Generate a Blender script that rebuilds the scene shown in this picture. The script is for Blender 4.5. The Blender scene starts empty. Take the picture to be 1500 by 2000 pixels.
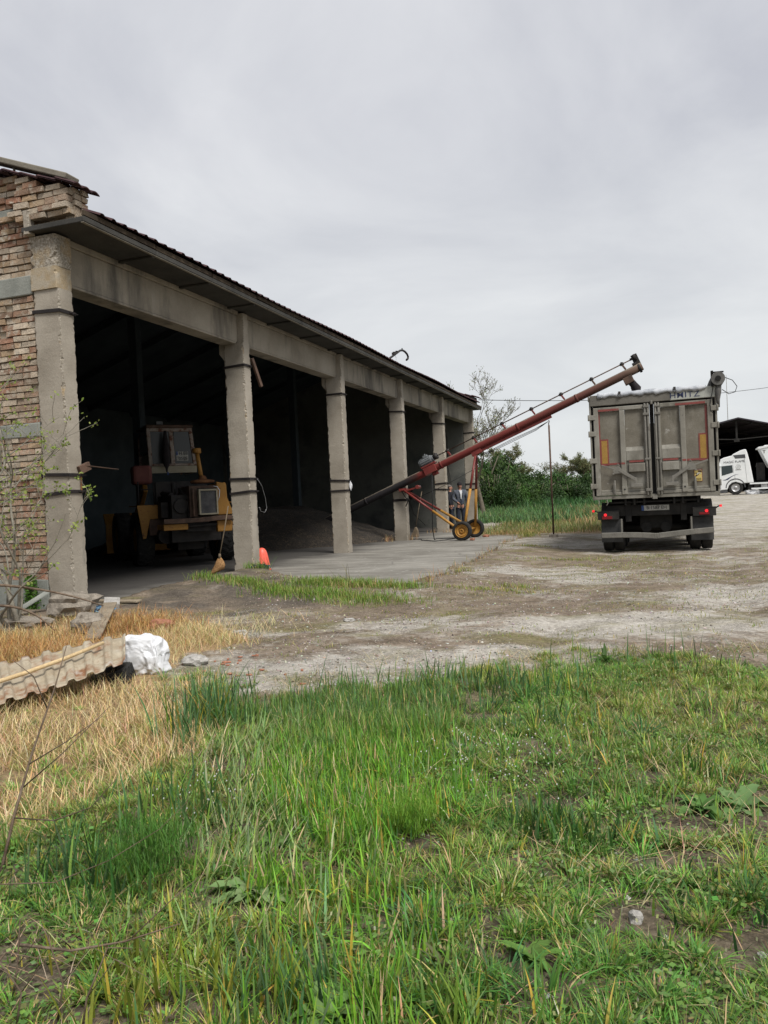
import bpy, bmesh, math, random
import numpy as np
from mathutils import Vector, Matrix, noise as mnoise

S = bpy.context.scene
COL = S.collection
R = math.radians

# ------------------------------------------------------------------ camera
CAM = Vector((0, 0, 1.27))
FPX, W_PX, H_PX = 1560.0, 1500.0, 2000.0
pitch, roll = math.atan(23 / FPX), math.atan(.047)
fw = Vector((0, math.cos(pitch), -math.sin(pitch)))
u0 = Vector((0, math.sin(pitch), math.cos(pitch)))
r0 = Vector((1, 0, 0))
up = u0 * math.cos(roll) + r0 * math.sin(roll)
rt = r0 * math.cos(roll) - u0 * math.sin(roll)
cd = bpy.data.cameras.new('camera')
cam = bpy.data.objects.new('camera', cd)
COL.objects.link(cam)
cd.sensor_fit = 'VERTICAL'
cd.sensor_height = 36
cd.lens = FPX / H_PX * 36
cd.clip_start = .05
cd.clip_end = 3000
m = Matrix((rt, up, -fw)).transposed().to_4x4()
m.translation = CAM
cam.matrix_world = m
S.camera = cam

# ------------------------------------------------------------------ light
SUN_EL, SUN_AZ = R(56), R(149)          # azimuth measured from +Y towards +X
world = bpy.data.worlds.new('World')
S.world = world
world.use_nodes = True
nt = world.node_tree
nt.nodes.clear()
N = nt.nodes.new
out = N('ShaderNodeOutputWorld')
bg = N('ShaderNodeBackground')
bg.inputs[1].default_value = .1
sky = N('ShaderNodeTexSky')
sky.sky_type = 'NISHITA'
sky.sun_disc = False
sky.sun_elevation = SUN_EL
sky.sun_rotation = SUN_AZ
tc = N('ShaderNodeTexCoord')
sep = N('ShaderNodeSeparateXYZ')
nt.links.new(tc.outputs['Generated'], sep.inputs[0])
addz = N('ShaderNodeMath'); addz.operation = 'ADD'; addz.inputs[1].default_value = .22
absz = N('ShaderNodeMath'); absz.operation = 'ABSOLUTE'
nt.links.new(sep.outputs['Z'], absz.inputs[0])
nt.links.new(absz.outputs[0], addz.inputs[0])
dx = N('ShaderNodeMath'); dx.operation = 'DIVIDE'
dy = N('ShaderNodeMath'); dy.operation = 'DIVIDE'
nt.links.new(sep.outputs['X'], dx.inputs[0]); nt.links.new(addz.outputs[0], dx.inputs[1])
nt.links.new(sep.outputs['Y'], dy.inputs[0]); nt.links.new(addz.outputs[0], dy.inputs[1])
cmb = N('ShaderNodeCombineXYZ')
nt.links.new(dx.outputs[0], cmb.inputs[0]); nt.links.new(dy.outputs[0], cmb.inputs[1])
n1 = N('ShaderNodeTexNoise'); n1.inputs['Scale'].default_value = 1.3; n1.inputs['Detail'].default_value = 7
n1.inputs['Roughness'].default_value = .55; n1.inputs['Distortion'].default_value = .5
nt.links.new(cmb.outputs[0], n1.inputs['Vector'])
cr = N('ShaderNodeValToRGB')
cr.color_ramp.elements[0].position = .36; cr.color_ramp.elements[0].color = (5.75, 5.9, 6.45, 1)
cr.color_ramp.elements[1].position = .64; cr.color_ramp.elements[1].color = (7.9, 8.0, 8.3, 1)
nt.links.new(n1.outputs['Fac'], cr.inputs[0])
hz = N('ShaderNodeMapRange')           # overcast brightens towards the horizon
hz.inputs['From Min'].default_value = .02; hz.inputs['From Max'].default_value = .42
hz.inputs['To Min'].default_value = .75; hz.inputs['To Max'].default_value = 0
nt.links.new(absz.outputs[0], hz.inputs['Value'])
mh = N('ShaderNodeMix'); mh.data_type = 'RGBA'
nt.links.new(hz.outputs[0], mh.inputs[0])
nt.links.new(cr.outputs[0], mh.inputs[6]); mh.inputs[7].default_value = (8.3, 8.6, 8.55, 1)
mx = N('ShaderNodeMix'); mx.data_type = 'RGBA'; mx.inputs[0].default_value = .95
nt.links.new(sky.outputs[0], mx.inputs[6]); nt.links.new(mh.outputs[2], mx.inputs[7])
nt.links.new(mx.outputs[2], bg.inputs[0]); nt.links.new(bg.outputs[0], out.inputs[0])

sd = bpy.data.lights.new('sun', 'SUN')
sd.energy = 4.3
sd.angle = R(20)
sd.color = (1, .96, .9)
sun = bpy.data.objects.new('sun', sd)
COL.objects.link(sun)
to_sun = Vector((math.sin(SUN_AZ) * math.cos(SUN_EL), math.cos(SUN_AZ) * math.cos(SUN_EL), math.sin(SUN_EL)))
sun.rotation_euler = to_sun.to_track_quat('Z', 'Y').to_euler()
S.view_settings.view_transform = 'Standard'
S.view_settings.look = 'None'
S.view_settings.exposure = 0
S.view_settings.gamma = 1
S.view_settings.use_curve_mapping = False
try:
    S.cycles.max_bounces = 6
    S.cycles.transparent_max_bounces = 6
except Exception:
    pass

# ------------------------------------------------------------------ helpers
TH = R(19.06)                                    # heading of the warehouse
ORG = Vector((-4.189, 10.425, 0))
WV, LV = Vector((math.cos(TH), -math.sin(TH), 0)), Vector((math.sin(TH), math.cos(TH), 0))

def B(x, y, z=0):                                # warehouse frame -> world
    return ORG + WV * x + LV * y + Vector((0, 0, z))

def Binv(X, Y):
    dx_, dy_ = X - ORG.x, Y - ORG.y
    return dx_ * WV.x + dy_ * WV.y, dx_ * LV.x + dy_ * LV.y

def vnoise(x, y, seed=0):
    x = np.asarray(x, float); y = np.asarray(y, float)
    xi, yi = np.floor(x).astype(np.int64), np.floor(y).astype(np.int64)
    fx, fy = x - xi, y - yi
    fx = fx * fx * (3 - 2 * fx); fy = fy * fy * (3 - 2 * fy)
    def h(a, b):
        n = (a * 374761393 + b * 668265263 + seed * 144665) & 0x7fffffff
        n = ((n ^ (n >> 13)) * 1274126177) & 0x7fffffff
        return ((n ^ (n >> 16)) & 0xffff) / 65535.0
    return (h(xi, yi) * (1 - fx) + h(xi + 1, yi) * fx) * (1 - fy) + (h(xi, yi + 1) * (1 - fx) + h(xi + 1, yi + 1) * fx) * fy

def fbm(x, y, seed=0, o=4):
    s, a, t = 0, .5, 0
    for i in range(o):
        s = s + a * vnoise(np.asarray(x) * 2 ** i, np.asarray(y) * 2 ** i, seed + i * 17); t += a; a *= .5
    return s / t

def sstep(a, b, x):
    t = np.clip((np.asarray(x, float) - a) / (b - a), 0, 1)
    return t * t * (3 - 2 * t)

def inpoly(px, py, poly):
    px = np.asarray(px); py = np.asarray(py); c = np.zeros(px.shape, bool)
    j = len(poly) - 1
    for i in range(len(poly)):
        xi, yi = poly[i]; xj, yj = poly[j]
        c ^= ((yi > py) != (yj > py)) & (px < (xj - xi) * (py - yi) / (yj - yi + 1e-12) + xi)
        j = i
    return c

APRON = [(-12, 0), (-12, 25.1), (.1, 25.1), (.4, 19.5), (1.5, 16.6), (2.3, 16.1), (3.4, 15.4), (3.55, 11.5), (3.72, 8), (3.92, 4.6), (3.9, 2.95), (3.3, 3.03), (2.2, 3.5), (1.33, 4.0), (.6, 4.55), (.12, 4.9), (.08, 2.6), (.06, 0)]

def gz(X, Y):
    X = np.asarray(X, float); Y = np.asarray(Y, float)
    lx = (X - ORG.x) * WV.x + (Y - ORG.y) * WV.y
    ly = (X - ORG.x) * LV.x + (Y - ORG.y) * LV.y
    z = -.10 + .085 * sstep(2.2, .1, lx) * sstep(-2, 0, ly) * sstep(9, 4, ly)
    z = z + .55 * sstep(24, 64, Y) + .06 * sstep(2, .6, lx) * sstep(-6, -1, ly)
    near = sstep(30, 12, Y)
    z = z + near * ((fbm(X * .9, Y * .9, 3) - .5) * .07 + (fbm(X * 4, Y * 4, 9, 3) - .5) * .022)
    z = z + sstep(7, 5, Y) * (fbm(X * 2.2, Y * 2.2, 21, 3) - .5) * .06
    z = z + .098 * sstep(5.8, 4.0, lx) * sstep(.2, 2.6, ly) * sstep(19, 16.5, ly)
    # two wheel ruts up to the lorry
    for rx in (6.35, 8.3):
        z = z - .035 * np.exp(-((lx - rx) / .22) ** 2) * sstep(-6, -2, ly)
    jn = (fbm(X * 1.7, Y * 1.7, 141) - .5) * .75 + (fbm(X * 6, Y * 6, 143, 3) - .5) * .25
    inside = inpoly(lx + np.where(lx > .6, jn + .06, 0), ly - np.where(lx > .6, jn * .7, 0), APRON)
    z = z + np.where(inpoly(lx, ly, APRON), .022, 0) * (lx > .6)
    z = np.where(inside, -.16, z)
    return z

def gz1(x, y):
    return float(gz(np.array([x]), np.array([y]))[0])

def tag(o, label=None, cat=None, group=None, kind=None):
    if label: o['label'] = label
    if cat: o['category'] = cat
    if group: o['group'] = group
    if kind: o['kind'] = kind
    return o

def thing(name, label, cat, loc=(0, 0, 0), rz=0, group=None):
    o = bpy.data.objects.new(name, None)
    o.empty_display_size = .2
    COL.objects.link(o)
    o.location = loc; o.rotation_euler = (0, 0, rz)
    return tag(o, label, cat, group)

def rotm(rx=0, ry=0, rz=0):
    return Matrix.Rotation(rz, 3, 'Z') @ Matrix.Rotation(ry, 3, 'Y') @ Matrix.Rotation(rx, 3, 'X')

class MB:
    def __init__(s, seed=0):
        s.v, s.f, s.mi, s.sm, s.c = [], [], [], [], []
        s.r = random.Random(seed); s.col = (1, 1, 1)
    def add(s, vs, fs, m=0, sm=False):
        b = len(s.v)
        s.v += [tuple(p) for p in vs]
        s.c += [s.col] * len(vs)
        for f in fs:
            s.f.append(tuple(b + i for i in f)); s.mi.append(m); s.sm.append(sm)
        return s
    def box(s, x0, x1, y0, y1, z0, z1, m=0):
        vs = [(x, y, z) for z in (z0, z1) for y in (y0, y1) for x in (x0, x1)]
        return s.add(vs, [(0, 2, 3, 1), (4, 5, 7, 6), (0, 1, 5, 4), (2, 6, 7, 3), (0, 4, 6, 2), (1, 3, 7, 5)], m)
    def obox(s, c, sz, rot=None, m=0):
        c = Vector(c); rot = rot or Matrix.Identity(3)
        vs = [c + rot @ Vector((x * sz[0] / 2, y * sz[1] / 2, z * sz[2] / 2)) for z in (-1, 1) for y in (-1, 1) for x in (-1, 1)]
        return s.add(vs, [(0, 2, 3, 1), (4, 5, 7, 6), (0, 1, 5, 4), (2, 6, 7, 3), (0, 4, 6, 2), (1, 3, 7, 5)], m)
    def bar(s, a, b, w, h, m=0, upv=(0, 0, 1)):
        a, b = Vector(a), Vector(b); d = (b - a); L = d.length; d.normalize()
        sx = d.cross(Vector(upv))
        if sx.length < 1e-4: sx = d.cross(Vector((1, 0, 0)))
        sx.normalize(); sz = sx.cross(d)
        rot = Matrix((sx, d, sz)).transposed()
        return s.obox((a + b) / 2, (w, L, h), rot, m)
    def tube(s, pts, r, n=8, m=0, caps=True, sm=True):
        pts = [Vector(p) for p in pts]
        k = len(pts)
        rs = r if isinstance(r, (list, tuple)) else [r] * k
        vs, fs = [], []
        prev = None
        for i, p in enumerate(pts):
            d = (pts[min(i + 1, k - 1)] - pts[max(i - 1, 0)])
            if d.length < 1e-9: d = Vector((0, 0, 1))
            d.normalize()
            if prev is None:
                a = Vector((0, 0, 1)) if abs(d.z) < .9 else Vector((1, 0, 0))
                x = d.cross(a).normalized()
            else:
                x = (prev - d * prev.dot(d))
                if x.length < 1e-6: x = d.orthogonal()
                x.normalize()
            prev = x; y = d.cross(x)
            for j in range(n):
                t = 2 * math.pi * j / n
                vs.append(p + (x * math.cos(t) + y * math.sin(t)) * rs[i])
        for i in range(k - 1):
            for j in range(n):
                a, b2 = i * n + j, i * n + (j + 1) % n
                fs.append((a, b2, b2 + n, a + n))
        s.add(vs, fs, m, sm)
        if caps:
            b = len(s.v) - k * n
            s.f.append(tuple(b + j for j in range(n))[::-1]); s.mi.append(m); s.sm.append(False)
            s.f.append(tuple(b + (k - 1) * n + j for j in range(n))); s.mi.append(m); s.sm.append(False)
        return s
    def lathe(s, prof, n=24, mat=None, m=0, sm=True, closed=False):
        mat = mat or Matrix.Identity(4)
        vs, fs = [], []
        k = len(prof)
        for r_, z in prof:
            for j in range(n):
                t = 2 * math.pi * j / n
                vs.append(mat @ Vector((r_ * math.cos(t), r_ * math.sin(t), z)))
        for i in range(k if closed else k - 1):
            i2 = (i + 1) % k
            for j in range(n):
                j2 = (j + 1) % n
                fs.append((i * n + j, i * n + j2, i2 * n + j2, i2 * n + j))
        return s.add(vs, fs, m, sm)
    def prism(s, poly, f, a0, a1, m=0):
        """poly: 2-D outline, f(u,v,a)->xyz"""
        k = len(poly)
        vs = [f(u, v, a0) for u, v in poly] + [f(u, v, a1) for u, v in poly]
        fs = [tuple(range(k))[::-1], tuple(range(k, 2 * k))] + [(i, (i + 1) % k, k + (i + 1) % k, k + i) for i in range(k)]
        return s.add(vs, fs, m)
    def quad(s, a, b, c, d, m=0):
        return s.add([a, b, c, d], [(0, 1, 2, 3)], m)
    def blob(s, c, rad, amp=.25, seed=0, sub=3, m=0, sm=False, fr=1.6, sq=1.0):
        bm = bmesh.new()
        bmesh.ops.create_icosphere(bm, subdivisions=sub, radius=1)
        o = Vector((seed * 7.3, seed * 3.1, seed * 1.7))
        vs = []
        for v in bm.verts:
            p = v.co.normalized()
            if sq != 1:
                p = Vector([math.copysign(abs(q) ** sq, q) for q in p])
            k = 1 + amp * mnoise.fractal(p * fr + o, .9, 2.1, 4)
            vs.append((c[0] + p.x * k * rad[0], c[1] + p.y * k * rad[1], c[2] + p.z * k * rad[2]))
        fs = [tuple(v.index for v in f.verts) for f in bm.faces]
        bm.free()
        return s.add(vs, fs, m, sm)
    def mesh(s, name, mats):
        me = bpy.data.meshes.new(name)
        me.from_pydata(s.v, [], s.f)
        mats = mats if isinstance(mats, (list, tuple)) else [mats]
        for q in mats: me.materials.append(q)
        me.polygons.foreach_set('material_index', s.mi)
        me.polygons.foreach_set('use_smooth', s.sm)
        if any(c != (1, 1, 1) for c in s.c):
            a = me.color_attributes.new('Col', 'FLOAT_COLOR', 'POINT')
            a.data.foreach_set('color', np.array([(c[0], c[1], c[2], 1) for c in s.c], np.float32).ravel())
        me.update()
        return me
    def build(s, name, mats, parent=None, bevel=0, loc=None, rz=0, smooth_bevel=True):
        o = bpy.data.objects.new(name, s.mesh(name, mats))
        COL.objects.link(o)
        if parent: o.parent = parent
        if loc is not None: o.location = loc
        if rz: o.rotation_euler = (0, 0, rz)
        if bevel:
            b = o.modifiers.new('Bevel', 'BEVEL'); b.width = bevel; b.segments = 2; b.limit_method = 'ANGLE'; b.angle_limit = R(40)
        return o

def text_obj(body, size, mat, parent, loc, rot, name='lettering', align='CENTER', ext=.001, bold=.0, sx=1, space=1.0):
    cu = bpy.data.curves.new(name, 'FONT')
    cu.body = body; cu.size = size; cu.align_x = align; cu.align_y = 'CENTER'; cu.extrude = ext; cu.offset = bold
    cu.resolution_u = 3; cu.space_character = space
    t = bpy.data.objects.new('t', cu)
    COL.objects.link(t)
    bpy.context.view_layer.update()
    dg = bpy.context.evaluated_depsgraph_get()
    me = bpy.data.meshes.new_from_object(t.evaluated_get(dg))
    bpy.data.objects.remove(t); bpy.data.curves.remove(cu)
    me.name = name
    me.materials.clear(); me.materials.append(mat)
    o = bpy.data.objects.new(name, me)
    COL.objects.link(o)
    o.parent = parent; o.location = loc; o.rotation_euler = rot; o.scale = (sx, 1, 1)
    return o

# ------------------------------------------------------------------ materials
def _n(nt, t, **k):
    n = nt.nodes.new(t)
    for a, b in k.items(): setattr(n, a, b)
    return n

def ramp(nt, stops, src, interp='LINEAR'):
    r_ = _n(nt, 'ShaderNodeValToRGB')
    e = r_.color_ramp; e.interpolation = interp
    while len(e.elements) < len(stops): e.elements.new(.5)
    for q, (p, c) in zip(e.elements, stops):
        q.position = p
        q.color = (c, c, c, 1) if isinstance(c, (int, float)) else (*c, 1)
    nt.links.new(src, r_.inputs[0])
    return r_.outputs[0]

def noise_tex(nt, vec, scale, detail=5, rough=.6, dist=0):
    n = _n(nt, 'ShaderNodeTexNoise')
    n.inputs['Scale'].default_value = scale; n.inputs['Detail'].default_value = detail
    n.inputs['Roughness'].default_value = rough; n.inputs['Distortion'].default_value = dist
    nt.links.new(vec, n.inputs['Vector'])
    return n.outputs['Fac']

def mixc(nt, fac, a, b, mode='MIX'):
    m_ = _n(nt, 'ShaderNodeMix', data_type='RGBA', blend_type=mode)
    for s_, v in ((0, fac), (6, a), (7, b)):
        if isinstance(v, (int, float)): m_.inputs[s_].default_value = v
        elif isinstance(v, tuple): m_.inputs[s_].default_value = (*v, 1)
        else: nt.links.new(v, m_.inputs[s_])
    return m_.outputs[2]

def mapping(nt, vec, sc):
    mp = _n(nt, 'ShaderNodeMapping')
    mp.inputs['Scale'].default_value = sc
    nt.links.new(vec, mp.inputs['Vector'])
    return mp.outputs[0]

def new_mat(name):
    mt = bpy.data.materials.new(name); mt.use_nodes = True
    nt = mt.node_tree
    return mt, nt, nt.nodes['Principled BSDF'], _n(nt, 'ShaderNodeTexCoord').outputs['Object']

def mat(name, stops, scale=3, rough=.8, bump=.2, bscale=40, spec=.3, metal=0, speck=.25, sscale=60, layers=(), attr=False, detail=6, streak=None, bdist=.01):
    """stops: colour ramp over a noise; layers: (colour, scale, lo, hi, mapping) patches laid over it"""
    mt, nt, p, oc = new_mat(name)
    c = ramp(nt, stops, noise_tex(nt, oc, scale, detail)) if len(stops) > 1 else None
    if c is None:
        rgb = _n(nt, 'ShaderNodeRGB'); rgb.outputs[0].default_value = (*stops[0][1], 1); c = rgb.outputs[0]
    if attr:
        at = _n(nt, 'ShaderNodeAttribute', attribute_name='Col')
        c = mixc(nt, 1.0, c, at.outputs['Color'], 'MULTIPLY')
    for ly in layers:
        col, sc, lo, hi = ly[:4]
        v = mapping(nt, oc, ly[4]) if len(ly) > 4 else oc
        k = ramp(nt, [(lo, 0.), (hi, 1.)], noise_tex(nt, v, sc, 7, .65))
        c = mixc(nt, k, c, col)
    if speck:
        k = ramp(nt, [(.3, 1 - speck), (.7, 1 + speck * .6)], noise_tex(nt, oc, sscale, 3, .7))
        c = mixc(nt, 1.0, c, k, 'MULTIPLY')
    nt.links.new(c, p.inputs['Base Color'])
    p.inputs['Roughness'].default_value = rough
    p.inputs['Metallic'].default_value = metal
    p.inputs['Specular IOR Level'].default_value = spec
    if bump:
        b = _n(nt, 'ShaderNodeBump'); b.inputs['Strength'].default_value = bump; b.inputs['Distance'].default_value = bdist
        nt.links.new(noise_tex(nt, oc, bscale, 6, .7), b.inputs['Height'])
        nt.links.new(b.outputs[0], p.inputs['Normal'])
    return mt

def leaf_mat(name, trans=.35, rough=.55, tint=(1, 1, 1)):
    mt, nt, p, oc = new_mat(name)
    at = _n(nt, 'ShaderNodeAttribute', attribute_name='Col')
    c = mixc(nt, 1.0, at.outputs['Color'], tint, 'MULTIPLY')
    nt.links.new(c, p.inputs['Base Color'])
    p.inputs['Roughness'].default_value = rough
    p.inputs['Specular IOR Level'].default_value = .25
    tr = _n(nt, 'ShaderNodeBsdfTranslucent'); nt.links.new(c, tr.inputs[0])
    ms = _n(nt, 'ShaderNodeMixShader'); ms.inputs[0].default_value = trans
    nt.links.new(p.outputs[0], ms.inputs[1]); nt.links.new(tr.outputs[0], ms.inputs[2])
    nt.links.new(ms.outputs[0], nt.nodes['Material Output'].inputs[0])
    return mt

M = {}
M['concrete'] = mat('weathered_concrete', [(.3, (.24, .212, .172)), (.5, (.325, .292, .243)), (.72, (.41, .372, .315))], 1.3, .92, .5, 26, .15, speck=.16, sscale=70,
                    layers=[((.42, .30, .14), .55, .66, .78), ((.15, .14, .125), 2.2, .62, .78, (1, 1, .25)), ((.48, .46, .42), 5, .66, .8)], bdist=.012)
M['lichen'] = mat('lichen_stained_concrete', [(.3, (.27, .225, .165)), (.45, (.345, .275, .18)), (.6, (.37, .325, .255))], 5, .95, .7, 34, .1, speck=.25)
M['concrete_raw'] = mat('exposed_aggregate', [(.3, (.19, .165, .13)), (.5, (.34, .305, .25)), (.72, (.58, .54, .475))], 42, .95, 1.0, 34, .1, speck=.3, sscale=110, layers=[((.40, .26, .10), 1.2, .55, .7)], bdist=.03)
M['beam'] = mat('beam_concrete', [(.3, (.215, .19, .155)), (.5, (.29, .262, .215)), (.75, (.37, .335, .28))], 1.1, .92, .35, 22, .15, speck=.12,
                layers=[((.13, .12, .105), 1.6, .50, .66, (1, 1, .22)), ((.40, .38, .34), 3.0, .64, .8, (1, 1, .15))])
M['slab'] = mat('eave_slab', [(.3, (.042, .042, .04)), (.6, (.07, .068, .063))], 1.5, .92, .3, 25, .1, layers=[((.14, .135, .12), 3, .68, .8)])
M['lintel'] = mat('lintel_concrete', [(.3, (.2, .21, .19)), (.7, (.31, .32, .29))], 2.5, .95, .6, 30, .1, speck=.2)
M['rake'] = mat('grey_rake_board', [(.3, (.15, .135, .11)), (.7, (.26, .24, .2))], 3, .95, .5, 30, .1, speck=.2)
M['mortar'] = mat('old_mortar', [(.3, (.26, .22, .17)), (.7, (.42, .37, .29))], 8, .97, .8, 30, .1)
M['brick'] = mat('old_brick', [(.3, (.72, .70, .68)), (.7, (1.15, 1.1, 1.05))], 22, .95, .8, 45, .1, attr=True, speck=.3, sscale=90, layers=[((.44, .39, .32), 7, .50, .62), ((.24, .19, .15), 4, .62, .74), ((.37, .31, .24), 1.6, .42, .75)], bdist=.015)
M['interior'] = mat('dark_interior', [(.3, (.06, .075, .083)), (.7, (.10, .12, .13))], 1.2, .95, .2, 20, .05)  # even dark blue-grey tone for the walls inside
M['innershade'] = mat('shaded_boards', [(.3, (.035, .045, .052)), (.7, (.06, .072, .08))], 1.2, .95, .2, 20, .05)  # darker copy of the interior tone, shade put into ceiling and inner posts
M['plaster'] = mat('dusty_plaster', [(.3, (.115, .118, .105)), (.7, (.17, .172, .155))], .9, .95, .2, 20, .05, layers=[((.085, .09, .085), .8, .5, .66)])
M['wood'] = mat('grey_wood', [(.3, (.16, .13, .095)), (.7, (.32, .27, .2))], 4, .9, .5, 30, .1, layers=[((.1, .08, .06), 3, .55, .7, (12, 1, 1))])
M['fascia'] = mat('fascia_board', [(.3, (.035, .027, .022)), (.7, (.085, .066, .046))], 3, .9, .4, 30, .1, layers=[((.07, .055, .04), 4, .55, .7, (1, .3, 6))])
M['tile'] = mat('roof_tile', [(.3, (.035, .02, .024)), (.55, (.06, .032, .034)), (.75, (.10, .052, .045))], 5, .85, .5, 30, .2)
M['strap'] = mat('rusty_band', [(.3, (.010, .009, .010)), (.7, (.026, .02, .019))], 8, .75, .3, 60, .3)
M['slabfloor'] = None
M['yellow'] = mat('worn_yellow_paint', [(.3, (.27, .125, .022)), (.7, (.36, .185, .036))], 3, .6, .15, 50, .35, layers=[((.10, .045, .02), 6, .58, .66), ((.05, .04, .03), 2.5, .62, .75)])
M['dkmachine'] = mat('greasy_dark_metal', [(.3, (.012, .012, .013)), (.7, (.04, .034, .03))], 5, .65, .3, 40, .3)
M['rust'] = mat('rusty_metal', [(.3, (.10, .045, .022)), (.7, (.24, .115, .05))], 9, .85, .5, 60, .2)
M['rustdark'] = mat('dark_rusty_bar', [(.3, (.05, .034, .026)), (.7, (.14, .085, .06))], 5, .75, .4, 60, .3, layers=[((.2, .19, .18), 6, .62, .75)])
M['cabpaint'] = mat('peeling_cab_paint', [(.3, (.25, .20, .17)), (.7, (.36, .32, .28))], 5, .7, .3, 60, .3, layers=[((.13, .05, .03), 7, .5, .6)])
M['cream'] = mat('cream_paint', [(.3, (.28, .25, .18)), (.7, (.38, .35, .26))], 4, .6, .2, 60, .3, layers=[((.13, .06, .03), 6, .62, .7)])
M['rubber'] = mat('tyre_rubber', [(.3, (.016, .016, .016)), (.7, (.034, .033, .031))], 7, .85, .3, 60, .25, layers=[((.09, .08, .065), 5, .6, .8)])
M['mesh'] = mat('radiator_mesh', [(.3, (.05, .05, .055)), (.7, (.12, .12, .12))], 6, .6, .6, 200, .3)
M['red'] = mat('red_paint', [(.3, (.135, .023, .02)), (.7, (.20, .036, .03))], 4, .5, .12, 60, .4, layers=[((.16, .09, .07), 5, .62, .75)])
M['ochre'] = mat('ochre_paint', [(.3, (.34, .165, .03)), (.7, (.45, .24, .05))], 6, .55, .15, 60, .35, layers=[((.2, .1, .04), 8, .6, .7)])
M['greymotor'] = mat('motor_grey', [(.3, (.1, .11, .115)), (.7, (.19, .2, .21))], 8, .55, .2, 60, .4)
M['black'] = mat('black_rubber_hose', [(.3, (.01, .01, .011)), (.7, (.025, .025, .026))], 8, .7, .2, 60, .3)
M['alu'] = mat('dirty_white_aluminium', [(.25, (.135, .124, .102)), (.5, (.205, .194, .164)), (.75, (.30, .292, .258))], 1.5, .62, .15, 50, .4,
               layers=[((.10, .092, .072), 2.2, .50, .68, (1, 1, .35)), ((.44, .44, .42), 6, .68, .76), ((.07, .062, .05), 7, .64, .78)], speck=.14)
M['alupanel'] = mat('dusty_panel', [(.25, (.115, .103, .08)), (.5, (.165, .15, .12)), (.75, (.245, .23, .195))], 2.2, .75, .2, 50, .3,
                    layers=[((.35, .34, .31), 5, .64, .72), ((.085, .078, .06), 3, .55, .72, (1, 1, .3))], speck=.2)
M['header'] = mat('soot_stained_header', [(.3, (.09, .085, .075)), (.6, (.15, .14, .12)), (.8, (.24, .23, .2))], 1.4, .7, .15, 50, .3)
M['headerlight'] = mat('pale_header', [(.3, (.3, .31, .28)), (.7, (.42, .43, .39))], 4, .65, .1, 50, .3, layers=[((.14, .13, .11), 3, .56, .7)])
M['slot'] = mat('black_gap', [(.5, (.012, .012, .012))], 4, .9, 0, speck=0)
M['chassis'] = mat('dusty_chassis', [(.3, (.012, .012, .012)), (.7, (.035, .033, .03))], 4, .8, .2, 40, .2)
M['mudflap'] = mat('mud_flap', [(.3, (.03, .031, .032)), (.7, (.065, .065, .064))], 3, .8, .1, 40, .2)
M['bumper'] = mat('dusty_bumper', [(.3, (.12, .115, .1)), (.7, (.2, .19, .165))], 4, .6, .15, 40, .4, layers=[((.08, .07, .06), 6, .6, .7)])
M['tarp'] = mat('pale_tarp', [(.3, (.24, .26, .29)), (.5, (.38, .40, .43)), (.7, (.55, .57, .6))], 5, .6, .3, 14, .4, bdist=.02)
M['darktarp'] = mat('rolled_tarp', [(.3, (.07, .07, .068)), (.7, (.15, .145, .135))], 6, .7, .4, 20, .3)
M['tapered'] = mat('red_tape', [(.3, (.17, .04, .034)), (.7, (.24, .06, .05))], 8, .5, 0, spec=.4, layers=[((.16, .10, .08), 5, .56, .72)])
M['tapeyel'] = mat('yellow_plate', [(.3, (.27, .155, .03)), (.7, (.34, .20, .045))], 8, .5, 0, spec=.4)
M['stickeryel'] = mat('sticker_yellow', [(.3, (.5, .38, .12)), (.7, (.56, .44, .16))], 20, .6, 0)
M['stickerdark'] = mat('sticker_dark', [(.5, (.06, .03, .02))], 8, .6, 0)
M['stickerwhite'] = mat('sticker_white', [(.5, (.5, .5, .45))], 8, .6, 0)
M['blueink'] = mat('navy_lettering', [(.3, (.014, .02, .06)), (.7, (.03, .04, .1))], 9, .5, 0)
M['blackink'] = mat('black_lettering', [(.5, (.015, .015, .018))], 9, .5, 0)
M['plate'] = mat('number_plate_white', [(.3, (.3, .3, .27)), (.7, (.45, .45, .42))], 12, .5, 0, layers=[((.12, .11, .1), 9, .55, .7)])
M['plateblue'] = mat('plate_blue_band', [(.5, (.03, .07, .22))], 9, .5, 0)
M['white'] = mat('white_lorry_paint', [(.3, (.66, .68, .68)), (.7, (.76, .77, .77))], 2, .35, 0, spec=.5, speck=.03)
M['greyplastic'] = mat('grey_plastic', [(.3, (.05, .052, .056)), (.7, (.09, .092, .096))], 4, .6, 0)
M['steel'] = mat('pale_steel', [(.3, (.3, .3, .3)), (.7, (.45, .45, .45))], 6, .4, .05, metal=.5)
M['shed'] = mat('dark_shed_sheet', [(.3, (.012, .011, .012)), (.7, (.025, .022, .024))], 1, .8, 0)
M['shedroof'] = mat('shed_roof', [(.3, (.02, .018, .024)), (.7, (.04, .035, .042))], 1, .8, 0)
M['sack'] = mat('woven_white_sack', [(.3, (.52, .53, .55)), (.7, (.66, .67, .69))], 4, .6, .25, 120, .3, speck=.05, layers=[((.5, .48, .44), 3, .66, .8)])
M['metaltile'] = mat('faded_metal_tile_sheet', [(.3, (.26, .21, .145)), (.5, (.33, .285, .21)), (.75, (.42, .375, .295))], 5, .6, .15, 60, .35,
                     layers=[((.20, .095, .045), 4.5, .50, .64, (1, 1, 1)), ((.44, .33, .10), 1.8, .66, .74), ((.42, .41, .375), 5, .60, .74)], speck=.16)
M['bamboo'] = mat('dry_cane', [(.3, (.42, .30, .15)), (.7, (.56, .43, .25))], 8, .7, .2, 60, .3)
M['straw'] = mat('broom_straw', [(.3, (.26, .14, .06)), (.7, (.42, .25, .12))], 30, .95, .8, 90, .1, speck=.35)
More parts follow.
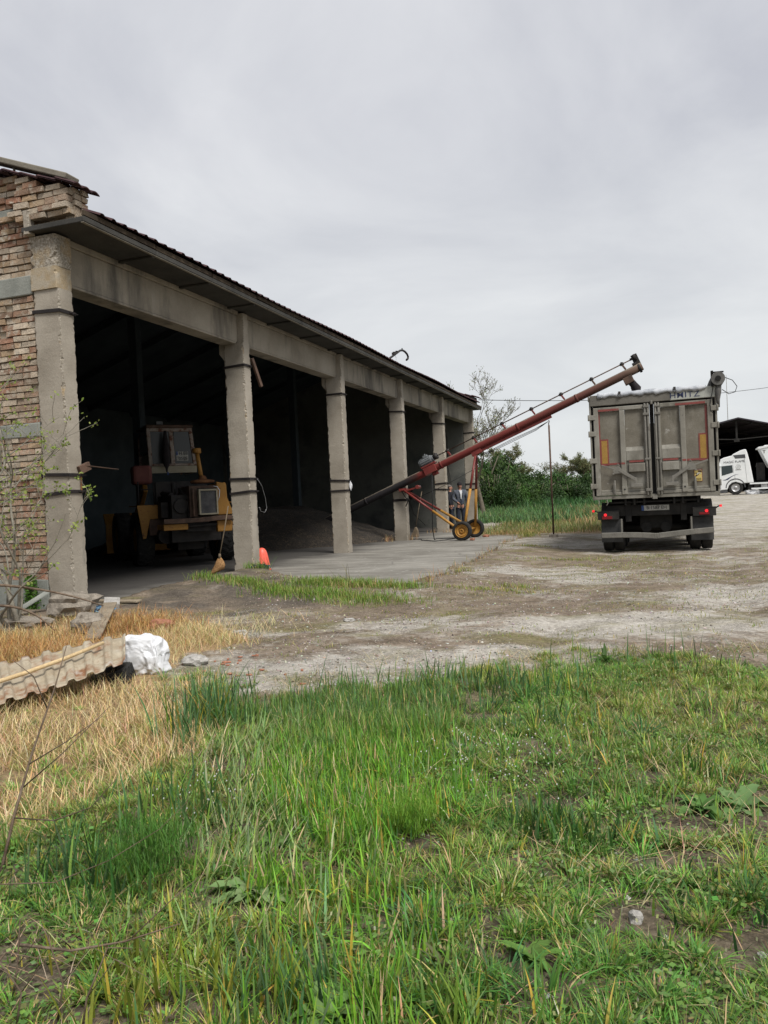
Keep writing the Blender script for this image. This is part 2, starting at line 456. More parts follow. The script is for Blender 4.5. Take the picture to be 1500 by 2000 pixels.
M['stick'] = mat('broom_stick', [(.3, (.10, .075, .05)), (.7, (.18, .14, .095))], 8, .8, .2, 60)
M['redplastic'] = mat('red_plastic', [(.3, (.72, .10, .065)), (.7, (.82, .15, .10))], 3, .45, .05, 40, .4, speck=.06)
M['bark'] = mat('bark', [(.3, (.10, .085, .065)), (.7, (.2, .175, .14))], 12, .95, .7, 50, .1)
M['twig'] = mat('dry_twig', [(.3, (.10, .07, .05)), (.7, (.2, .155, .115))], 14, .9, .4, 70, .1)
M['greystem'] = mat('grey_stem', [(.3, (.16, .15, .12)), (.7, (.29, .27, .225))], 9, .95, .5, 50, .1)
M['leaf'] = leaf_mat('leaf', .35)
M['grass'] = leaf_mat('grass_blade', .35, .5)
M['drygrass'] = leaf_mat('dry_blade', .25, .7)
M['stone'] = mat('grey_stone', [(.3, (.26, .25, .23)), (.7, (.42, .405, .38))], 9, .95, .7, 50, .1, speck=.3)
M['pebble'] = mat('mixed_pebble', [(.3, (.9, .9, .9)), (.7, (1.1, 1.1, 1.1))], 40, .95, 0, attr=True, speck=0)
M['rubble'] = mat('concrete_rubble', [(.3, (.16, .14, .115)), (.7, (.32, .285, .24))], 9, .95, .9, 40, .1, speck=.3)
M['brickbit'] = mat('brick_fragment', [(.3, (.26, .11, .07)), (.7, (.38, .19, .125))], 18, .95, .7, 60, .1)
M['wire'] = mat('black_cable', [(.5, (.012, .012, .013))], 9, .6, 0)
M['whitewire'] = mat('pale_cable', [(.5, (.5, .52, .55))], 9, .5, 0)
M['bluerag'] = mat('blue_netting', [(.3, (.06, .14, .24)), (.7, (.16, .28, .4))], 20, .8, .6, 90)
M['darkrag'] = mat('dark_blue_rag', [(.3, (.02, .025, .06)), (.7, (.05, .06, .11))], 12, .85, .4, 60)
M['rag'] = mat('dark_sacking', [(.3, (.012, .011, .012)), (.7, (.03, .024, .026))], 12, .9, .5, 40)
M['skin'] = mat('skin', [(.3, (.34, .17, .12)), (.7, (.42, .22, .155))], 12, .55, .05, 80, .35, speck=.05)
M['jacket'] = mat('blue_grey_jacket', [(.3, (.07, .08, .10)), (.7, (.12, .13, .155))], 7, .8, .3, 30, .2, layers=[((.03, .04, .065), 2.2, .52, .6)])
M['trousers'] = mat('navy_trousers', [(.3, (.016, .02, .03)), (.7, (.035, .04, .055))], 7, .85, .3, 30, .2)
M['darkjacket'] = mat('black_jacket', [(.3, (.014, .015, .02)), (.7, (.03, .032, .04))], 7, .8, .3, 30, .2)
M['shirt'] = mat('white_shirt', [(.3, (.5, .51, .53)), (.7, (.62, .63, .65))], 7, .8, .2, 30, .2)
M['cap'] = mat('dark_knit_cap', [(.3, (.02, .018, .02)), (.7, (.04, .036, .04))], 20, .95, .6, 120, .1)
M['hair'] = mat('grey_hair', [(.3, (.08, .07, .065)), (.7, (.2, .18, .17))], 30, .8, .5, 120, .2)
M['shoe'] = mat('black_shoe', [(.5, (.014, .013, .013))], 9, .6, 0)
M['eye'] = mat('dark_eye', [(.5, (.012, .01, .01))], 9, .3, 0)

def glass_mat(name, col, rough=.08):
    mt, nt, p, oc = new_mat(name)
    p.inputs['Base Color'].default_value = (*col, 1); p.inputs['Roughness'].default_value = rough
    p.inputs['Specular IOR Level'].default_value = .5
    return mt
M['cabglass'] = glass_mat('dusty_dark_glass', (.008, .012, .013), .3)
M['glass'] = glass_mat('dark_window_glass', (.02, .03, .03), .05)
def lamp_mat(name, col, e):
    mt, nt, p, oc = new_mat(name)
    p.inputs['Base Color'].default_value = (*col, 1)
    p.inputs['Emission Color'].default_value = (*col, 1); p.inputs['Emission Strength'].default_value = e
    return mt
M['lamp'] = lamp_mat('lit_tail_lamp', (.9, .015, .025), .6)
M['lens'] = mat('red_lens', [(.5, (.16, .01, .012))], 5, .3, 0)

# floor / apron slab : pale worn concrete, blending to near black inside the bays
def slab_material():
    mt, nt, p, oc = new_mat('concrete_floor')
    c = ramp(nt, [(.3, (.17, .16, .14)), (.5, (.235, .225, .2)), (.72, (.315, .30, .268))], noise_tex(nt, oc, .8, 8, .6))
    c = mixc(nt, ramp(nt, [(.47, 0.), (.62, .85)], noise_tex(nt, mapping(nt, oc, (.5, 2.2, 1)), 1.1, 9, .7)), c, (.125, .115, .098))
    c = mixc(nt, ramp(nt, [(.6, 0.), (.68, .6)], noise_tex(nt, oc, 5, 6)), c, (.40, .395, .37))
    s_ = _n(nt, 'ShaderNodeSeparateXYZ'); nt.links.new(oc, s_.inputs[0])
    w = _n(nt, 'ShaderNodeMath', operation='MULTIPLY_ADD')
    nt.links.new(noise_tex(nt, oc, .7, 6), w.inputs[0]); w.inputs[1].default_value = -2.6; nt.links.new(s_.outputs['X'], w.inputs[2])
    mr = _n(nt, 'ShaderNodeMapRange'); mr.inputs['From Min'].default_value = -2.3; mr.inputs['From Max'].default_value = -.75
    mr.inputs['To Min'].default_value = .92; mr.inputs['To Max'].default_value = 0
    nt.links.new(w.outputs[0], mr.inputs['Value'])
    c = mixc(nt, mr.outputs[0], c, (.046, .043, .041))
    # shallow cracks
    vo = _n(nt, 'ShaderNodeTexVoronoi', feature='DISTANCE_TO_EDGE'); vo.inputs['Scale'].default_value = .42
    wv = mixc(nt, .12, oc, noise_tex(nt, oc, 2.5, 5))
    nt.links.new(wv, vo.inputs['Vector'])
    c = mixc(nt, ramp(nt, [(.0, .55), (.006, 0.)], vo.outputs['Distance']), c, (.09, .085, .075))
    k = ramp(nt, [(.3, .78), (.7, 1.16)], noise_tex(nt, oc, 35, 6, .8))
    c = mixc(nt, 1.0, c, k, 'MULTIPLY')
    nt.links.new(c, p.inputs['Base Color']); p.inputs['Roughness'].default_value = .85; p.inputs['Specular IOR Level'].default_value = .2
    b = _n(nt, 'ShaderNodeBump'); b.inputs['Strength'].default_value = .35; b.inputs['Distance'].default_value = .01
    nt.links.new(noise_tex(nt, oc, 18, 7, .7), b.inputs['Height']); nt.links.new(b.outputs[0], p.inputs['Normal'])
    return mt
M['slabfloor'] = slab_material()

def ground_material():
    mt, nt, p, oc = new_mat('yard_ground')
    def A(n): return _n(nt, 'ShaderNodeAttribute', attribute_name=n).outputs['Fac']
    big = noise_tex(nt, oc, .42, 12, .74, .6)
    mid = noise_tex(nt, mapping(nt, oc, (.8, 1.5, 1)), 2.2, 12, .8, .3)
    fine = noise_tex(nt, oc, 24, 6, .75)
    gravel = _n(nt, 'ShaderNodeTexVoronoi'); gravel.inputs['Scale'].default_value = 55; nt.links.new(oc, gravel.inputs['Vector'])
    dirt = ramp(nt, [(.3, (.12, .094, .07)), (.5, (.19, .152, .115)), (.7, (.27, .225, .175))], noise_tex(nt, oc, 3, 8, .7))
    conc = ramp(nt, [(.3, (.25, .23, .2)), (.5, (.36, .335, .295)), (.72, (.5, .475, .43))], noise_tex(nt, oc, 5, 8, .75))
    sm = _n(nt, 'ShaderNodeMath', operation='MULTIPLY_ADD'); nt.links.new(mid, sm.inputs[0]); sm.inputs[1].default_value = .55; nt.links.new(big, sm.inputs[2])
    am = _n(nt, 'ShaderNodeMath', operation='MULTIPLY_ADD'); nt.links.new(A('pale'), am.inputs[0]); am.inputs[1].default_value = .40; nt.links.new(sm.outputs[0], am.inputs[2])
    c = mixc(nt, ramp(nt, [(.82, 0.), (.93, 1.)], am.outputs[0]), dirt, conc)
    # mossy tint in worn patches
    c = mixc(nt, ramp(nt, [(.50, 0.), (.64, .8)], noise_tex(nt, mapping(nt, oc, (.7, 1.3, 1)), 1.15, 9, .68, .4)), c, (.17, .155, .075))
    # dark soil under the grass, straw litter on it
    soil = ramp(nt, [(.3, (.075, .06, .042)), (.55, (.14, .115, .083)), (.75, (.23, .195, .145))], noise_tex(nt, oc, 14, 8, .75))
    c = mixc(nt, A('soil'), c, soil)
    c = mixc(nt, A('straw'), c, ramp(nt, [(.3, (.2, .13, .065)), (.7, (.42, .30, .16))], noise_tex(nt, oc, 25, 7, .75)))
    c = mixc(nt, A('dark'), c, ramp(nt, [(.3, (.06, .052, .045)), (.7, (.15, .128, .105))], noise_tex(nt, oc, 11, 9, .8)))
    c = mixc(nt, A('green'), c, (.075, .11, .03))
    k = ramp(nt, [(.28, .55), (.5, .98), (.72, 1.42)], fine)
    c = mixc(nt, 1.0, c, ramp(nt, [(.32, .72), (.5, 1.), (.68, 1.3)], noise_tex(nt, oc, 85, 3, .8)), 'MULTIPLY')
    c = mixc(nt, 1.0, c, k, 'MULTIPLY')
    sp = ramp(nt, [(.08, 1.75), (.3, 1.), (.6, .7)], gravel.outputs['Distance'])
    c = mixc(nt, ramp(nt, [(.44, 0.), (.56, .95)], noise_tex(nt, oc, 2.2, 8)), c, mixc(nt, 1.0, c, sp, 'MULTIPLY'))
    nt.links.new(c, p.inputs['Base Color']); p.inputs['Roughness'].default_value = .95; p.inputs['Specular IOR Level'].default_value = .1
    # damp compacted wheel tracks
    c = mixc(nt, A('track'), c, mixc(nt, 1.0, c, (.62, .58, .54), 'MULTIPLY'))
    b = _n(nt, 'ShaderNodeBump'); b.inputs['Strength'].default_value = .9; b.inputs['Distance'].default_value = .02
    hs = _n(nt, 'ShaderNodeMath', operation='ADD'); nt.links.new(fine, hs.inputs[0]); nt.links.new(noise_tex(nt, oc, 7, 6, .7), hs.inputs[1])
    nt.links.new(hs.outputs[0], b.inputs['Height']); nt.links.new(b.outputs[0], p.inputs['Normal'])
    return mt
M['ground'] = ground_material()

# ------------------------------------------------------------------ ground
EDGE_X = [-3, -1.3, -.2, .54, 1.1, 1.67, 3, 6]
EDGE_Y = [5.6, 5.6, 5.6, 5.55, 5.8, 6.4, 6.15, 6.2]
STRAW = [(-8, 3.0), (-1.75, 3.4), (-1.05, 4.5), (-1.3, 5.7), (-1.9, 6.6), (-1.5, 7.9), (-1.7, 8.7), (-2.6, 9.6), (-3.5, 9.9), (-8, 8.6)]
DARK = [(.05, -.1), (1.1, .35), (2.4, .7), (3.3, 1.3), (2.4, 2.1), (1.6, 3.6), (.7, 4.4), (.05, 4.7)]   # warehouse frame

def soft_poly(px, py, poly, amp=.5, sc=1.6, seed=5):
    jx = (fbm(px * sc, py * sc, seed) - .5) * amp * 2
    jy = (fbm(px * sc, py * sc, seed + 3) - .5) * amp * 2
    return inpoly(px + jx, py + jy, poly).astype(float)

def build_ground():
    def spread(a, b, st, far, k):
        core = list(np.arange(a, b, st)); o = []
        d, x = st, core[-1]
        while x < far: d *= k; x += d; o.append(x)
        return core, o
    cx, ox = spread(-5.5, 7.5, .075, 420, 1.17)
    xs = np.array([-(q - 7.5) - 5.5 for q in ox][::-1] + cx + ox)
    cy, oy = spread(1.0, 12.5, .075, 900, 1.055)
    ys = np.array([-300, -80, -25, -10, -4, -1.5, -.5, 0, .4, .7] + cy + oy)
    X, Y = np.meshgrid(xs, ys)
    Z = gz(X, Y)
    nx, ny = len(xs), len(ys)
    co = np.stack([X, Y, Z], -1).reshape(-1, 3)
    i = np.arange(nx * ny).reshape(ny, nx)
    q = np.stack([i[:-1, :-1], i[:-1, 1:], i[1:, 1:], i[1:, :-1]], -1).reshape(-1, 4)
    me = bpy.data.meshes.new('ground')
    me.from_pydata(co.tolist(), [], q.tolist())
    px, py = co[:, 0], co[:, 1]
    lx, ly = Binv(px, py)
    e = np.interp(px, EDGE_X, EDGE_Y)
    soil = sstep(.35, -.35, py - e - .1 - (fbm(px * 1.3, py * 1.3, 51) - .5) * 2.4)
    soil = np.maximum(soil, sstep(40, 46, py) * sstep(16, 12, px))
    straw = soft_poly(px, py, STRAW) * (.55 + .45 * sstep(.35, .55, fbm(px * 2, py * 2, 77)))
    straw = np.maximum(straw, soft_poly(lx, ly, [(1.5, 17.2), (6.2, 17.4), (6.4, 20.5), (1.2, 19.5)], .7) * .8)
    dark = soft_poly(lx, ly, DARK, .9, 2.2) * (.45 + .5 * sstep(.38, .6, fbm(px * 2.6, py * 2.6, 35)))
    green = soft_poly(lx, ly, [(1, 19), (8, 19.5), (8, 60), (1, 60)], 1.2, .5) * .8
    pale = np.zeros_like(px)
    for (a, b, sa, sb, w) in ((-.4, 6.55, 1.3, .6, 1.15), (1.3, 6.9, .8, .5, 1.), (2.3, 8.2, 1.3, .7, .9), (.4, 8.6, 1.0, .6, .45), (4.6, 9.8, 1.6, .9, .6), (3, 13, 1.2, 2, .5), (4.6, 20, 2.5, 3, .5), (12, 30, 9, 14, .8), (-1.5, 8.6, .5, .3, .7), (20, 55, 16, 18, 1.2)):
        pale = np.maximum(pale, w * np.exp(-((px - a) / sa) ** 2 - ((py - b) / sb) ** 2))
    track = np.zeros_like(px)
    for rx in (6.35, 8.3):
        wob = lx + (fbm(ly * .35, ly * .0 + rx, 161) - .5) * .9
        track = np.maximum(track, np.exp(-((wob - rx) / .2) ** 2) * sstep(-4.5, -1, ly) * sstep(30, 9, ly))
    wob = ly - 1.6 - .22 * (lx - 4) + (fbm(lx * .4, lx * 0, 163) - .5) * 1.1
    for off in (0, 1.9): track = np.maximum(track, .8 * np.exp(-((wob + off) / .22) ** 2) * sstep(2.5, 4, lx))
    track = track * (.35 + .65 * sstep(.35, .6, fbm(px * 3, py * 3, 165)))
    for n, a in (('track', track), ('soil', soil), ('straw', straw), ('dark', dark), ('green', green), ('pale', pale)):
        at = me.attributes.new(n, 'FLOAT', 'POINT'); at.data.foreach_set('value', a.astype(np.float32))
    me.polygons.foreach_set('use_smooth', [True] * len(me.polygons))
    me.materials.append(M['ground'])
    o = bpy.data.objects.new('ground', me); COL.objects.link(o)
    tag(o, kind='structure')
build_ground()

# floor and apron slab (one pour)
def build_slab():
    rr = random.Random(4)
    pts = []
    n = len(APRON)
    for i in range(n):
        a, b = Vector((*APRON[i], 0)), Vector((*APRON[(i + 1) % n], 0))
        L = (b - a).length
        outer = not (a.x <= .05 and b.x <= .05)
        k = max(1, int(L / .22)) if outer else 1
        for j in range(k):
            p = a.lerp(b, j / k)
            if outer and j: p += Vector((rr.uniform(-.06, .06), rr.uniform(-.06, .06), 0))
            pts.append((p.x, p.y))
    bm = bmesh.new()
    top = [bm.verts.new((x, y, 0)) for x, y in pts]
    bm.faces.new(top)
    bot = [bm.verts.new((x, y, -.3)) for x, y in pts]
    k = len(pts)
    for i in range(k): bm.faces.new((top[i], bot[i], bot[(i + 1) % k], top[(i + 1) % k]))
    bmesh.ops.triangulate(bm, faces=bm.faces[:])
    bmesh.ops.recalc_face_normals(bm, faces=bm.faces[:])
    me = bpy.data.meshes.new('concrete_slab'); bm.to_mesh(me); bm.free()
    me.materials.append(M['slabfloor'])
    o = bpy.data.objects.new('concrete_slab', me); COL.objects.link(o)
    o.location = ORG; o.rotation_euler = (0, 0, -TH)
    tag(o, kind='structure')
build_slab()

# ------------------------------------------------------------------ warehouse
wh = thing('warehouse', 'long open-fronted brick and concrete grain store with six pillars', 'warehouse', ORG, -TH)
PITCH = 4.935
SLOPE = .31

def rough_column(mb, x0, x1, y0, y1, z0, z1, seed, step=.03, chip=.035, m_edge=0, allm=None):
    """square concrete post with chipped arrises"""
    q = lambda a, b: mnoise.noise(Vector((a * 9.1 + seed * 13.7, b * 6.3, seed * 3.3)))
    k = max(2, int((z1 - z0) / step))
    ring = 12
    vs, fs, ms = [], [], []
    cx, cy = (x0 + x1) / 2, (y0 + y1) / 2
    for i in range(k + 1):
        z = z0 + (z1 - z0) * i / k
        corners = [(x0, y0), (x1, y0), (x1, y1), (x0, y1)]
        for ci, (x, y) in enumerate(corners):
            c = .010 + chip * max(0, .30 + 1.0 * q(ci * 3.7, z * 1.6) + .55 * q(ci * 5.1 + 9, z * 6) + .6 * q(ci * 2.3 + 4, z * 17))
            c2 = .010 + chip * max(0, .30 + 1.0 * q(ci * 3.7 + 50, z * 1.6) + .55 * q(ci * 5.1 + 70, z * 6) + .6 * q(ci * 2.9 + 40, z * 15))
            sx, sy = (1 if x < cx else -1), (1 if y < cy else -1)
            wob = .0015 * q(ci + 33, z * 2)
            a = (x + wob, y + sy * c, z); b = (x + sx * c2 * .45, y + sy * c * .45, z); d = (x + sx * c2, y + wob, z)
            vs += ([a, b, d] if ci in (0, 2) else [d, b, a])
    for i in range(k):
        for j in range(ring):
            j2 = (j + 1) % ring
            fs.append((i * ring + j, i * ring + j2, (i + 1) * ring + j2, (i + 1) * ring + j))
            ms.append(1 if j % 3 != 2 else 0)
    fs.append(tuple(range(ring))[::-1]); ms.append(0)
    fs.append(tuple(k * ring + j for j in range(ring))); ms.append(0)
    b = len(mb.v)
    mb.add(vs, fs)
    mb.mi[-len(fs):] = ms if allm is None else [allm] * len(fs)

strap_z = [[3.97, 1.80, 1.58], [3.97, 1.80, 1.56], [3.97, 1.80, 1.56], [3.97, 1.25], [3.97, 1.80, 1.56], [3.97, 1.80, 1.56]]
PD = .28          # pillar depth along the front
for k in range(6):
    y = PITCH * k + .42 - PD
    mb = MB(k)
    zb = -.12 if k else -.2
    rough_column(mb, -.42, 0, y, y + PD, zb, 4.40 if k else 4.268, k + 1, chip=.035 if k else .03)
    if k:   # haunch towards the inside and the short stub between the beams
        mb.prism([(-.425, 4.08), (-.53, 4.22), (-.53, 4.40), (-.425, 4.40)], lambda u, v, a: (u, a, v), y + .03, y + PD - .03)
        rough_column(mb, -.30, -.005, y + .06, y + PD - .02, 4.402, 4.96, k + 20, chip=.02)
    else:   # eroded head of the corner pillar
        rough_column(mb, -.43, .0, y - .01, y + PD + .01, 4.56, 4.98, 44, step=.025, chip=.10, allm=1)
        rough_column(mb, -.435, -.01, y - .022, y + PD, 4.27, 4.558, 45, step=.025, chip=.03, allm=2)
    p = mb.build('pillar', [M['concrete'], M['concrete_raw'], M['lichen']], wh)
    for z in strap_z[k]:
        sb = MB()
        w = .045 if k != 3 or z > 3 else .075
        t = .012
        dz = random.Random(k * 7 + int(z * 10)).uniform(-.035, .035)
        for (a, b) in (((-.42 - t, y - t), (t, y - t)), ((t, y - t), (t, y + PD + t)), ((t, y + PD + t), (-.42 - t, y + PD + t)), ((-.42 - t, y + PD + t), (-.42 - t, y - t))):
            za = z - dz if a[0] < -.2 else z; zb2 = z - dz if b[0] < -.2 else z
            sb.bar((a[0], a[1], za), (b[0], b[1], zb2), .014, w)
        sb.obox((.022, y + PD - .06, z), (.03, .03, .03)); sb.tube([(.025, y + PD - .12, z), (.025, y + PD + .04, z)], .009, 6)
        sb.build('steel_band', M['strap'], p)

# beams between pillars
mb = MB()
for k in range(5):
    y0, y1 = PITCH * k + .405, PITCH * (k + 1) + .195
    if k == 0: y0 = .435
    mb.box(-.40, -.13, y0, y1, 4.41, 4.93)
    mb.box(-.40, -.10, y0, y1, 4.932, 5.02)
    mb.box(-.43, -.115, y0 + .1, y1 - .1, 4.40 - .03, 4.408)
mb.build('front_beam', M['beam'], wh, .012)

# eave slab, tapering a little to the far end
def eave(y): return .56 - .25 * (y + .2) / 25.5
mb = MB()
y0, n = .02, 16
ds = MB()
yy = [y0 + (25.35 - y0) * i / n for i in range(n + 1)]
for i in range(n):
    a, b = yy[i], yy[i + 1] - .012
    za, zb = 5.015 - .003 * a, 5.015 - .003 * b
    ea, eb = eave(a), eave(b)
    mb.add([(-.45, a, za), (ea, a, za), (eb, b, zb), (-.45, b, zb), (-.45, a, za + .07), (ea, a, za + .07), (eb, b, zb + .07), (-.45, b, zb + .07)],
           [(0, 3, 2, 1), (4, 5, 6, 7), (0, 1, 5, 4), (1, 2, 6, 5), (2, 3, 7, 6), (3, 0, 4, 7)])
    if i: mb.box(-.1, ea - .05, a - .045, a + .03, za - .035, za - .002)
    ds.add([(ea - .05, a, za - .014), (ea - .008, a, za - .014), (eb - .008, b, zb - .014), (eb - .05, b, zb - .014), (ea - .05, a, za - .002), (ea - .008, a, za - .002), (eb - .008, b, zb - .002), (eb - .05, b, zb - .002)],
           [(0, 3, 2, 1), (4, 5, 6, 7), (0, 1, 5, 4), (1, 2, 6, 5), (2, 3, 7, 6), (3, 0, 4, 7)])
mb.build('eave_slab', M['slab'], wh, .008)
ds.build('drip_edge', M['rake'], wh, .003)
mb = MB()
rr = random.Random(8)
for i in range(n):
    a, b = yy[i] + .01, yy[i + 1] - .01
    za, zb = 5.09 - .003 * a + rr.uniform(-.008, .008), 5.09 - .003 * b + rr.uniform(-.008, .008)
    mb.bar((eave(a) - .02, a, za + .045), (eave(b) - .02, b, zb + .04), .035, .07)
mb.build('fascia', M['fascia'], wh, .004)

# tiled roof: corrugated in y, stepped up the slope
def tile_sheet(y0, y1, xs, zf, period, amp, seed=1, jit=.012):
    rr = random.Random(seed)
    mb = MB()
    ny = int((y1 - y0) / (period / 6))
    cols = []
    for j in range(ny + 1):
        y = y0 + (y1 - y0) * j / ny
        row = []
        t = (j % 6) / 6
        w = amp * max(0, math.sin(t * 2 * math.pi)) + rr.uniform(-jit, jit) * .4
        for i, x in enumerate(xs):
            row.append((x(y) if callable(x) else x, y, zf(x(y) if callable(x) else x, y) + w + (0 if i % 2 == 0 else .028)))
        cols.append(row)
    k = len(xs)
    vs = [p for r_ in cols for p in r_]
    fs = [(j * k + i, j * k + i + 1, (j + 1) * k + i + 1, (j + 1) * k + i) for j in range(ny) for i in range(k - 1)]
    mb.add(vs, fs)
    return mb
roofz = lambda x, y: 5.20 - .003 * y + (.5 - x) * SLOPE + .02 * math.sin(y * .8) * (1 if x > -.2 else .6)
xs = [lambda y: eave(y) + .05]
x = .3
while x > -6.0:
    xs += [x, x + .004]; x -= .42
xs.append(-6.0)
mb = tile_sheet(.28, 25.0, xs, roofz, .24, .035, 3)
mb.build('tiled_roof', M['tile'], wh)
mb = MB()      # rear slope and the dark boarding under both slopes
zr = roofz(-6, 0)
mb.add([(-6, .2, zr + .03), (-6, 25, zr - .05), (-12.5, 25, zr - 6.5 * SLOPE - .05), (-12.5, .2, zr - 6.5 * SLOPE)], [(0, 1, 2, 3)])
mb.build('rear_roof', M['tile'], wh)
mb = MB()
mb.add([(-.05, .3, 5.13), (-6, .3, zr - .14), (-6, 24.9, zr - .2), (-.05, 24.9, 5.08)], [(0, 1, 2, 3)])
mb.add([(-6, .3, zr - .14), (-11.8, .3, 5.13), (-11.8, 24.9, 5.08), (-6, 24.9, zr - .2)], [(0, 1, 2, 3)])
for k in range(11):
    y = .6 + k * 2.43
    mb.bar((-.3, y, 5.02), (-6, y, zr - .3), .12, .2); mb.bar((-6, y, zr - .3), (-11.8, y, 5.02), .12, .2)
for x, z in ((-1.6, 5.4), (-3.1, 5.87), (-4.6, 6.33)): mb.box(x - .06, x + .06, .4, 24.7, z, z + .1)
mb.build('ceiling', M['innershade'], wh)
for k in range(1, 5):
    mb = MB(); mb.box(-6.12, -5.88, PITCH * k + .05, PITCH * k + .3, -.1, 6.8); mb.build('inner_pillar', M['innershade'], wh)
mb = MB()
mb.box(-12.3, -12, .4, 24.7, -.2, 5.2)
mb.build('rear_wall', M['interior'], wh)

# gables
def gable_poly(z0, top):
    return [(-12.2, z0), (-.43, z0), (-.43, 4.9), (-.30, 5.14), (.36, 5.14), (.36, top(.36)), (-6, top(-6)), (-12.2, top(-6) - 6.2 * SLOPE)]
topz = lambda x: 5.53 + (.36 - x) * SLOPE
mb = MB()
mb.prism([(-12.2, -.2), (-.43, -.2), (-.43, 5.12), (-6, zr - .35), (-12.2, zr - .35 - 6.2 * SLOPE)], lambda u, v, a: (u, a, v), 24.72, 25.02)
mb.prism([(-12.2, zr - 6.2 * SLOPE - .35), (-.43, 5.125), (.18, 5.125), (.18, 5.42), (-6, zr + .3), (-12.2, zr + .3 - 6.2 * SLOPE)], lambda u, v, a: (u, a, v), 24.74, 25.1)
mb.build('far_gable_wall', M['plaster'], wh)
mb = MB()      # mortar core of the near gable
mb.prism([(-12.2, -.2), (-.425, -.2), (-.425, 5.13), (.28, 5.13), (.28, topz(.28) - .03), (-6, topz(-6) - .03), (-12.2, topz(-6) - 6.2 * SLOPE)], lambda u, v, a: (u, a, v), .205, .41)
mb.build('gable_wall_core', M['mortar'], wh)
mb = MB()
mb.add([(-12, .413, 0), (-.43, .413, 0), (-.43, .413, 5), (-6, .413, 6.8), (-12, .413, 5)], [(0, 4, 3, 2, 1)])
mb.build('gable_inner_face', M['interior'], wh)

PAL = [(.30, .165, .115)] * 4 + [(.35, .215, .15)] * 6 + [(.40, .30, .21)] * 6 + [(.50, .44, .36)] * 5 + [(.22, .15, .11)] * 2 + [(.37, .275, .18)] * 5
rb = random.Random(12)
mb = MB()
def brick(x0, x1, ya, yb, z0, z1, wob=.006):
    j = lambda s_=wob: rb.uniform(-s_, s_)
    c = rb.choice(PAL); f = rb.uniform(.75, 1.2)
    mb.col = (c[0] * f, c[1] * f, c[2] * f)
    vs = [(x + j(), y + j(), z + j(.004)) for z in (z0, z1) for y in (ya, yb) for x in (x0, x1)]
    mb.add(vs, [(0, 2, 3, 1), (4, 5, 7, 6), (0, 1, 5, 4), (2, 6, 7, 3), (0, 4, 6, 2), (1, 3, 7, 5)])
BANDS = [(-.2, .42), (2.34, 2.53), (4.24, 4.50), (5.26, 5.42)]
z = .42
row = 0
while z < 7.4:
    h = .068 + rb.uniform(-.004, .004)
    sag = 0
    xr = -.435 if z < 5.12 else .31
    if z > 5.1: xr = .31 - rb.uniform(0, .05)
    skip = any(a - .03 < z < b - .02 for a, b in BANDS)
    if z > 5.1: skip = False
    x = xr - (0 if row % 2 else rb.uniform(.09, .14))
    if not skip:
        first = True
        xx = xr
        while xx > -12.1:
            w = rb.choice([.235, .24, .245, .12]) if not first else (.24 if row % 2 else .12)
            first = False
            zt = topz(xx - w / 2) if xx > -6 else topz(-6) - (-6 - xx) * SLOPE
            if z + h < zt - .02 and not (5.26 < z < 5.42 and xx < -.45) and rb.random() > .012:
                dep = rb.uniform(-.014, .014) if z < 5.1 else rb.uniform(-.03, .02)
                yf = .165 + dep if (z < 5.1 or xx < -.45) else .06 + dep
                dz = .10 * 0
                brick(xx - w + .006, xx - .006, yf, .32 if z < 5.1 else .39, z, z + h)
                if z > 5.1 and xx > .2:     # corner returns
                    pass
            xx -= w + .006
    z += h + .017
    row += 1
# stub of parapet brick seen from the side: extra courses returning along y
z = 5.14
while z < 5.48:
    brick(.16, .315 + rb.uniform(-.02, .03), .16, .28, z, z + .066, .01); brick(.16, .32 + rb.uniform(-.02, .02), .29, .41, z, z + .066, .01)
    z += .084
mb.build('brickwork', M['brick'], wh)
for i, (a, b) in enumerate(BANDS):
    mb = MB()
    x1 = -.43 if i < 3 else -.46
    nseg = 60
    mb.box(-12.2, x1 - .003 * i, .148 + .002 * i, .33, a, b)
    mb.build('concrete_lintel' if i else 'plinth', M['lintel'], wh, .015)
mb = MB()      # short post standing by the eave slab
rough_column(mb, -.42, -.32, .02, .14, 4.99, 5.30, 91, chip=.02)
mb.build('coping_post', [M['concrete'], M['concrete_raw']], wh)
# tile course on the gable parapet, then the loose concrete rake boards above it
def verge(ya, yb, xa, tz, name):
    mb = MB(3)
    rr = random.Random(6)
    x = xa
    while x > -6.05:
        z = tz(x)
        zz = z + rr.uniform(-.008, .008)
        tilt = SLOPE + rr.uniform(-.03, .03)
        for w in range(3):
            y0_ = ya + (yb - ya) * w / 3; y1_ = ya + (yb - ya) * (w + 1) / 3 - .008
            pts = []
            for s_ in range(7):
                t = s_ / 6
                pts.append((y0_ + (y1_ - y0_) * t, .032 * math.sin(t * math.pi)))
            vs = [(x, y, zz + h) for y, h in pts] + [(x - .30, y, zz + .30 * tilt + h + .02) for y, h in pts] + [(x, y, zz + h - .016) for y, h in pts] + [(x - .3, y, zz + .30 * tilt + h + .004) for y, h in pts]
            fs = [(i, i + 1, 8 + i, 7 + i) for i in range(6)] + [(14 + i, 21 + i, 22 + i, 15 + i) for i in range(6)] + [(i, 14 + i, 15 + i, i + 1) for i in range(6)] + [(7 + i, 8 + i, 22 + i, 21 + i) for i in range(6)]
            mb.add(vs, fs)
        x -= .285
    return mb.build(name, M['tile'], wh)
verge(.0, .52, .44, lambda x: topz(x) + .012, 'verge_tiles')
verge(24.6, 25.15, .36, lambda x: 5.44 + (.18 - x) * SLOPE, 'verge_tiles')
mb = MB()
mb.bar((.29, .17, 5.65), (-1.05, .15, 6.15), .26, .075)
mb.bar((-1.08, .15, 6.165), (-3.2, .15, 6.85), .26, .075)
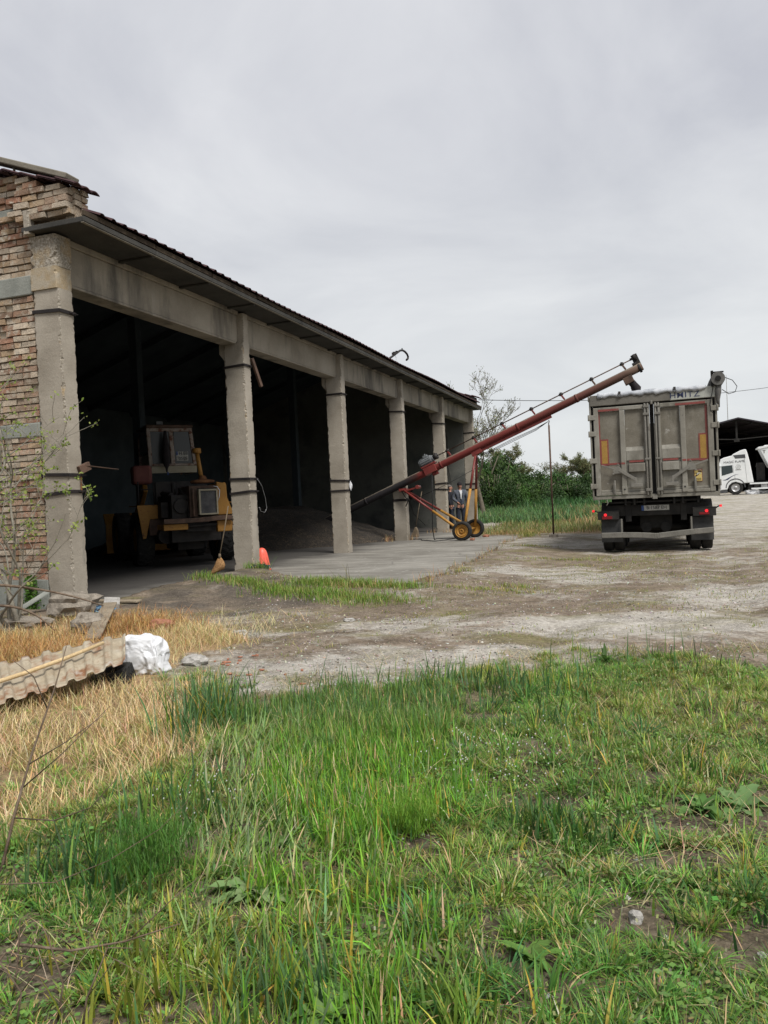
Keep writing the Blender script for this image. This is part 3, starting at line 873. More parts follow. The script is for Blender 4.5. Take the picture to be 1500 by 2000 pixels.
mb.bar((-.62, .14, 5.86), (-.62, .14, 5.99), .03, .03); mb.bar((-2.2, .14, 6.33), (-2.2, .14, 6.5), .03, .03)
mb.build('rake_board', M['rake'], wh, .012)
# crooked service pipe rising behind the eave
def pipe_pt(px, py):
    z = 5.69 + .00827 * (px - 760) - .017 * (py - 702); return (-.5, 15.46 + (px - 760) * .0558, z)
mb = MB()
mb.tube([(-.5, 15.0, 5.40)] + [pipe_pt(*p) for p in ((759, 701.5), (768, 695), (776, 689), (781, 685), (786, 684), (791, 686.5), (795, 691), (797, 696), (796.5, 700), (793.5, 703))], .035, 8)
mb.bar(pipe_pt(785.5, 684), pipe_pt(785.5, 680), .03, .03)
for a in ((768, 691.5), (770, 690), (775, 688)): mb.obox(pipe_pt(*a), (.07, .1, .07))
mb.build('service_pipe', M['dkmachine'], wh)
mb = MB()
mb.tube([pipe_pt(771, 693), pipe_pt(773, 698), pipe_pt(773, 706), pipe_pt(772, 713)], .006, 5)
mb.build('loose_wire', M['whitewire'], wh)

# bits fixed to the pillars
mb = MB()
mb.bar((.03, .40, 1.93), (.16, .95, 1.88), .07, .008); mb.bar((.03, .32, 1.86), (.05, .5, 1.93), .05, .11)
o = mb.build('bracket', M['rustdark'], wh, .003)
mb = MB(); mb.bar((.02, .36, 1.83), (.02, .36, 1.56), .016, .016); mb.build('bracket_rod', M['rust'], wh)
mb = MB(); mb.bar((.04, PITCH + .40, 4.12), (.10, PITCH + .62, 3.60), .05, .06); mb.build('hanging_slat', M['rustdark'], wh)
mb = MB()
mb.tube([(.03, PITCH + .40, 1.80), (.06, PITCH + .52, 1.66), (.07, PITCH + .62, 1.42), (.06, PITCH + .68, 1.22), (.05, PITCH + .6, 1.14), (.04, PITCH + .46, 1.17), (.03, PITCH + .43, 1.25)], .003, 6)
mb.build('cable_loop', M['steel'], wh)
mb = MB(2)
mb.blob((.03, 2 * PITCH + .40, 1.68), (.03, .07, .13), .5, 3, 2, fr=3)
mb.build('plastic_scrap', M['sack'], wh)
mb = MB()
mb.tube([(-1.1, 24.68, 3.9), (-1.12, 24.68, 2.6), (-1.0, 24.66, 1.9), (-1.05, 24.66, .9), (-.8, 24.6, .1)], .012, 5)
mb.box(-3.3, -2.75, 24.55, 24.7, 1.25, 1.75)
mb.tube([(-3.0, 24.62, 1.75), (-3.05, 24.66, 2.4), (-3.3, 24.68, 4.6)], .012, 5)
mb.tube([(-2.9, 24.62, 1.25), (-2.7, 24.6, .6), (-2.2, 24.6, .1)], .012, 5)
mb.build('switch_box', M['dkmachine'], wh)

# ------------------------------------------------------------------ wheels
def tyre_mesh(mb, c, rad, w, rim_r, lugs=0, axis='x', m=0):
    """tyre around an axis; c centre"""
    k = w / 2
    prof = [(rim_r, -k * .82), (rad * .80, -k), (rad * .95, -k * .94), (rad, -k * .72), (rad, k * .72), (rad * .95, k * .94), (rad * .80, k), (rim_r, k * .82)]
    rm = Matrix.Rotation(R(90), 4, 'Y') if axis == 'x' else Matrix.Rotation(R(90), 4, 'X')
    mb.lathe(prof, 40, Matrix.Translation(c) @ rm, m, True, closed=True)
    for i in range(lugs):
        t = 2 * math.pi * i / lugs
        for sd_ in (-1, 1):
            t2 = t + (math.pi / lugs if sd_ > 0 else 0)
            off = Vector((sd_ * k * .42, math.cos(t2) * rad * 1.005, math.sin(t2) * rad * 1.005))
            rot = Matrix.Rotation(t2, 3, 'X') @ Matrix.Rotation(sd_ * R(28), 3, 'Y')
            if axis != 'x':
                q = Matrix.Rotation(R(90), 3, 'Z'); off = q @ off; rot = q @ rot
            mb.obox(Vector(c) + off, (k * .95, rad * .05, rad * .085), rot @ Matrix.Rotation(0, 3, 'X'), m)
    return mb

# ------------------------------------------------------------------ wheel loader in the first bay
ld = thing('wheel_loader', 'old yellow wheel loader parked inside the first bay with its rear facing out', 'wheel loader', (-4.74, 18.9, 0), R(27))
def P(mb, name, mk, parent=None, bevel=.006): return mb.build(name, M[mk] if isinstance(mk, str) else mk, parent or ld, bevel)
mb = MB(1)   # dented rear bumper beam
for i in range(12):
    a, b = -.82 + 1.5 * i / 12, -.82 + 1.5 * (i + 1) / 12
    h = lambda x: .012 * math.sin(x * 5) - .02 * math.exp(-((x - .1) / .2) ** 2)
    mb.bar((a, -1.7 + h(a), 1.025 + h(a) * .6 + .02 * (a + .8)), (b + .005, -1.7 + h(b), 1.025 + h(b) * .6 + .02 * (b + .8)), .12, .1)
P(mb, 'bumper', 'rustdark', bevel=.01)
mb = MB(); mb.box(-.82, -.30, -1.68, -1.55, .835, .965); mb.box(-.8, -.78, -1.55, -.9, .84, .96); P(mb, 'lower_panel', 'yellow', bevel=.015)
mb = MB(); mb.tube([(-.28, -1.62, .9), (.5, -1.6, .93)], .035, 10); mb.box(-.3, .3, -1.5, -1.4, .78, .95); P(mb, 'cross_tube', 'dkmachine')
mb = MB()
mb.prism([(.41, 1.12), (.76, 1.12), (.74, 1.22), (.64, 1.5), (.63, 1.81), (.41, 1.86)], lambda u, v, a: (u, a, v), -1.52, -1.42)
mb.prism([(-1.45, 1.12), (-.2, 1.12), (-.2, 1.84), (-1.45, 1.84)], lambda u, v, a: (a, u, v), .585, .635)
P(mb, 'side_panel', 'yellow', bevel=.015)
mb = MB(); mb.prism([(.35, .75), (.68, .75), (.7, .95), (.66, 1.0), (.35, 1.0)], lambda u, v, a: (u, a, v), -1.66, -1.52); P(mb, 'counterweight', 'yellow', bevel=.02)
# radiator
mb = MB(); mb.box(.025, .365, -1.58, -1.5, 1.17, 1.66); rad_ = P(mb, 'radiator', 'mesh', bevel=0)
mb = MB()
mb.box(-.02, .02, -1.62, -1.48, 1.14, 1.7); mb.box(.366, .40, -1.62, -1.48, 1.14, 1.7); mb.box(.02, .366, -1.62, -1.48, 1.662, 1.70); mb.box(.02, .366, -1.62, -1.48, 1.135, 1.17)
mb.build('radiator_frame', M['cream'], rad_, .005)
mb = MB(); mb.box(-.2, .40, -1.45, -1.0, 1.1, 1.12); mb.box(-.2, -.03, -1.5, -.4, 1.1, 1.78); mb.tube([(-.13, -1.55, 1.12), (-.13, -1.55, 1.72)], .025, 8); mb.box(-.05, .42, -1.5, -1.3, 1.72, 1.78)
P(mb, 'engine_cover', 'rustdark')
mb = MB(); mb.lathe([(0, .0), (.24, 0), (.275, .02), (.275, .05), (.24, .07), (.1, .09), (0, .09)], 28, Matrix.Translation((.18, -1.2, 1.84)) @ Matrix.Diagonal((1, .8, 1, 1))); mb.lathe([(.1, 0), (.085, .06), (.06, .1), (0, .1)], 18, Matrix.Translation((.24, -1.0, 1.92)))
P(mb, 'precleaner_base', 'rust', bevel=0)
mb = MB(); mb.tube([(.24, -.9, 1.95), (.215, -.85, 2.25), (.19, -.8, 2.55)], .048, 14); P(mb, 'intake_pipe', 'yellow', bevel=0)
mb = MB(); mb.lathe([(0, 0), (.09, .0), (.1, .015), (.1, .10), (.09, .115), (0, .115)], 24, Matrix.Translation((.185, -.8, 2.54))); P(mb, 'intake_cap', 'yellow', bevel=0)
mb = MB(); mb.tube([(.32, -1.58, 1.76), (.40, -1.6, 1.74), (.45, -1.6, 1.66), (.44, -1.58, 1.52), (.40, -1.55, 1.42)], .012, 8); P(mb, 'hose', 'whitewire', bevel=0)
# engine
mb = MB(4)
mb.box(-.55, -.05, -1.3, .1, .95, 1.6); mb.tube([(-.35, -1.36, 1.35), (-.35, -1.2, 1.35)], .16, 18); mb.tube([(-.5, -1.1, 1.6), (-.5, -.2, 1.66)], .06, 10)
mb.tube([(-.3, -.4, 1.6), (-.3, -.4, 1.9)], .05, 10); mb.box(-.72, -.56, -1.0, -.3, 1.1, 1.45); mb.box(-.6, .6, .1, .3, .9, 1.95); mb.box(-.55, .55, -1.2, 2.6, .55, .9); mb.box(-.3, .3, -.6, .6, .35, .6)
mb.tube([(-.2, -1.45, 1.02), (-.2, -1.3, 1.5), (-.3, -1.0, 1.75)], .03, 8); mb.tube([(-.6, -.9, .7), (-.6, -.4, .7)], .18, 16)
P(mb, 'engine', 'dkmachine')
# fenders and tanks
mb = MB(); mb.prism([(-1.17, 1.40), (-.60, 1.41), (-.58, 1.1), (-.9, 1.09), (-.93, .95), (-1.0, .66), (-1.07, .65)], lambda u, v, a: (u, a, v), -.64, -.59); mb.box(-1.16, -.62, -.59, .5, 1.385, 1.41)
P(mb, 'rear_fender', 'yellow', bevel=.008)
mb = MB(); mb.box(-.92, -.56, -.62, -.5, .72, 1.085); P(mb, 'step_box', 'rustdark', bevel=.02)
mb = MB(); mb.box(.62, 1.16, -.6, .5, 1.385, 1.41); P(mb, 'rear_fender', 'yellow', bevel=.008)
mb = MB(2); mb.box(-1.1, -.66, .05, .45, 1.9, 2.34); P(mb, 'oil_tank', mat('oxide_red_tank', [(.3, (.10, .03, .026)), (.7, (.17, .06, .05))], 4, .7, .2, layers=[((.45, .30, .06), 2.3, .60, .66)]), bevel=.07)
mb = MB(); mb.tube([(-1.05, -.2, 1.40), (-1.05, -.2, 1.95)], .018, 8); mb.tube([(-.70, -.2, 1.40), (-.70, -.2, 1.95)], .018, 8); mb.tube([(-1.05, -.2, 1.77), (-.7, -.2, 1.77)], .014, 8); P(mb, 'handrail', 'dkmachine', bevel=0)
# cab
cab = MB()
def post(a, b, w=.07): cab.bar(a, b, w, w)
yb, yf = 1.2, 2.4
tl, tr, bl, br = (-.50, yb, 3.26), (.54, yb, 3.26), (-.47, yb, 2.40), (.62, yb, 2.40)
post(tl, bl, .09); post(tr, br, .09); post((.05, yb, 3.26), (.075, yb, 2.42), .10); post((-.545, yb, 3.275), (.585, yb, 3.275), .09); post((-.52, yb, 2.405), (.665, yb, 2.405), .06)
for x, z in ((-.5, 3.26), (.54, 3.26)): post((x, yf, 3.2), (x, yf, 2.2))
post((-.5, yb, 3.27), (-.5, yf, 3.2)); post((.54, yb, 3.27), (.54, yf, 3.2)); post((-.5, yf, 3.2), (.54, yf, 3.2))
cab = cab.build('cab', M['cabpaint'], ld, .015)
mb = MB(); mb.box(-.56, .60, yb - .1, yf + .1, 3.315, 3.40); mb.build('roof', M['rustdark'], cab, .03)
mb = MB(); mb.box(-.46, .66, yb - .035, yb + .03, 2.2, 2.372); mb.box(-.46, -.43, yb + .03, yf, 2.2, 2.7); mb.box(.63, .66, yb + .03, yf, 2.2, 2.7); mb.build('lower_sheet', M['cream'], cab, .008)
for (a, b) in ((-.455, .0), (.125, .575)):
    mb = MB(); mb.box(a, b, yb - .01, yb + .005, 2.44, 3.225); w_ = mb.build('window', M['cabglass'], cab)
for a in ((-.515, -.505), (.575, .585)):
    mb = MB(); mb.box(a[0], a[1], yb + .06, yf - .05, 2.72, 3.2); mb.build('window', M['cabglass'], cab)
mb = MB(); mb.box(-.44, .55, yf - .03, yf - .02, 2.3, 3.15); mb.build('windscreen', M['cabglass'], cab)
mb = MB(); mb.box(-.29, -.12, 1.2, 1.32, 3.405, 3.49); mb.build('work_lamp', M['greymotor'], cab, .015)
mb = MB(); mb.box(.165, .46, yb - .03, yb - .018, 2.50, 2.73); pl = mb.build('number_plate', M['plate'], cab)
mb = MB(); mb.box(.165, .20, yb - .034, yb - .0305, 2.64, 2.73); mb.build('blue_band', M['plateblue'], pl)
text_obj('H EB', .11, M['blackink'], pl, (.34, yb - .033, 2.68), (R(90), 0, 0), bold=.002)
text_obj('0505', .11, M['blackink'], pl, (.325, yb - .033, 2.555), (R(90), 0, 0), bold=.002)
mb = MB(); mb.lathe([(0, 3.24), (.035, 3.22), (.05, 3.1), (.09, 2.85), (.1, 2.62), (.085, 2.42), (.03, 2.3), (.02, 2.22), (.0, 2.2)], 14, Matrix.Translation((-.13, .98, 0)))
sk = mb.build('hanging_bundle', M['rag'], cab)
mb = MB(); mb.bar((-.105, .98, 2.22), (-.105, .98, 2.14), .03, .03); mb.build('tie', M['plateblue'], sk)
# wheels, lift arms and bucket further in
for x in (-.95, .95):
    for y in (.2, 2.9):
        mb = tyre_mesh(MB(), (x, y, .62), .62, .40, .3, 22)
        w_ = mb.build('wheel', M['rubber'], ld)
        mb = MB(); mb.lathe([(0, -.12), (.12, -.12), (.14, -.08), (.28, -.05), (.305, -.16), (.305, .16), (.28, .05), (.14, .06), (0, .06)], 24, Matrix.Translation((x, y, .62)) @ Matrix.Rotation(R(90), 4, 'Y'))
        mb.build('rim', M['yellow'], w_)
for y in (.2, 2.9):
    mb = MB(); mb.tube([(-.8, y, .62), (.8, y, .62)], .12, 12); mb.tube([(0, y - .2, .62), (0, y + .2, .62)], .24, 16); mb.build('axle', M['dkmachine'], ld)
mb = MB()
for x in (-.45, .45): mb.bar((x, 2.2, 1.9), (x, 4.3, .7), .12, .26)
mb.bar((-.5, 3.6, 1.15), (.5, 3.6, 1.15), .12, .16); mb.build('lift_arm', M['yellow'], ld, .02)
mb = MB(); mb.prism([(4.2, .15), (5.2, .05), (5.2, .1), (4.3, .25), (4.2, .9), (4.6, 1.2), (4.55, 1.25), (4.1, .95)], lambda u, v, a: (a, u, v), -1.2, 1.2); mb.build('bucket', M['yellow'], ld, .01)

# ------------------------------------------------------------------ grain auger
AU = B(1.95, 14.84, 0)
au = thing('grain_auger', 'long red grain auger on two yellow-rimmed wheels reaching from the bay up over the trailer', 'grain auger', AU, -TH)
SL = .407
az = lambda t: 2.563 + SL * t
AX = Vector((1, 0, SL)).normalized(); PV = Vector((-SL, 0, 1)).normalized()
def ap(t, h=0, y=0): p = Vector((t, y, az(t))) + PV * h; return (p.x, p.y, p.z)
def auger_paint():
    mt, nt, p, oc = new_mat('auger_tube_paint')
    s_ = _n(nt, 'ShaderNodeSeparateXYZ'); nt.links.new(oc, s_.inputs[0])
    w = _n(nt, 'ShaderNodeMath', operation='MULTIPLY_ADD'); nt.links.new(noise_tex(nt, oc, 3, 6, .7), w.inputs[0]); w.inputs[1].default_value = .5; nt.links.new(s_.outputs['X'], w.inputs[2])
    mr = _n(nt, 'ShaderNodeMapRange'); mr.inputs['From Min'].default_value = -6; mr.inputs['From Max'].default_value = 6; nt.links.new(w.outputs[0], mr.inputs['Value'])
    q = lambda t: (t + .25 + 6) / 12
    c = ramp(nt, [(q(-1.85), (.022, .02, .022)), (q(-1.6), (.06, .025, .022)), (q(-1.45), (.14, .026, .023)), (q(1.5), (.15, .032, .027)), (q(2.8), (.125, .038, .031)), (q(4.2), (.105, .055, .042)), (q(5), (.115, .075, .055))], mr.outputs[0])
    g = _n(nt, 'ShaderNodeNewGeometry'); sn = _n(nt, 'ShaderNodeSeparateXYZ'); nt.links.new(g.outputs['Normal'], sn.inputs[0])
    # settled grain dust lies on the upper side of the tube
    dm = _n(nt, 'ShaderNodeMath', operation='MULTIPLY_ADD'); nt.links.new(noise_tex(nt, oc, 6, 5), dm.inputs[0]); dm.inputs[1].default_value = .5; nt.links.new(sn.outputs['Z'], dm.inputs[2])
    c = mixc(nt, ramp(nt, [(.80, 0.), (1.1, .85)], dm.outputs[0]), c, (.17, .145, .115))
    nt.links.new(c, p.inputs['Base Color']); p.inputs['Roughness'].default_value = .75; p.inputs['Specular IOR Level'].default_value = .2
    b = _n(nt, 'ShaderNodeBump'); b.inputs['Strength'].default_value = .1; nt.links.new(noise_tex(nt, oc, 40), b.inputs['Height']); nt.links.new(b.outputs[0], p.inputs['Normal'])
    return mt
M['augerpaint'] = auger_paint()
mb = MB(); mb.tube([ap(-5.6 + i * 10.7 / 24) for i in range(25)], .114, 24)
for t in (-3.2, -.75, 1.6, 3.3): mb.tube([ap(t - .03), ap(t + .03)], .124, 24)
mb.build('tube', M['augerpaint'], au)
mb = MB(); mb.bar(ap(.22, -.145), ap(2.52, -.145), .08, .08); mb.bar(ap(.15, -.14), ap(.45, -.14), .16, .13); mb.build('under_rail', M['red'], au, .008)
mb = MB(); mb.tube([ap(-.75, .30), ap(4.92, .30)], .017, 10); mb.build('drive_shaft', M['rustdark'], au)
for t in (-.43, .39, 1.25, 2.12, 2.98, 3.84, 4.68):
    mk = M['red'] if t < 3.2 else M['rustdark']
    mb = MB(); mb.bar(ap(t + .03, .12), ap(t, .27), .05, .06, upv=(0, 1, 0)); br_ = mb.build('shaft_bracket', mk, au, .005)
    mb = MB(); mb.tube([ap(t - .05, .30), ap(t + .05, .30)], .042, 12); mb.obox(ap(t, .33), (.05, .07, .05)); mb.build('bearing', M['dkmachine'], br_)
# motor
mot = MB()
mot.tube([ap(-1.32, .29), ap(-1.28, .29)], .10, 20); mot.tube([ap(-1.28, .29), ap(-.93, .29)], .125, 20); mot.tube([ap(-.93, .29), ap(-.88, .29)], .10, 20)
for i in range(14):
    a = math.pi * 2 * i / 14; d = (Vector((0, 1, 0)) * math.cos(a) + PV * math.sin(a)) * .128
    mot.bar(Vector(ap(-1.26, .29)) + d, Vector(ap(-.95, .29)) + d, .008, .02, upv=d)
mot.obox(ap(-1.08, .44), (.14, .12, .07), rotm(0, -math.atan(SL), 0)); mot.tube([ap(-1.08, .46, .08), ap(-1.1, .53, .1)], .02, 8)
mot = mot.build('motor', M['greymotor'], au, .004)
mb = MB(); mb.tube([ap(-.86, .30), ap(-.74, .30)], .09, 18); mb.bar(ap(-.8, .32), ap(-.8, .42), .03, .06, upv=(0, 1, 0)); mb.build('coupling', M['dkmachine'], mot)
mb = MB(); mb.obox(ap(-1.08, .15), (.48, .26, .05), rotm(0, -math.atan(SL), 0)); mb.obox(ap(-1.08, .0), (.4, .31, .22), rotm(0, -math.atan(SL), 0)); mb.obox(ap(-1.0, -.16), (.2, .08, .1), rotm(0, -math.atan(SL), 0)); mb.build('motor_mount', M['red'], au, .01)
# head : chain case between shaft and flighting, outlet and rag spout
mb = MB()
rx = Matrix.Rotation(-math.atan(SL), 3, 'Y')
mb.tube([ap(5.0, .31), ap(5.06, .31)], .10, 20); mb.tube([ap(5.0, -.02), ap(5.06, -.02)], .13, 20); mb.bar(ap(5.03, -.1), ap(5.03, .40), .17, .035, upv=(0, 1, 0)); mb.tube([ap(4.9, .14), ap(5.0, .14)], .05, 10); mb.tube([ap(4.9, .31), ap(5.0, .31)], .035, 10)
mb.tube([ap(4.95, 0), ap(5.0, 0)], .09, 14)
mb.build('drive_head', M['dkmachine'], au, .004)
mb = MB(); mb.obox(ap(4.66, -.19), (.26, .24, .2), rx); ot = mb.build('outlet', M['rustdark'], au, .01)
mb = MB(5)
o0 = Vector(ap(4.70, -.27))
mb.tube([o0, o0 + Vector((.06, 0, -.08)), o0 + Vector((.14, .02, -.18)), o0 + Vector((.13, 0, -.32)), o0 + Vector((.16, 0, -.44))], [.10, .10, .115, .10, .085], 12, caps=False)
mb.blob(o0 + Vector((.03, 0, -.16)), (.05, .06, .12), .4, 2, 2)
mb.build('spout_sock', M['rag'], ot)
# under-carriage
WHX = [(0, -.85), (0, .85)]
for (x, y) in WHX:
    mb = tyre_mesh(MB(), (x, y, .28), .28, .185, .185, 0, axis='y')
    w_ = mb.build('wheel', M['rubber'], au)
    sg = -1 if y < 0 else 1
    prof = [(0, .03), (.028, .03), (.03, .05), (.055, .05), (.06, .015), (.105, .01), (.12, .05), (.15, .055), (.165, .03), (.18, .05), (.188, .085), (.188, -.085), (.165, -.06), (0, -.04)]
    mb = MB(); mb.lathe(prof, 28, Matrix.Translation((x, y + sg * .02, .28)) @ Matrix.Rotation(R(90) if y < 0 else R(-90), 4, 'X'))
    for i in range(5):
        a = i * 2 * math.pi / 5; mb.tube([(x + .04 * math.cos(a), y + sg * .065, .28 + .04 * math.sin(a)), (x + .04 * math.cos(a), y + sg * .082, .28 + .04 * math.sin(a))], .009, 6)
    mb.build('rim', M['ochre'], w_)
mb = MB(); mb.tube([(0, -.9, .28), (0, .9, .28)], .035, 12); mb.build('axle', M['ochre'], au)
def two_tone(name, a, b, r_, f):
    a, b = Vector(a), Vector(b); c_ = a.lerp(b, f)
    mb = MB(); mb.tube([a, c_], r_ * .86, 12); o = mb.build(name, M['red'], au)
    mb = MB(); mb.tube([c_ - (b - a) * .01, b], r_, 12); mb.build('extension', M['ochre'], o)
for y in (-.74, .74):
    two_tone('leg', (.32, y * .12, az(.32) - .24), (.04, y, .34), .042, .47)
    two_tone('strut', (-1.98, y * .12, az(-1.98) - .19), (-.1, y, .30), .04, .55)
for y in (-1, 1):
    mb = MB(); mb.tube([(.04, y * .74, .34), (0, y * .80, .28)], .04, 10); mb.build('axle_stub', M['ochre'], au)
mb = MB(); mb.bar((-2.1, 0, az(-2.1) - .16), (-1.85, 0, az(-1.85) - .24), .2, .08); mb.tube([(-1.98, -.16, az(-1.98) - .2), (-1.98, .3, az(-1.98) - .2)], .03, 10); mb.bar((-1.9, -.1, 1.52), (-1.45, -.1, 1.62), .05, .05); mb.tube([(-1.5, -.16, 1.62), (-1.5, .1, 1.62)], .06, 12); mb.build('pivot', M['red'], au, .005)
mb = MB()
for k, dy in enumerate((-.04, 0, .05)):
    mb.tube([ap(.3, -.20 - .02 * k, dy), ap(.6, -.27 - .02 * k, dy), ap(1.3, -.25 - .03 * k, dy), ap(2.0, -.27 - .02 * k, dy), ap(2.3, -.25, dy), (2.47, dy * .3, az(2.47) - .26)], .008, 6)
mb.tube([(.32, -.1, az(.3) - .6), (-.6, -.1, 1.65), (-1.5, -.1, 1.30)], .008, 6)
mb.tube([(-1.0, -.2, az(-1) - .2), (-1.02, -.22, 1.2), (-1.05, -.24, .35), (-1.02, -.2, .02)], .014, 6)
mb.tube([(-2.0, -.1, 1.5), (-1.88, -.1, 1.3), (-1.8, -.1, 1.25), (-1.9, -.1, 1.05)], .016, 6)
mb.build('cables', M['wire'], au)
# ballast rod hanging from the auger
gzr = gz1(*(B(1.95 + 2.44, 14.84).xy))
dr = B(1.95 + 2.49, 14.84)
rod = thing('ballast_rod', 'thin steel rod hanging from the auger down to a small concrete block', 'hanging rod', (dr.x, dr.y, -.1), -TH)
zt = az(2.47) - .22 + .1
mb = MB(); mb.tube([(0, 0, zt), (.012, 0, zt - .04), (-.005, 0, zt - .1), (0, 0, zt - .16)], .014, 8); mb.tube([(0, 0, zt - .15), (0, 0, .16)], .026, 10); mb.build('rod', M['rustdark'], rod)
mb = MB(); mb.box(-.12, .12, -.13, .13, -.02, .155); b_ = mb.build('block', M['rubble'], rod, .015)
# supply cable lying on the slab
mb = MB()
pts = [(-.05, 15.3, .015), (.35, 15.2, .014), (.55, 14.6, .014), (1.15, 13.9, .014), (1.35, 14.4, .014), (1.5, 15.3, .014), (.9, 15.0, .02), (.93, 14.64, .02)]
pp = []
for i in range(len(pts) - 1):
    a, b = Vector(pts[i]), Vector(pts[i + 1])
    for s_ in range(4): pp.append(a.lerp(b, s_ / 4) + Vector((random.Random(i * 5 + s_).uniform(-.02, .02), random.Random(i * 9 + s_).uniform(-.03, .03), 0)))
mb.tube(pp, .012, 6)
o = mb.build('power_cable', M['wire'], None, loc=ORG, rz=-TH)
tag(o, 'black electric cable snaking over the concrete floor beside the auger wheel', 'cable')

# ------------------------------------------------------------------ tipper trailer, rear view
TX = lambda x: 1.079 * (x - 7.28)
tr_loc = B(7.274, 9.30)
TZ = -.10
tl_ = thing('tipper_trailer', 'dirty pale tipper trailer seen from behind with closed double rear doors', 'trailer', (tr_loc.x, tr_loc.y, TZ), -TH)
def T(mb, name, mk, parent=None, bevel=.006): return mb.build(name, M[mk], parent or tl_, bevel)
mb = MB()      # tub
mb.box(-1.27, -1.21, .10, 8.6, 1.24, 3.37); mb.box(1.21, 1.27, .10, 8.6, 1.24, 3.37); mb.box(-1.21, 1.21, 8.55, 8.6, 1.24, 3.37); mb.box(-1.21, 1.21, .12, 8.55, 1.24, 1.28)
for i in range(9):
    y = .5 + i * .98
    mb.box(-1.31, -1.272, y, y + .12, 1.26, 3.35); mb.box(1.272, 1.31, y, y + .12, 1.26, 3.35)
mb.box(-1.30, -1.272, .1, 8.6, 3.30, 3.40); mb.box(1.272, 1.30, .1, 8.6, 3.30, 3.40)
T(mb, 'tub', 'alu', bevel=.004)
mb = MB()      # outer rear frame posts and black gaps
mb.box(-1.27, -1.235, -.02, .098, 1.15, 3.3); mb.box(1.235, 1.27, -.02, .098, 1.15, 3.3); mb.box(-1.26, 1.26, -.02, .1, 1.16, 1.235)
T(mb, 'rear_frame', 'alu')
mb = MB(); mb.box(-1.234, -1.19, .03, .09, 1.24, 3.15); mb.box(1.19, 1.234, .03, .09, 1.24, 3.15); mb.box(-.04, .04, .03, .09, 1.24, 3.16); mb.box(-1.19, 1.19, .04, .09, 3.13, 3.17); T(mb, 'door_gap', 'slot', bevel=0)
for s_, zs in ((-1, (2.93, 2.58, 2.0, 1.455)), (1, (2.95, 2.60, 2.02, 1.42))):
    for z in zs:
        mb = MB(); mb.box(s_ * 1.30 if s_ < 0 else 1.15, -1.15 if s_ < 0 else 1.30, -.05, .0, z - .055, z + .05); mb.tube([(s_ * 1.285, -.05, z - .07), (s_ * 1.285, -.05, z + .06)], .02, 8); T(mb, 'hinge', 'alu', bevel=.008)
# header with the tarpaulin edge lying over it
mb = MB(); mb.box(-1.25, .38, -.04, .10, 3.17, 3.40); T(mb, 'header', 'header', bevel=.01)
mb = MB(); mb.box(.382, 1.25, -.038, .10, 3.17, 3.40); hl = T(mb, 'header_end', 'headerlight', bevel=.01)
text_obj('HMITZ', .165, M['blueink'], hl, (.66, -.0395, 3.258), (R(90), 0, 0), bold=.001, sx=1.1, space=1.12)
mb = MB(7)
rr = random.Random(3)
n = 40
row = []
for i in range(n + 1):
    x = -1.09 + 2.17 * i / n
    dr_ = .04 + .016 * math.sin(i * .9) + .012 * math.sin(i * 2.3 + 1) + rr.uniform(-.006, .006)
    f = .006 * math.sin(i * 1.7)
    row.append([(x, .3, 3.435 + f), (x, .0, 3.44 + f), (x, -.045, 3.425 + f), (x, -.062 + f, 3.40 - dr_ * .4), (x, -.058 - f, 3.375 - dr_)])
vs = [p for r_ in row for p in r_]
mb.add(vs, [(i * 5 + j, i * 5 + j + 1, i * 5 + j + 6, i * 5 + j + 5) for i in range(n) for j in range(4)], 0, True)
tp = T(mb, 'tarpaulin', 'tarp', bevel=0)
so = tp.modifiers.new('Solidify', 'SOLIDIFY'); so.thickness = .006
for x in (-.63, .47):
    mb = MB(); mb.tube([(x, -.075, 3.40), (x - .035, -.08, 3.36), (x, -.08, 3.31), (x + .035, -.08, 3.36), (x, -.075, 3.40)], .007, 6, caps=False); mb.bar((x, -.07, 3.44), (x, -.075, 3.39), .05, .01); mb.build('buckle', M['dkmachine'], tp)
mb = MB(); mb.tube([(-1.2, 1.4, 3.38), (-.25, 1.4, 3.58), (-.05, 1.4, 3.60), (.15, 1.4, 3.59), (1.2, 1.4, 3.46)], .012, 6); mb.tube([(-.05, 1.4, 3.6), (-.05, 1.4, 3.42)], .012, 6); T(mb, 'cover_bow', 'dkmachine', bevel=0)
mb = MB(3)
mb.tube([(1.31, -.14 + .9 * i, 3.53 + .01 * math.sin(i * 2)) for i in range(10)], [.135 + .008 * math.sin(i * 3) for i in range(10)], 18)
rt_ = T(mb, 'rolled_cover', 'darktarp', bevel=0)
mb = MB(); mb.tube([(1.31, -.16, 3.53), (1.31, -.12, 3.53)], .055, 14); mb.bar((1.2, -.1, 3.66), (1.42, -.1, 3.66), .04, .03); mb.bar((1.2, -.08, 3.38), (1.2, -.08, 3.7), .06, .05); mb.build('roller_end', M['slot'], rt_, .004)
mb = MB(2); mb.tube([(1.33, -.05, 3.42), (1.31, -.05, 3.28), (1.30, -.04, 3.1), (1.31, -.03, 2.95)], [.045, .06, .035, .02], 8); mb.build('strap_end', M['darktarp'], rt_)
mb = MB(); mb.tube([(1.42, -.1, 3.55), (1.58, -.1, 3.47), (1.66, -.1, 3.34), (1.62, -.1, 3.23), (1.5, -.1, 3.2), (1.38, -.1, 3.3)], .008, 6); mb.tube([(1.22, -.06, 3.4), (1.14, -.06, 3.0), (1.15, -.06, 2.88), (1.2, -.06, 2.84)], .008, 6); mb.build('cord', M['wire'], rt_)
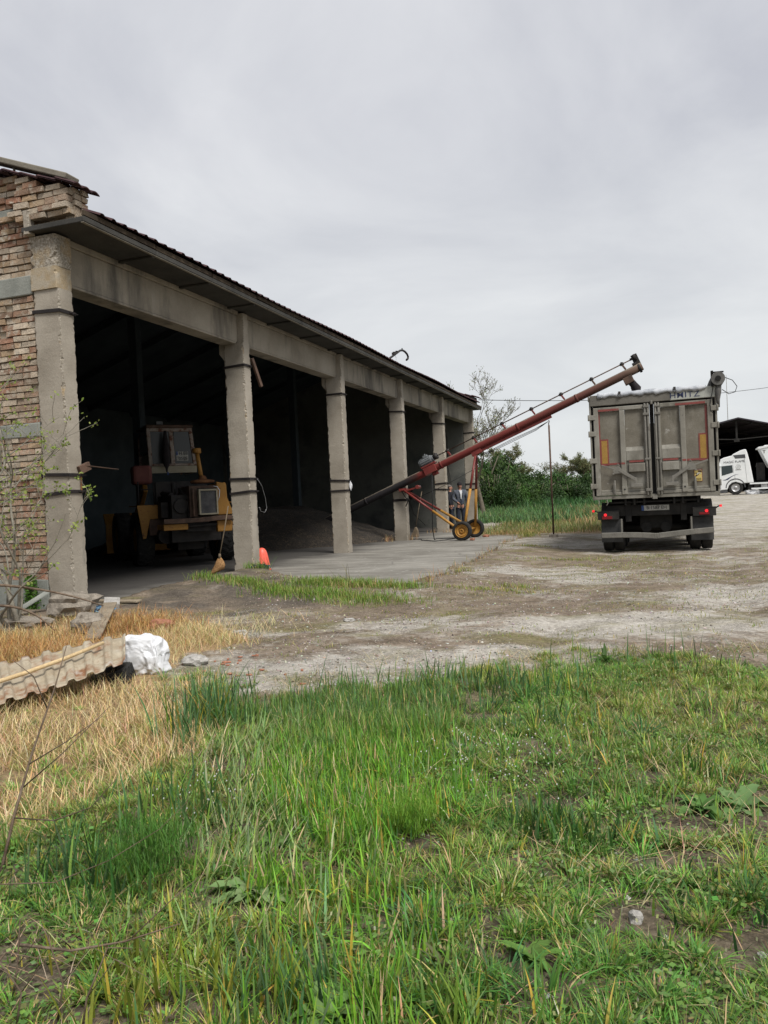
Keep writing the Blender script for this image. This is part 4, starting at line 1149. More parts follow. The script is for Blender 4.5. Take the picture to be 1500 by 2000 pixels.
# doors
for s_ in (-1, 1):
    X = lambda a: s_ * a
    def bx(mb, a, b, y0, y1, z0, z1): mb.box(min(X(a), X(b)), max(X(a), X(b)), y0, y1, z0, z1)
    mb = MB()
    bx(mb, 1.19, 1.085, -.035, .03, 1.24, 3.13); bx(mb, 1.085, .17, -.035, .03, 3.045, 3.13); bx(mb, 1.085, .17, -.035, .03, 1.24, 1.31)
    bx(mb, 1.085, .17, -.0, .03, 1.31, 1.36)
    bx(mb, .17, .045, -.03, .03, 1.24, 3.13)
    dz = .0
    d = T(mb, 'door', 'alu', bevel=.01)
    mb = MB(9 + s_); bx(mb, 1.085, .655, .012, .028, 1.361, 3.044); bx(mb, .55, .17, .012, .028, 2.2, 3.044); mb.build('panel', M['alupanel'], d)
    mb = MB()   # raised lower bay with a sloped lip
    q = [(.012, 2.26), (-.030, 2.17), (-.030, 1.965), (.02, 1.965)]
    mb.prism(q, lambda u, v, a: (a, u, v), X(.55), X(.17)) if s_ > 0 else mb.prism(q, lambda u, v, a: (a, u, v), X(.17), X(.55))
    bx(mb, .62, .55, -.028, .02, 1.90, 2.2) ; bx(mb, .55, .17, .0, .02, 1.361, 1.96)
    mb.build('raised_bay', M['alu'], d, .012)
    mb = MB(); bx(mb, .655, .551, -.055, .0, 1.25 if s_ < 0 else 1.26, 3.04); bx(mb, .66, .545, -.058, -.03, 1.25, 1.42); rib = mb.build('rib', M['alu'], d, .012)
    mb = MB(); mb.tube([(X(.6), -.062, 1.36), (X(.6), -.056, 1.36)], .018, 10); mb.build('bolt', M['slot'], rib)
    # locking bars
    mb = MB()
    for a in (.075, .135): mb.tube([(X(a), -.055, 1.22), (X(a), -.055, 3.15)], .022, 10)
    bx(mb, .175, .045, -.09, -.03, 2.90, 2.95); bx(mb, .165, .05, -.085, -.03, 3.06, 3.10); bx(mb, .165, .05, -.085, -.03, 1.96, 2.0); bx(mb, .17, .05, -.085, -.03, 1.30, 1.36)
    mb.build('lock_bar', M['bumper'], d, .004)
    mb = MB(); bx(mb, .50, .17, -.075, -.032, 1.72, 1.90); mb.build('cover_plate', M['alu'], d, .012)
    mb = MB(); bx(mb, .56, .50, -.04, -.0, 1.66, 1.89); bx(mb, .17, .13, -.04, -.0, 1.66, 1.89); mb.build('plate_shadow_strip', M['header'], d)  # solid dark strips, shadow beside the cover plate put into colour
    # lever
    mb = MB()
    mb.bar((X(1.06), -.07, 1.89), (X(.76), -.075, 1.79), .02, .035); mb.bar((X(.70), -.08, 1.78), (X(.36), -.08, 1.55), .02, .065); mb.bar((X(.37), -.08, 1.60), (X(.36), -.08, 1.42), .03, .04)
    mb.prism([(.80, 1.70), (.83, 1.76), (.78, 1.84), (.70, 1.86), (.655, 1.80), (.655, 1.70)], lambda u, v, a: (X(u), a, v), -.085, -.04)
    mb.tube([(X(.82), -.1, 1.70), (X(.82), -.03, 1.70)], .022, 8)
    bx(mb, .47, .23, -.10, -.04, 1.40, 1.47)
    bx(mb, .83, .78, -.06, .0, 1.25, 1.50); mb.tube([(X(.80), -.05, 1.25), (X(.80), -.05, 1.56)], .018, 8)
    mb.tube([(X(.75), -.07, 1.86), (X(.72), -.075, 1.91), (X(.69), -.07, 1.86)], .012, 6)
    mb.build('latch_lever', M['bumper'], d, .004)
    # retro-reflective tape and marker plate
    mb = MB()
    if s_ < 0: bx(mb, 1.085, .66, -.0385, -.0355, 3.045, 3.09)
    else: bx(mb, 1.05, .47, -.0385, -.0355, 3.055, 3.10)
    bx(mb, 1.084, 1.04, .006, .0115, 1.93, 3.03) if s_ > 0 else bx(mb, 1.084, 1.06, .006, .0115, 1.93, 3.03)
    bx(mb, 1.07, .90, .0055, .0115, 1.885, 1.93); bx(mb, .90, .657, .006, .0115, 1.895, 1.935); bx(mb, .645, .57, -.0585, -.0556, 1.895, 1.935)
    bx(mb, .49, .19, -.0345, -.0306, 1.925, 1.965)
    for (a, b, z0, z1) in ((1.07, 1.045, 1.93, 2.45), (.925, .90, 1.93, 2.45), (1.045, .925, 2.42, 2.45)): bx(mb, a, b, .004, .0113, z0, z1)
    mb.build('red_tape', M['tapered'], d)
    mb = MB(); bx(mb, 1.044, .926, .003, .0112, 1.931, 2.419); mb.build('yellow_plate', M['tapeyel'], d)
    if s_ > 0:
        mb = MB(); mb.box(.785, .945, .0035, .0112, 1.455, 1.71); st = mb.build('sticker', M['tapered'], d)
        mb = MB(); mb.box(.793, .937, .001, .0033, 1.463, 1.685); mb.build('field', M['stickeryel'], st)
        mb = MB()
        f = lambda u, v, a: (.793 + u * .144, a, 1.463 + v * .222)
        mb.prism([(.02, .40), (.02, .48), (.35, .62), (.62, .75), (.75, .76), (.5, .55), (.2, .42)], f, -.001, .0008); mb.prism([(.02, .70), (.25, .72), (.3, .6), (.4, .62), (.3, .8), (.1, .76)], f, -.001, .0008); mb.prism([(.45, .86), (.98, .80), (.98, .96), (.5, .98)], f, -.0012, .0006)
        mb.build('silhouette', M['stickerdark'], st)
        mb = MB(); mb.prism([(.28, .62), (.42, .78), (.7, .80), (.95, .68), (.7, .70), (.62, .72), (.4, .58)], f, -.0015, -.0011); mb.build('lorry_shape', M['stickerwhite'], st)
        text_obj('ATTENTION', .022, M['stickerwhite'], st, (.865, .0, 1.694), (R(90), 0, 0), name='heading'); text_obj('ANGLES', .034, M['stickerdark'], st, (.858, -.0005, 1.512), (R(90), 0, 0)); text_obj('MORTS', .034, M['stickerdark'], st, (.866, -.0005, 1.482), (R(90), 0, 0))
mb = MB(); mb.box(-.05, .05, -.08, -.02, 1.13, 1.2); mb.tube([(0, -.06, 3.12), (0, -.06, 3.2)], .03, 8)
for x in (-1.15, -.98): mb.tube([(x, -.03, 1.15), (x + .02, -.04, 1.08), (x - .01, -.04, 1.03)], .012, 6)
T(mb, 'centre_catch', 'bumper')
# chassis
mb = MB()
mb.box(-.48, -.36, .25, 8.4, .86, 1.14); mb.box(.36, .48, .25, 8.4, .86, 1.14); mb.box(-1.0, 1.0, .22, .36, .78, 1.02); mb.box(-.95, .95, .10, .16, 1.06, 1.10)
for x in (-.6, -.42, -.22, .38, .55, .85): mb.box(x - .02, x + .02, .05, .14, 1.02, 1.16)
mb.box(-.62, -.5, .2, .3, .66, 1.12); mb.box(.5, .62, .2, .3, .66, 1.12); mb.box(-.33, .33, .5, .6, .5, 1.1); mb.box(-.9, .9, 1.8, 1.9, .7, 1.0)
for x in (-.2, .2): mb.tube([(x, .42, .52), (x, 1.2, .52)], .11, 16)
mb.box(-.95, .95, 1.2, 1.3, .3, 1.2)  # dark sheet added across the underside, standing in for the shade there
T(mb, 'chassis', 'chassis')
mb = MB(); mb.box(-.285, .275, .195, .21, .885, .995); npl = T(mb, 'number_plate', 'plate', bevel=0)
mb = MB(); mb.box(-.285, -.235, .191, .194, .885, .995); mb.build('blue_band', M['plateblue'], npl)
text_obj('B 1587 EH', .10, M['blackink'], npl, (.02, .1935, .94), (R(90), 0, 0), bold=.001, sx=.95)
for s_ in (-1, 1):
    zo = 0 if s_ < 0 else .015
    mb = MB(); a, b = (-1.19, -.75) if s_ < 0 else (.735, 1.185)
    mb.box(a, b, .06, .22, .72 + zo, .89 + zo); mb.box(a - .01, b + .01, .055, .24, .892 + zo, .905 + zo); mb.box(a + .15 if s_ < 0 else a, b if s_ < 0 else b - .15, .22, .3, .75, .85)
    lb = T(mb, 'lamp_box', 'chassis', bevel=.01)
    xl = -1.03 if s_ < 0 else 1.0
    mb = MB(); mb.tube([(xl, .046, .825 + zo), (xl, .059, .825 + zo)], .032, 14); mb.build('lit_lamp', M['lamp'], lb)
    mb = MB(); mb.box(xl - .07, xl + .14 if s_ < 0 else xl + .05, .0505, .0595, .735 + zo, .80 + zo) if s_ < 0 else mb.box(xl - .14, xl + .05, .0505, .0595, .75 + zo, .80 + zo); mb.build('reflector', M['lens'], lb)
    mb = MB(); mb.tube([(s_ * 1.16, .1, .88), (s_ * 1.24, .08, .915 + zo), (s_ * 1.27, .06, .92 + zo)], .014, 8); mk_ = mb.build('side_marker', M['black'], lb)
    mb = MB(); mb.box(s_ * 1.275 - .022, s_ * 1.275 + .022, .035, .06, .895 + zo, .94 + zo); mb.build('lit_lens', M['lamp'], mk_)
    mb = MB(); mb.box(min(s_ * 1.13, s_ * .69), max(s_ * 1.13, s_ * .69), .16, .172, .23, .72); T(mb, 'mudflap', 'mudflap', bevel=0)
    mb = MB()
    prof = [(math.cos(a_) * .56, math.sin(a_) * .56) for a_ in [R(5 + 17 * i) for i in range(11)]]
    k = len(prof)
    x0, x1 = min(s_ * .66, s_ * 1.14), max(s_ * .66, s_ * 1.14)
    vs = [(x0, .85 + y, .52 + z) for y, z in prof] + [(x1, .85 + y, .52 + z) for y, z in prof]
    mb.add(vs, [(i, i + 1, k + i + 1, k + i) for i in range(k - 1)], 0, True)
    mg = T(mb, 'mudguard', 'chassis', bevel=0); so = mg.modifiers.new('Solidify', 'SOLIDIFY'); so.thickness = .012
    mb = MB(); mb.bar((s_ * .70, .09, .73), (s_ * .70, .085, .40), .035, .025); T(mb, 'bumper_hanger', 'bumper')
    for y in (.85, 2.15, 3.45):
        mb = MB()
        for c in (.785, 1.02): tyre_mesh(mb, (s_ * c, y, .5), .5, .225, .28, 0)
        w_ = mb.build('wheel', M['rubber'], tl_)
        mb = MB(); mb.lathe([(0, -.05), (.12, -.05), (.14, .0), (.27, .03), (.29, .1), (.29, -.3), (0, -.3)], 24, Matrix.Translation((s_ * 1.02, y, .5)) @ Matrix.Rotation(R(90) * s_, 4, 'Y')); mb.build('rim', M['bumper'], w_)
for y in (.85, 2.15, 3.45):
    mb = MB(); mb.tube([(-.8, y, .5), (.8, y, .5)], .075, 12); T(mb, 'axle', 'chassis', bevel=0)
mb = MB(2)     # bent under-run bar
pts = [(-1.13, .385), (-.7, .385), (-.3, .37), (-.05, .35), (.0, .345), (.05, .352), (.4, .385), (.75, .415), (1.13, .44)]
for i in range(len(pts) - 1):
    (a, za), (b, zb) = pts[i], pts[i + 1]
    mb.bar((a - .003, .07 - .02 * (abs(a) < .1), za), (b + .003, .07 - .02 * (abs(b) < .1), zb), .06, .115)
T(mb, 'underrun_bar', 'bumper', bevel=.012)
# tractor unit hidden in front of the trailer
mb = MB(); mb.box(-1.22, 1.22, 9.3, 11.3, 1.3, 2.95); mb.box(-1.1, 1.1, 9.4, 11.0, 2.952, 3.3); T(mb, 'tractor_cab', 'white', bevel=.12)
mb = MB(); mb.box(-.45, .45, 6.6, 11.2, .7, .94); mb.box(-1.15, 1.15, 9.35, 11.2, .5, 1.29); T(mb, 'tractor_frame', 'chassis')
for y in (7.2, 10.6):
    for s_ in (-1, 1):
        mb = tyre_mesh(MB(), (s_ * 1.0, y, .5), .5, .32, .28, 0); mb.build('wheel', M['rubber'], tl_)

# ------------------------------------------------------------------ things lying about
gp = lambda x, y, d=0: (x, y, gz1(x, y) + d)
# heap of grain in the second and third bay
def grain_heap():
    mt, nt, p, oc = new_mat('dark_seed_grain')
    vo = _n(nt, 'ShaderNodeTexVoronoi'); vo.inputs['Scale'].default_value = 34; nt.links.new(mapping(nt, oc, (1, 1.6, 1)), vo.inputs['Vector'])
    c = ramp(nt, [(.15, (.014, .012, .01)), (.45, (.03, .024, .018)), (.7, (.06, .046, .032)), (.9, (.16, .12, .075))], vo.outputs['Color'])
    c = mixc(nt, ramp(nt, [(.4, 0.), (.65, .8)], noise_tex(nt, oc, 2.2, 6)), c, (.02, .017, .014))
    nt.links.new(c, p.inputs['Base Color']); p.inputs['Roughness'].default_value = .9
    b = _n(nt, 'ShaderNodeBump'); b.inputs['Strength'].default_value = 1; b.inputs['Distance'].default_value = .03; nt.links.new(vo.outputs['Distance'], b.inputs['Height']); nt.links.new(b.outputs[0], p.inputs['Normal'])
    n = 110
    u = np.linspace(-6.6, 6.6, n); X, Y = np.meshgrid(u, u)
    d = np.hypot(X / 1.0, Y / 1.05)
    rad = 5.1 + (fbm(X * .5 + 9, Y * .5, 4) - .5) * 1.6
    Z = np.maximum(0, (rad - d)) * .40
    Z = np.minimum(Z, 1.15 + (fbm(X * .6, Y * .6, 8) - .5) * .5)
    Z = np.where(Z > .0, Z + (fbm(X * 2.5, Y * 2.5, 14) - .5) * .12, -.06) - .02
    co = np.stack([X, Y, Z], -1).reshape(-1, 3); i = np.arange(n * n).reshape(n, n)
    q = np.stack([i[:-1, :-1], i[:-1, 1:], i[1:, 1:], i[1:, :-1]], -1).reshape(-1, 4)
    me = bpy.data.meshes.new('grain_heap'); me.from_pydata(co.tolist(), [], q.tolist()); me.polygons.foreach_set('use_smooth', [True] * len(q)); me.materials.append(mt)
    o = bpy.data.objects.new('grain_heap', me); COL.objects.link(o); o.location = B(-5.9, 15.9, 0); o.rotation_euler = (0, 0, -TH)
    tag(o, 'heap of dark seed grain spilling over the floor behind the third pillar', 'grain heap', kind='stuff')
grain_heap()

# straw besom leaning on the inner edge of the second pillar
p0 = B(-.60, 4.86, 0)
bt = thing('broom', 'brown straw broom with a long stick leaning on the second pillar', 'broom', (p0.x, p0.y, 0), -TH)
mb = MB(3)
prof = [(.0, .34), (.022, .335), (.05, .30), (.085, .25), (.105, .18), (.115, .1), (.12, .02), (.11, .0), (0, .0)]
k = 20
vs, fs = [], []
for r_, z in prof:
    for j in range(k):
        t = 2 * math.pi * j / k
        w = 1 + .05 * math.sin(j * 5.1 + z * 20)
        sk_ = -.11 * max(0, (.2 - z) / .2) ** 1.3
        vs.append((r_ * w * math.cos(t) * 1.05 + sk_, r_ * w * math.sin(t) * .55, z + (.035 * (1 + math.cos(t)) if z < .05 else 0)))
for i in range(len(prof) - 1):
    for j in range(k): fs.append((i * k + j, i * k + (j + 1) % k, (i + 1) * k + (j + 1) % k, (i + 1) * k + j))
mb.add(vs, fs, 0, True); mb.build('bristles', M['straw'], bt)
mb = MB(); mb.tube([(.0, 0, .31), (.0, 0, .36), (.005, 0, .4)], [.03, .026, .02], 10); mb.build('binding', M['stick'], bt)
mb = MB(); mb.tube([(.0, 0, .36), (.06, .10, .8), (.13, .19, 1.3)], .012, 8); mb.build('handle', M['stick'], bt)
p0 = B(-.35, 16.9, 0)
b2 = thing('broom', 'small worn hand broom standing against the wall near the fifth pillar', 'broom', (p0.x, p0.y, 0), -TH)
mb = MB(); mb.prism([(-.16, 0), (.13, 0), (.11, .2), (.05, .33), (.0, .33), (-.06, .2)], lambda u, v, a: (u, a + .1 * v, v), -.05, .05); mb.build('bristles', M['stick'], b2, .02)
mb = MB(); mb.tube([(.02, .03, .32), (.12, .2, 1.0), (.2, .33, 1.5)], .013, 8); mb.build('handle', M['stick'], b2)

# red plastic cone behind the second pillar
p0 = B(-.10, 5.62, 0)
mb = MB()
mb.lathe([(.0, .44), (.03, .437), (.065, .42), (.095, .385), (.118, .33), (.14, .24), (.165, .12), (.185, .02), (.2, .0), (.19, .0), (.17, .02), (.1, .35), (.0, .41)], 30, Matrix.Diagonal((.88, .85, 1, 1)))
o = mb.build('plastic_cone', M['redplastic'], None, loc=(p0.x, p0.y, .005)); tag(o, 'bright red plastic cone with a rounded top beside the second pillar', 'plastic cone')
p0 = B(.40, 4.62)
mb = MB(); mb.blob((0, 0, .03), (.16, .07, .05), .7, 5, 3, fr=3); o = mb.build('cloth_scrap', M['darkrag'], None, loc=gp(p0.x, p0.y, -.01)); tag(o, 'crumpled dark blue cloth scrap in the grass by the second pillar', 'cloth')

# sheet of metal roof tile lying on the rubbish
def tile_sheet_thing():
    A, Bq, Cq, Dq = Vector((-3.10, 5.12, -.10)), Vector((-2.03, 6.10, .109)), Vector((-2.19, 6.62, .235)), Vector((-3.58, 5.84, .085))
    org = Vector((-2.8, 5.9, gz1(-2.8, 5.9)))
    nu, nv = 150, 26
    vs, fs = [], []
    for j in range(nv + 1):
        t = j / nv
        for i in range(nu + 1):
            s_ = i / nu
            p = (A.lerp(Bq, s_)).lerp(Dq.lerp(Cq, s_), t)
            ph = (s_ * 10.2) % 1
            h = .030 * float(sstep(.0, .10, ph) * sstep(.52, .40, ph))
            st_ = (t * 2.4 + .15) % 1
            h += .018 * (1 - st_) - .009
            h += .012 * math.sin(s_ * 7 + t * 2)
            nrm = (Bq - A).cross(Dq - A).normalized()
            if nrm.z < 0: nrm = -nrm
            q = p + nrm * h - org
            vs.append(tuple(q))
    for j in range(nv):
        for i in range(nu):
            a = j * (nu + 1) + i; fs.append((a, a + 1, a + nu + 2, a + nu + 1))
    mb = MB(); mb.add(vs, fs, 0, True)
    o = mb.build('roofing_sheet', M['metaltile'], None, loc=org)
    so = o.modifiers.new('Solidify', 'SOLIDIFY'); so.thickness = .004
    tag(o, 'rusty cream sheet of metal roof tile lying on rubbish at the left edge', 'roofing sheet')
tile_sheet_thing()
mb = MB(); P0 = [(-2.90, 5.62, .085), (-2.68, 5.83, .13), (-2.48, 6.06, .18), (-2.28, 6.34, .242)]
mb.tube(P0, [.017, .016, .015, .014], 10)
o = mb.build('cane', M['bamboo'], None); tag(o, 'long dry cane lying across the rusty roofing sheet', 'cane')
ty = Vector(gp(-2.22, 6.33))
mb = tyre_mesh(MB(), (0, 0, 0), .17, .12, .11, 26)
o = mb.build('old_tyre', M['rubber'], None, loc=(ty.x, ty.y, ty.z + .05)); o.rotation_euler = (R(5), R(75), R(25)); tag(o, 'old black tyre lying under the end of the roofing sheet', 'tyre')

# white sack
def sack():
    bm = bmesh.new(); bmesh.ops.create_icosphere(bm, subdivisions=6, radius=1)
    for v in bm.verts:
        p = v.co.normalized()
        q = Vector([math.copysign(abs(c) ** .72, c) for c in p])
        k = 1 + .18 * mnoise.noise(p * 1.3 + Vector((3, 1, 7)))
        f = 0
        for s_, a in ((1.7, .13), (3.4, .055), (7, .02)):
            f += a * (1 - 2 * abs(mnoise.noise(p * s_ + Vector((s_, 2, 5)))))
        th = math.atan2(p.y, p.x)
        f -= .05 * abs(math.sin(th * 2.5 + 2.5 * mnoise.noise(p * 2) + p.z * 2)) * (1 - .4 * abs(p.z))
        q = q * (k + f)
        z = q.z * .20 + .19
        x = q.x * .215 * (1 + .12 * (.4 - z)); y = q.y * .19
        if p.x > .2 and p.z > .1: z -= .02 * p.x
        if z < .0: z = z * .1
        v.co = (x - .03 * z * 3, y, z)
    me = bpy.data.meshes.new('white_sack'); bm.to_mesh(me); bm.free()
    me.polygons.foreach_set('use_smooth', [True] * len(me.polygons)); me.materials.append(M['sack'])
    o = bpy.data.objects.new('white_sack', me); COL.objects.link(o); o.location = gp(-2.06, 6.72, -.03); o.rotation_euler = (0, 0, R(-12)); o.scale = (.80, .80, .82)
    tag(o, 'full white woven sack standing beside the roofing sheet', 'sack')
    mb = MB(); mb.tube([(.16, -.10, .33), (.19, -.12, .26), (.2, -.13, .18), (.19, -.14, .1)], .006, 6); mb.tube([(.13, -.12, .34), (.17, -.14, .24), (.18, -.16, .14)], .005, 6); mb.build('drawstring', M['sack'], o)
sack()

def slab_piece(name, mk, c, sz, rz, label, cat, tilt=(0, 0), group=None, bev=.008):
    mb = MB(int(c[0] * 10)); mb.obox((0, 0, 0), sz, rotm(tilt[0], tilt[1], 0)); o = mb.build(name, M[mk], None, bev, loc=c, rz=rz); return tag(o, label, cat, group)
slab_piece('plank', 'wood', gp(-3.22, 8.95, .14), (.16, 1.55, .025), R(12), 'short weathered grey plank sloping up from the sheet onto rubble', 'plank', (R(7), 0))
slab_piece('concrete_chunk', 'stone', gp(-3.62, 10.45, .05), (.2, .34, .1), R(18), 'pale flat concrete piece at the tip of the grey plank', 'concrete piece', (R(8), R(6)))
slab_piece('board', 'wood', gp(-5.1, 12.0, .02), (2.1, .16, .03), R(-52), 'thin grey board lying along the foot of the corner pillar', 'board', (R(8), 0))
slab_piece('board', 'wood', gp(-3.72, 10.95, .02), (.75, .12, .03), R(-22), 'short grey board on the earth right of the corner pillar', 'board', (R(4), 0))
def rock(name, mk, c, rad, seed, label, cat, amp=.35, group=None, rz=0, sq=.8, sub=3):
    mb = MB(); mb.blob((0, 0, 0), rad, amp, seed, sub, fr=1.4, sq=sq); o = mb.build(name, M[mk], None, loc=c, rz=rz); return tag(o, label, cat, group)
rock('rubble_lump', 'rubble', gp(-3.85, 9.75, .14), (.27, .24, .17), 3, 'big rounded lump of old concrete in front of the corner pillar', 'concrete lump')
rock('rubble_lump', 'rubble', gp(-3.38, 8.95, .08), (.17, .15, .13), 5, 'brown broken concrete lump left of the grey plank', 'concrete lump')
rock('rubble_lump', 'rubble', gp(-4.25, 9.25, .03), (.3, .2, .09), 7, 'dark low lump of rubble among the shrub stems', 'concrete lump')
rock('brick_lump', 'brickbit', gp(-2.58, 9.05, .04), (.15, .12, .085), 8, 'weathered reddish brick lump in the dry grass', 'brick')
rock('stone', 'stone', gp(-1.72, 6.98, .03), (.11, .08, .055), 11, 'pale stone in the grass right of the white sack', 'stone')
rock('stone', 'stone', gp(.735, 2.50, .012), (.02, .018, .02), 12, 'small grey angular stone on bare earth in the foreground', 'stone', sq=.6)
rock('stone', 'stone', gp(1.03, 2.28, .0), (.013, .011, .008), 14, 'tiny white stone near the bottom right corner', 'stone', sq=.7)
rock('stone', 'stone', gp(-1.62, 8.6, .015), (.09, .06, .035), 15, 'flat whitish stone on the dirt beyond the straw', 'stone')
rock('stone', 'stone', gp(-.46, 9.2, .01), (.06, .05, .025), 16, 'small pale stone alone on the dirt before the slab', 'stone')
rb2 = random.Random(21)
for i in range(22):
    x, y = (-1.48 + rb2.gauss(0, .14), 7.1 + rb2.gauss(0, .12)) if i < 11 else ((-1.42 + rb2.gauss(0, .2), 6.55 + rb2.gauss(0, .14)) if i < 19 else (-.75 + rb2.gauss(0, .4), 6.25 + rb2.gauss(0, .15)))
    rock('brick_fragment', 'brickbit', gp(x, y, .008), (rb2.uniform(.008, .03), rb2.uniform(.008, .022), rb2.uniform(.005, .013)), 30 + i, 'red brick crumb scattered on the grey ground', 'brick fragment', group='red brick crumbs on the ground', sub=2)
mb = MB(); mb.blob((0, 0, .03), (.17, .1, .05), .8, 9, 3, fr=3.5); o = mb.build('netting_scrap', M['bluerag'], None, loc=gp(-3.62, 9.95, .02)); tag(o, 'crumpled scrap of blue netting beside the grey plank', 'netting')
mb = MB(); mb.bar((0, 0, 0), (.3, .35, .22), .16, .01); mb.bar((-.28, -.12, 0), (.0, .02, .1), .1, .012); o = mb.build('broken_sheet', M['lintel'], None, loc=gp(-4.62, 9.85, .06)); tag(o, 'broken pale grey sheet piece leaning among the shrub stems', 'sheet piece')
rock('chock', 'brickbit', (B(2.25, 13.95).x, B(2.25, 13.95).y, .03), (.07, .1, .04), 51, 'broken brick wedged against the nearer auger wheel', 'chock', sq=.6)
rock('chock', 'brickbit', (B(2.3, 15.6).x, B(2.3, 15.6).y, .03), (.09, .1, .04), 52, 'broken brick wedged against the farther auger wheel', 'chock', sq=.6)

# ------------------------------------------------------------------ two men in the last bay
def skin_arrays(pts, edges, root=0, sub=2):
    me = bpy.data.meshes.new('t'); me.from_pydata([p[:3] for p in pts], edges, [])
    o = bpy.data.objects.new('t', me); COL.objects.link(o)
    o.modifiers.new('Skin', 'SKIN')
    sk_ = me.skin_vertices[0].data if len(me.skin_vertices) else None
    for i, p in enumerate(pts):
        r_ = p[3]; sk_[i].radius = (r_, p[4] if len(p) > 4 else r_); sk_[i].use_root = (i == root)
    s_ = o.modifiers.new('Sub', 'SUBSURF'); s_.levels = sub; s_.render_levels = sub
    bpy.context.view_layer.update()
    ev = o.evaluated_get(bpy.context.evaluated_depsgraph_get())
    m2 = ev.to_mesh()
    vs = [tuple(v.co) for v in m2.vertices]; fs = [tuple(f.vertices) for f in m2.polygons]
    ev.to_mesh_clear(); bpy.data.objects.remove(o); bpy.data.meshes.remove(me)
    return vs, fs
def hand_chain(pts, edges, wrist, base, d, side, k=1.0):
    """palm and five fingers hanging from the wrist index"""
    base = Vector(base); d = Vector(d).normalized(); side = Vector(side).normalized(); n_ = d.cross(side)
    pc = base + d * .05; pts.append((*pc, .026, .03)); i0 = len(pts) - 1; edges.append((wrist, i0))
    for j, (o_, L) in enumerate(((-.026, .06), (-.009, .072), (.009, .068), (.025, .052))):
        a = pc + d * .035 + side * o_; b = a + d * L * .5 + n_ * .012; c = b + d * L * .35 + n_ * .025
        q = len(pts); pts += [(*a, .0095), (*b, .0085), (*c, .007)]; edges += [(i0, q), (q, q + 1), (q + 1, q + 2)]
    a = pc - side * .03 + d * .0; b = a - side * .022 + d * .03; q = len(pts); pts += [(*a, .011), (*b, .009)]; edges += [(i0, q), (q, q + 1)]

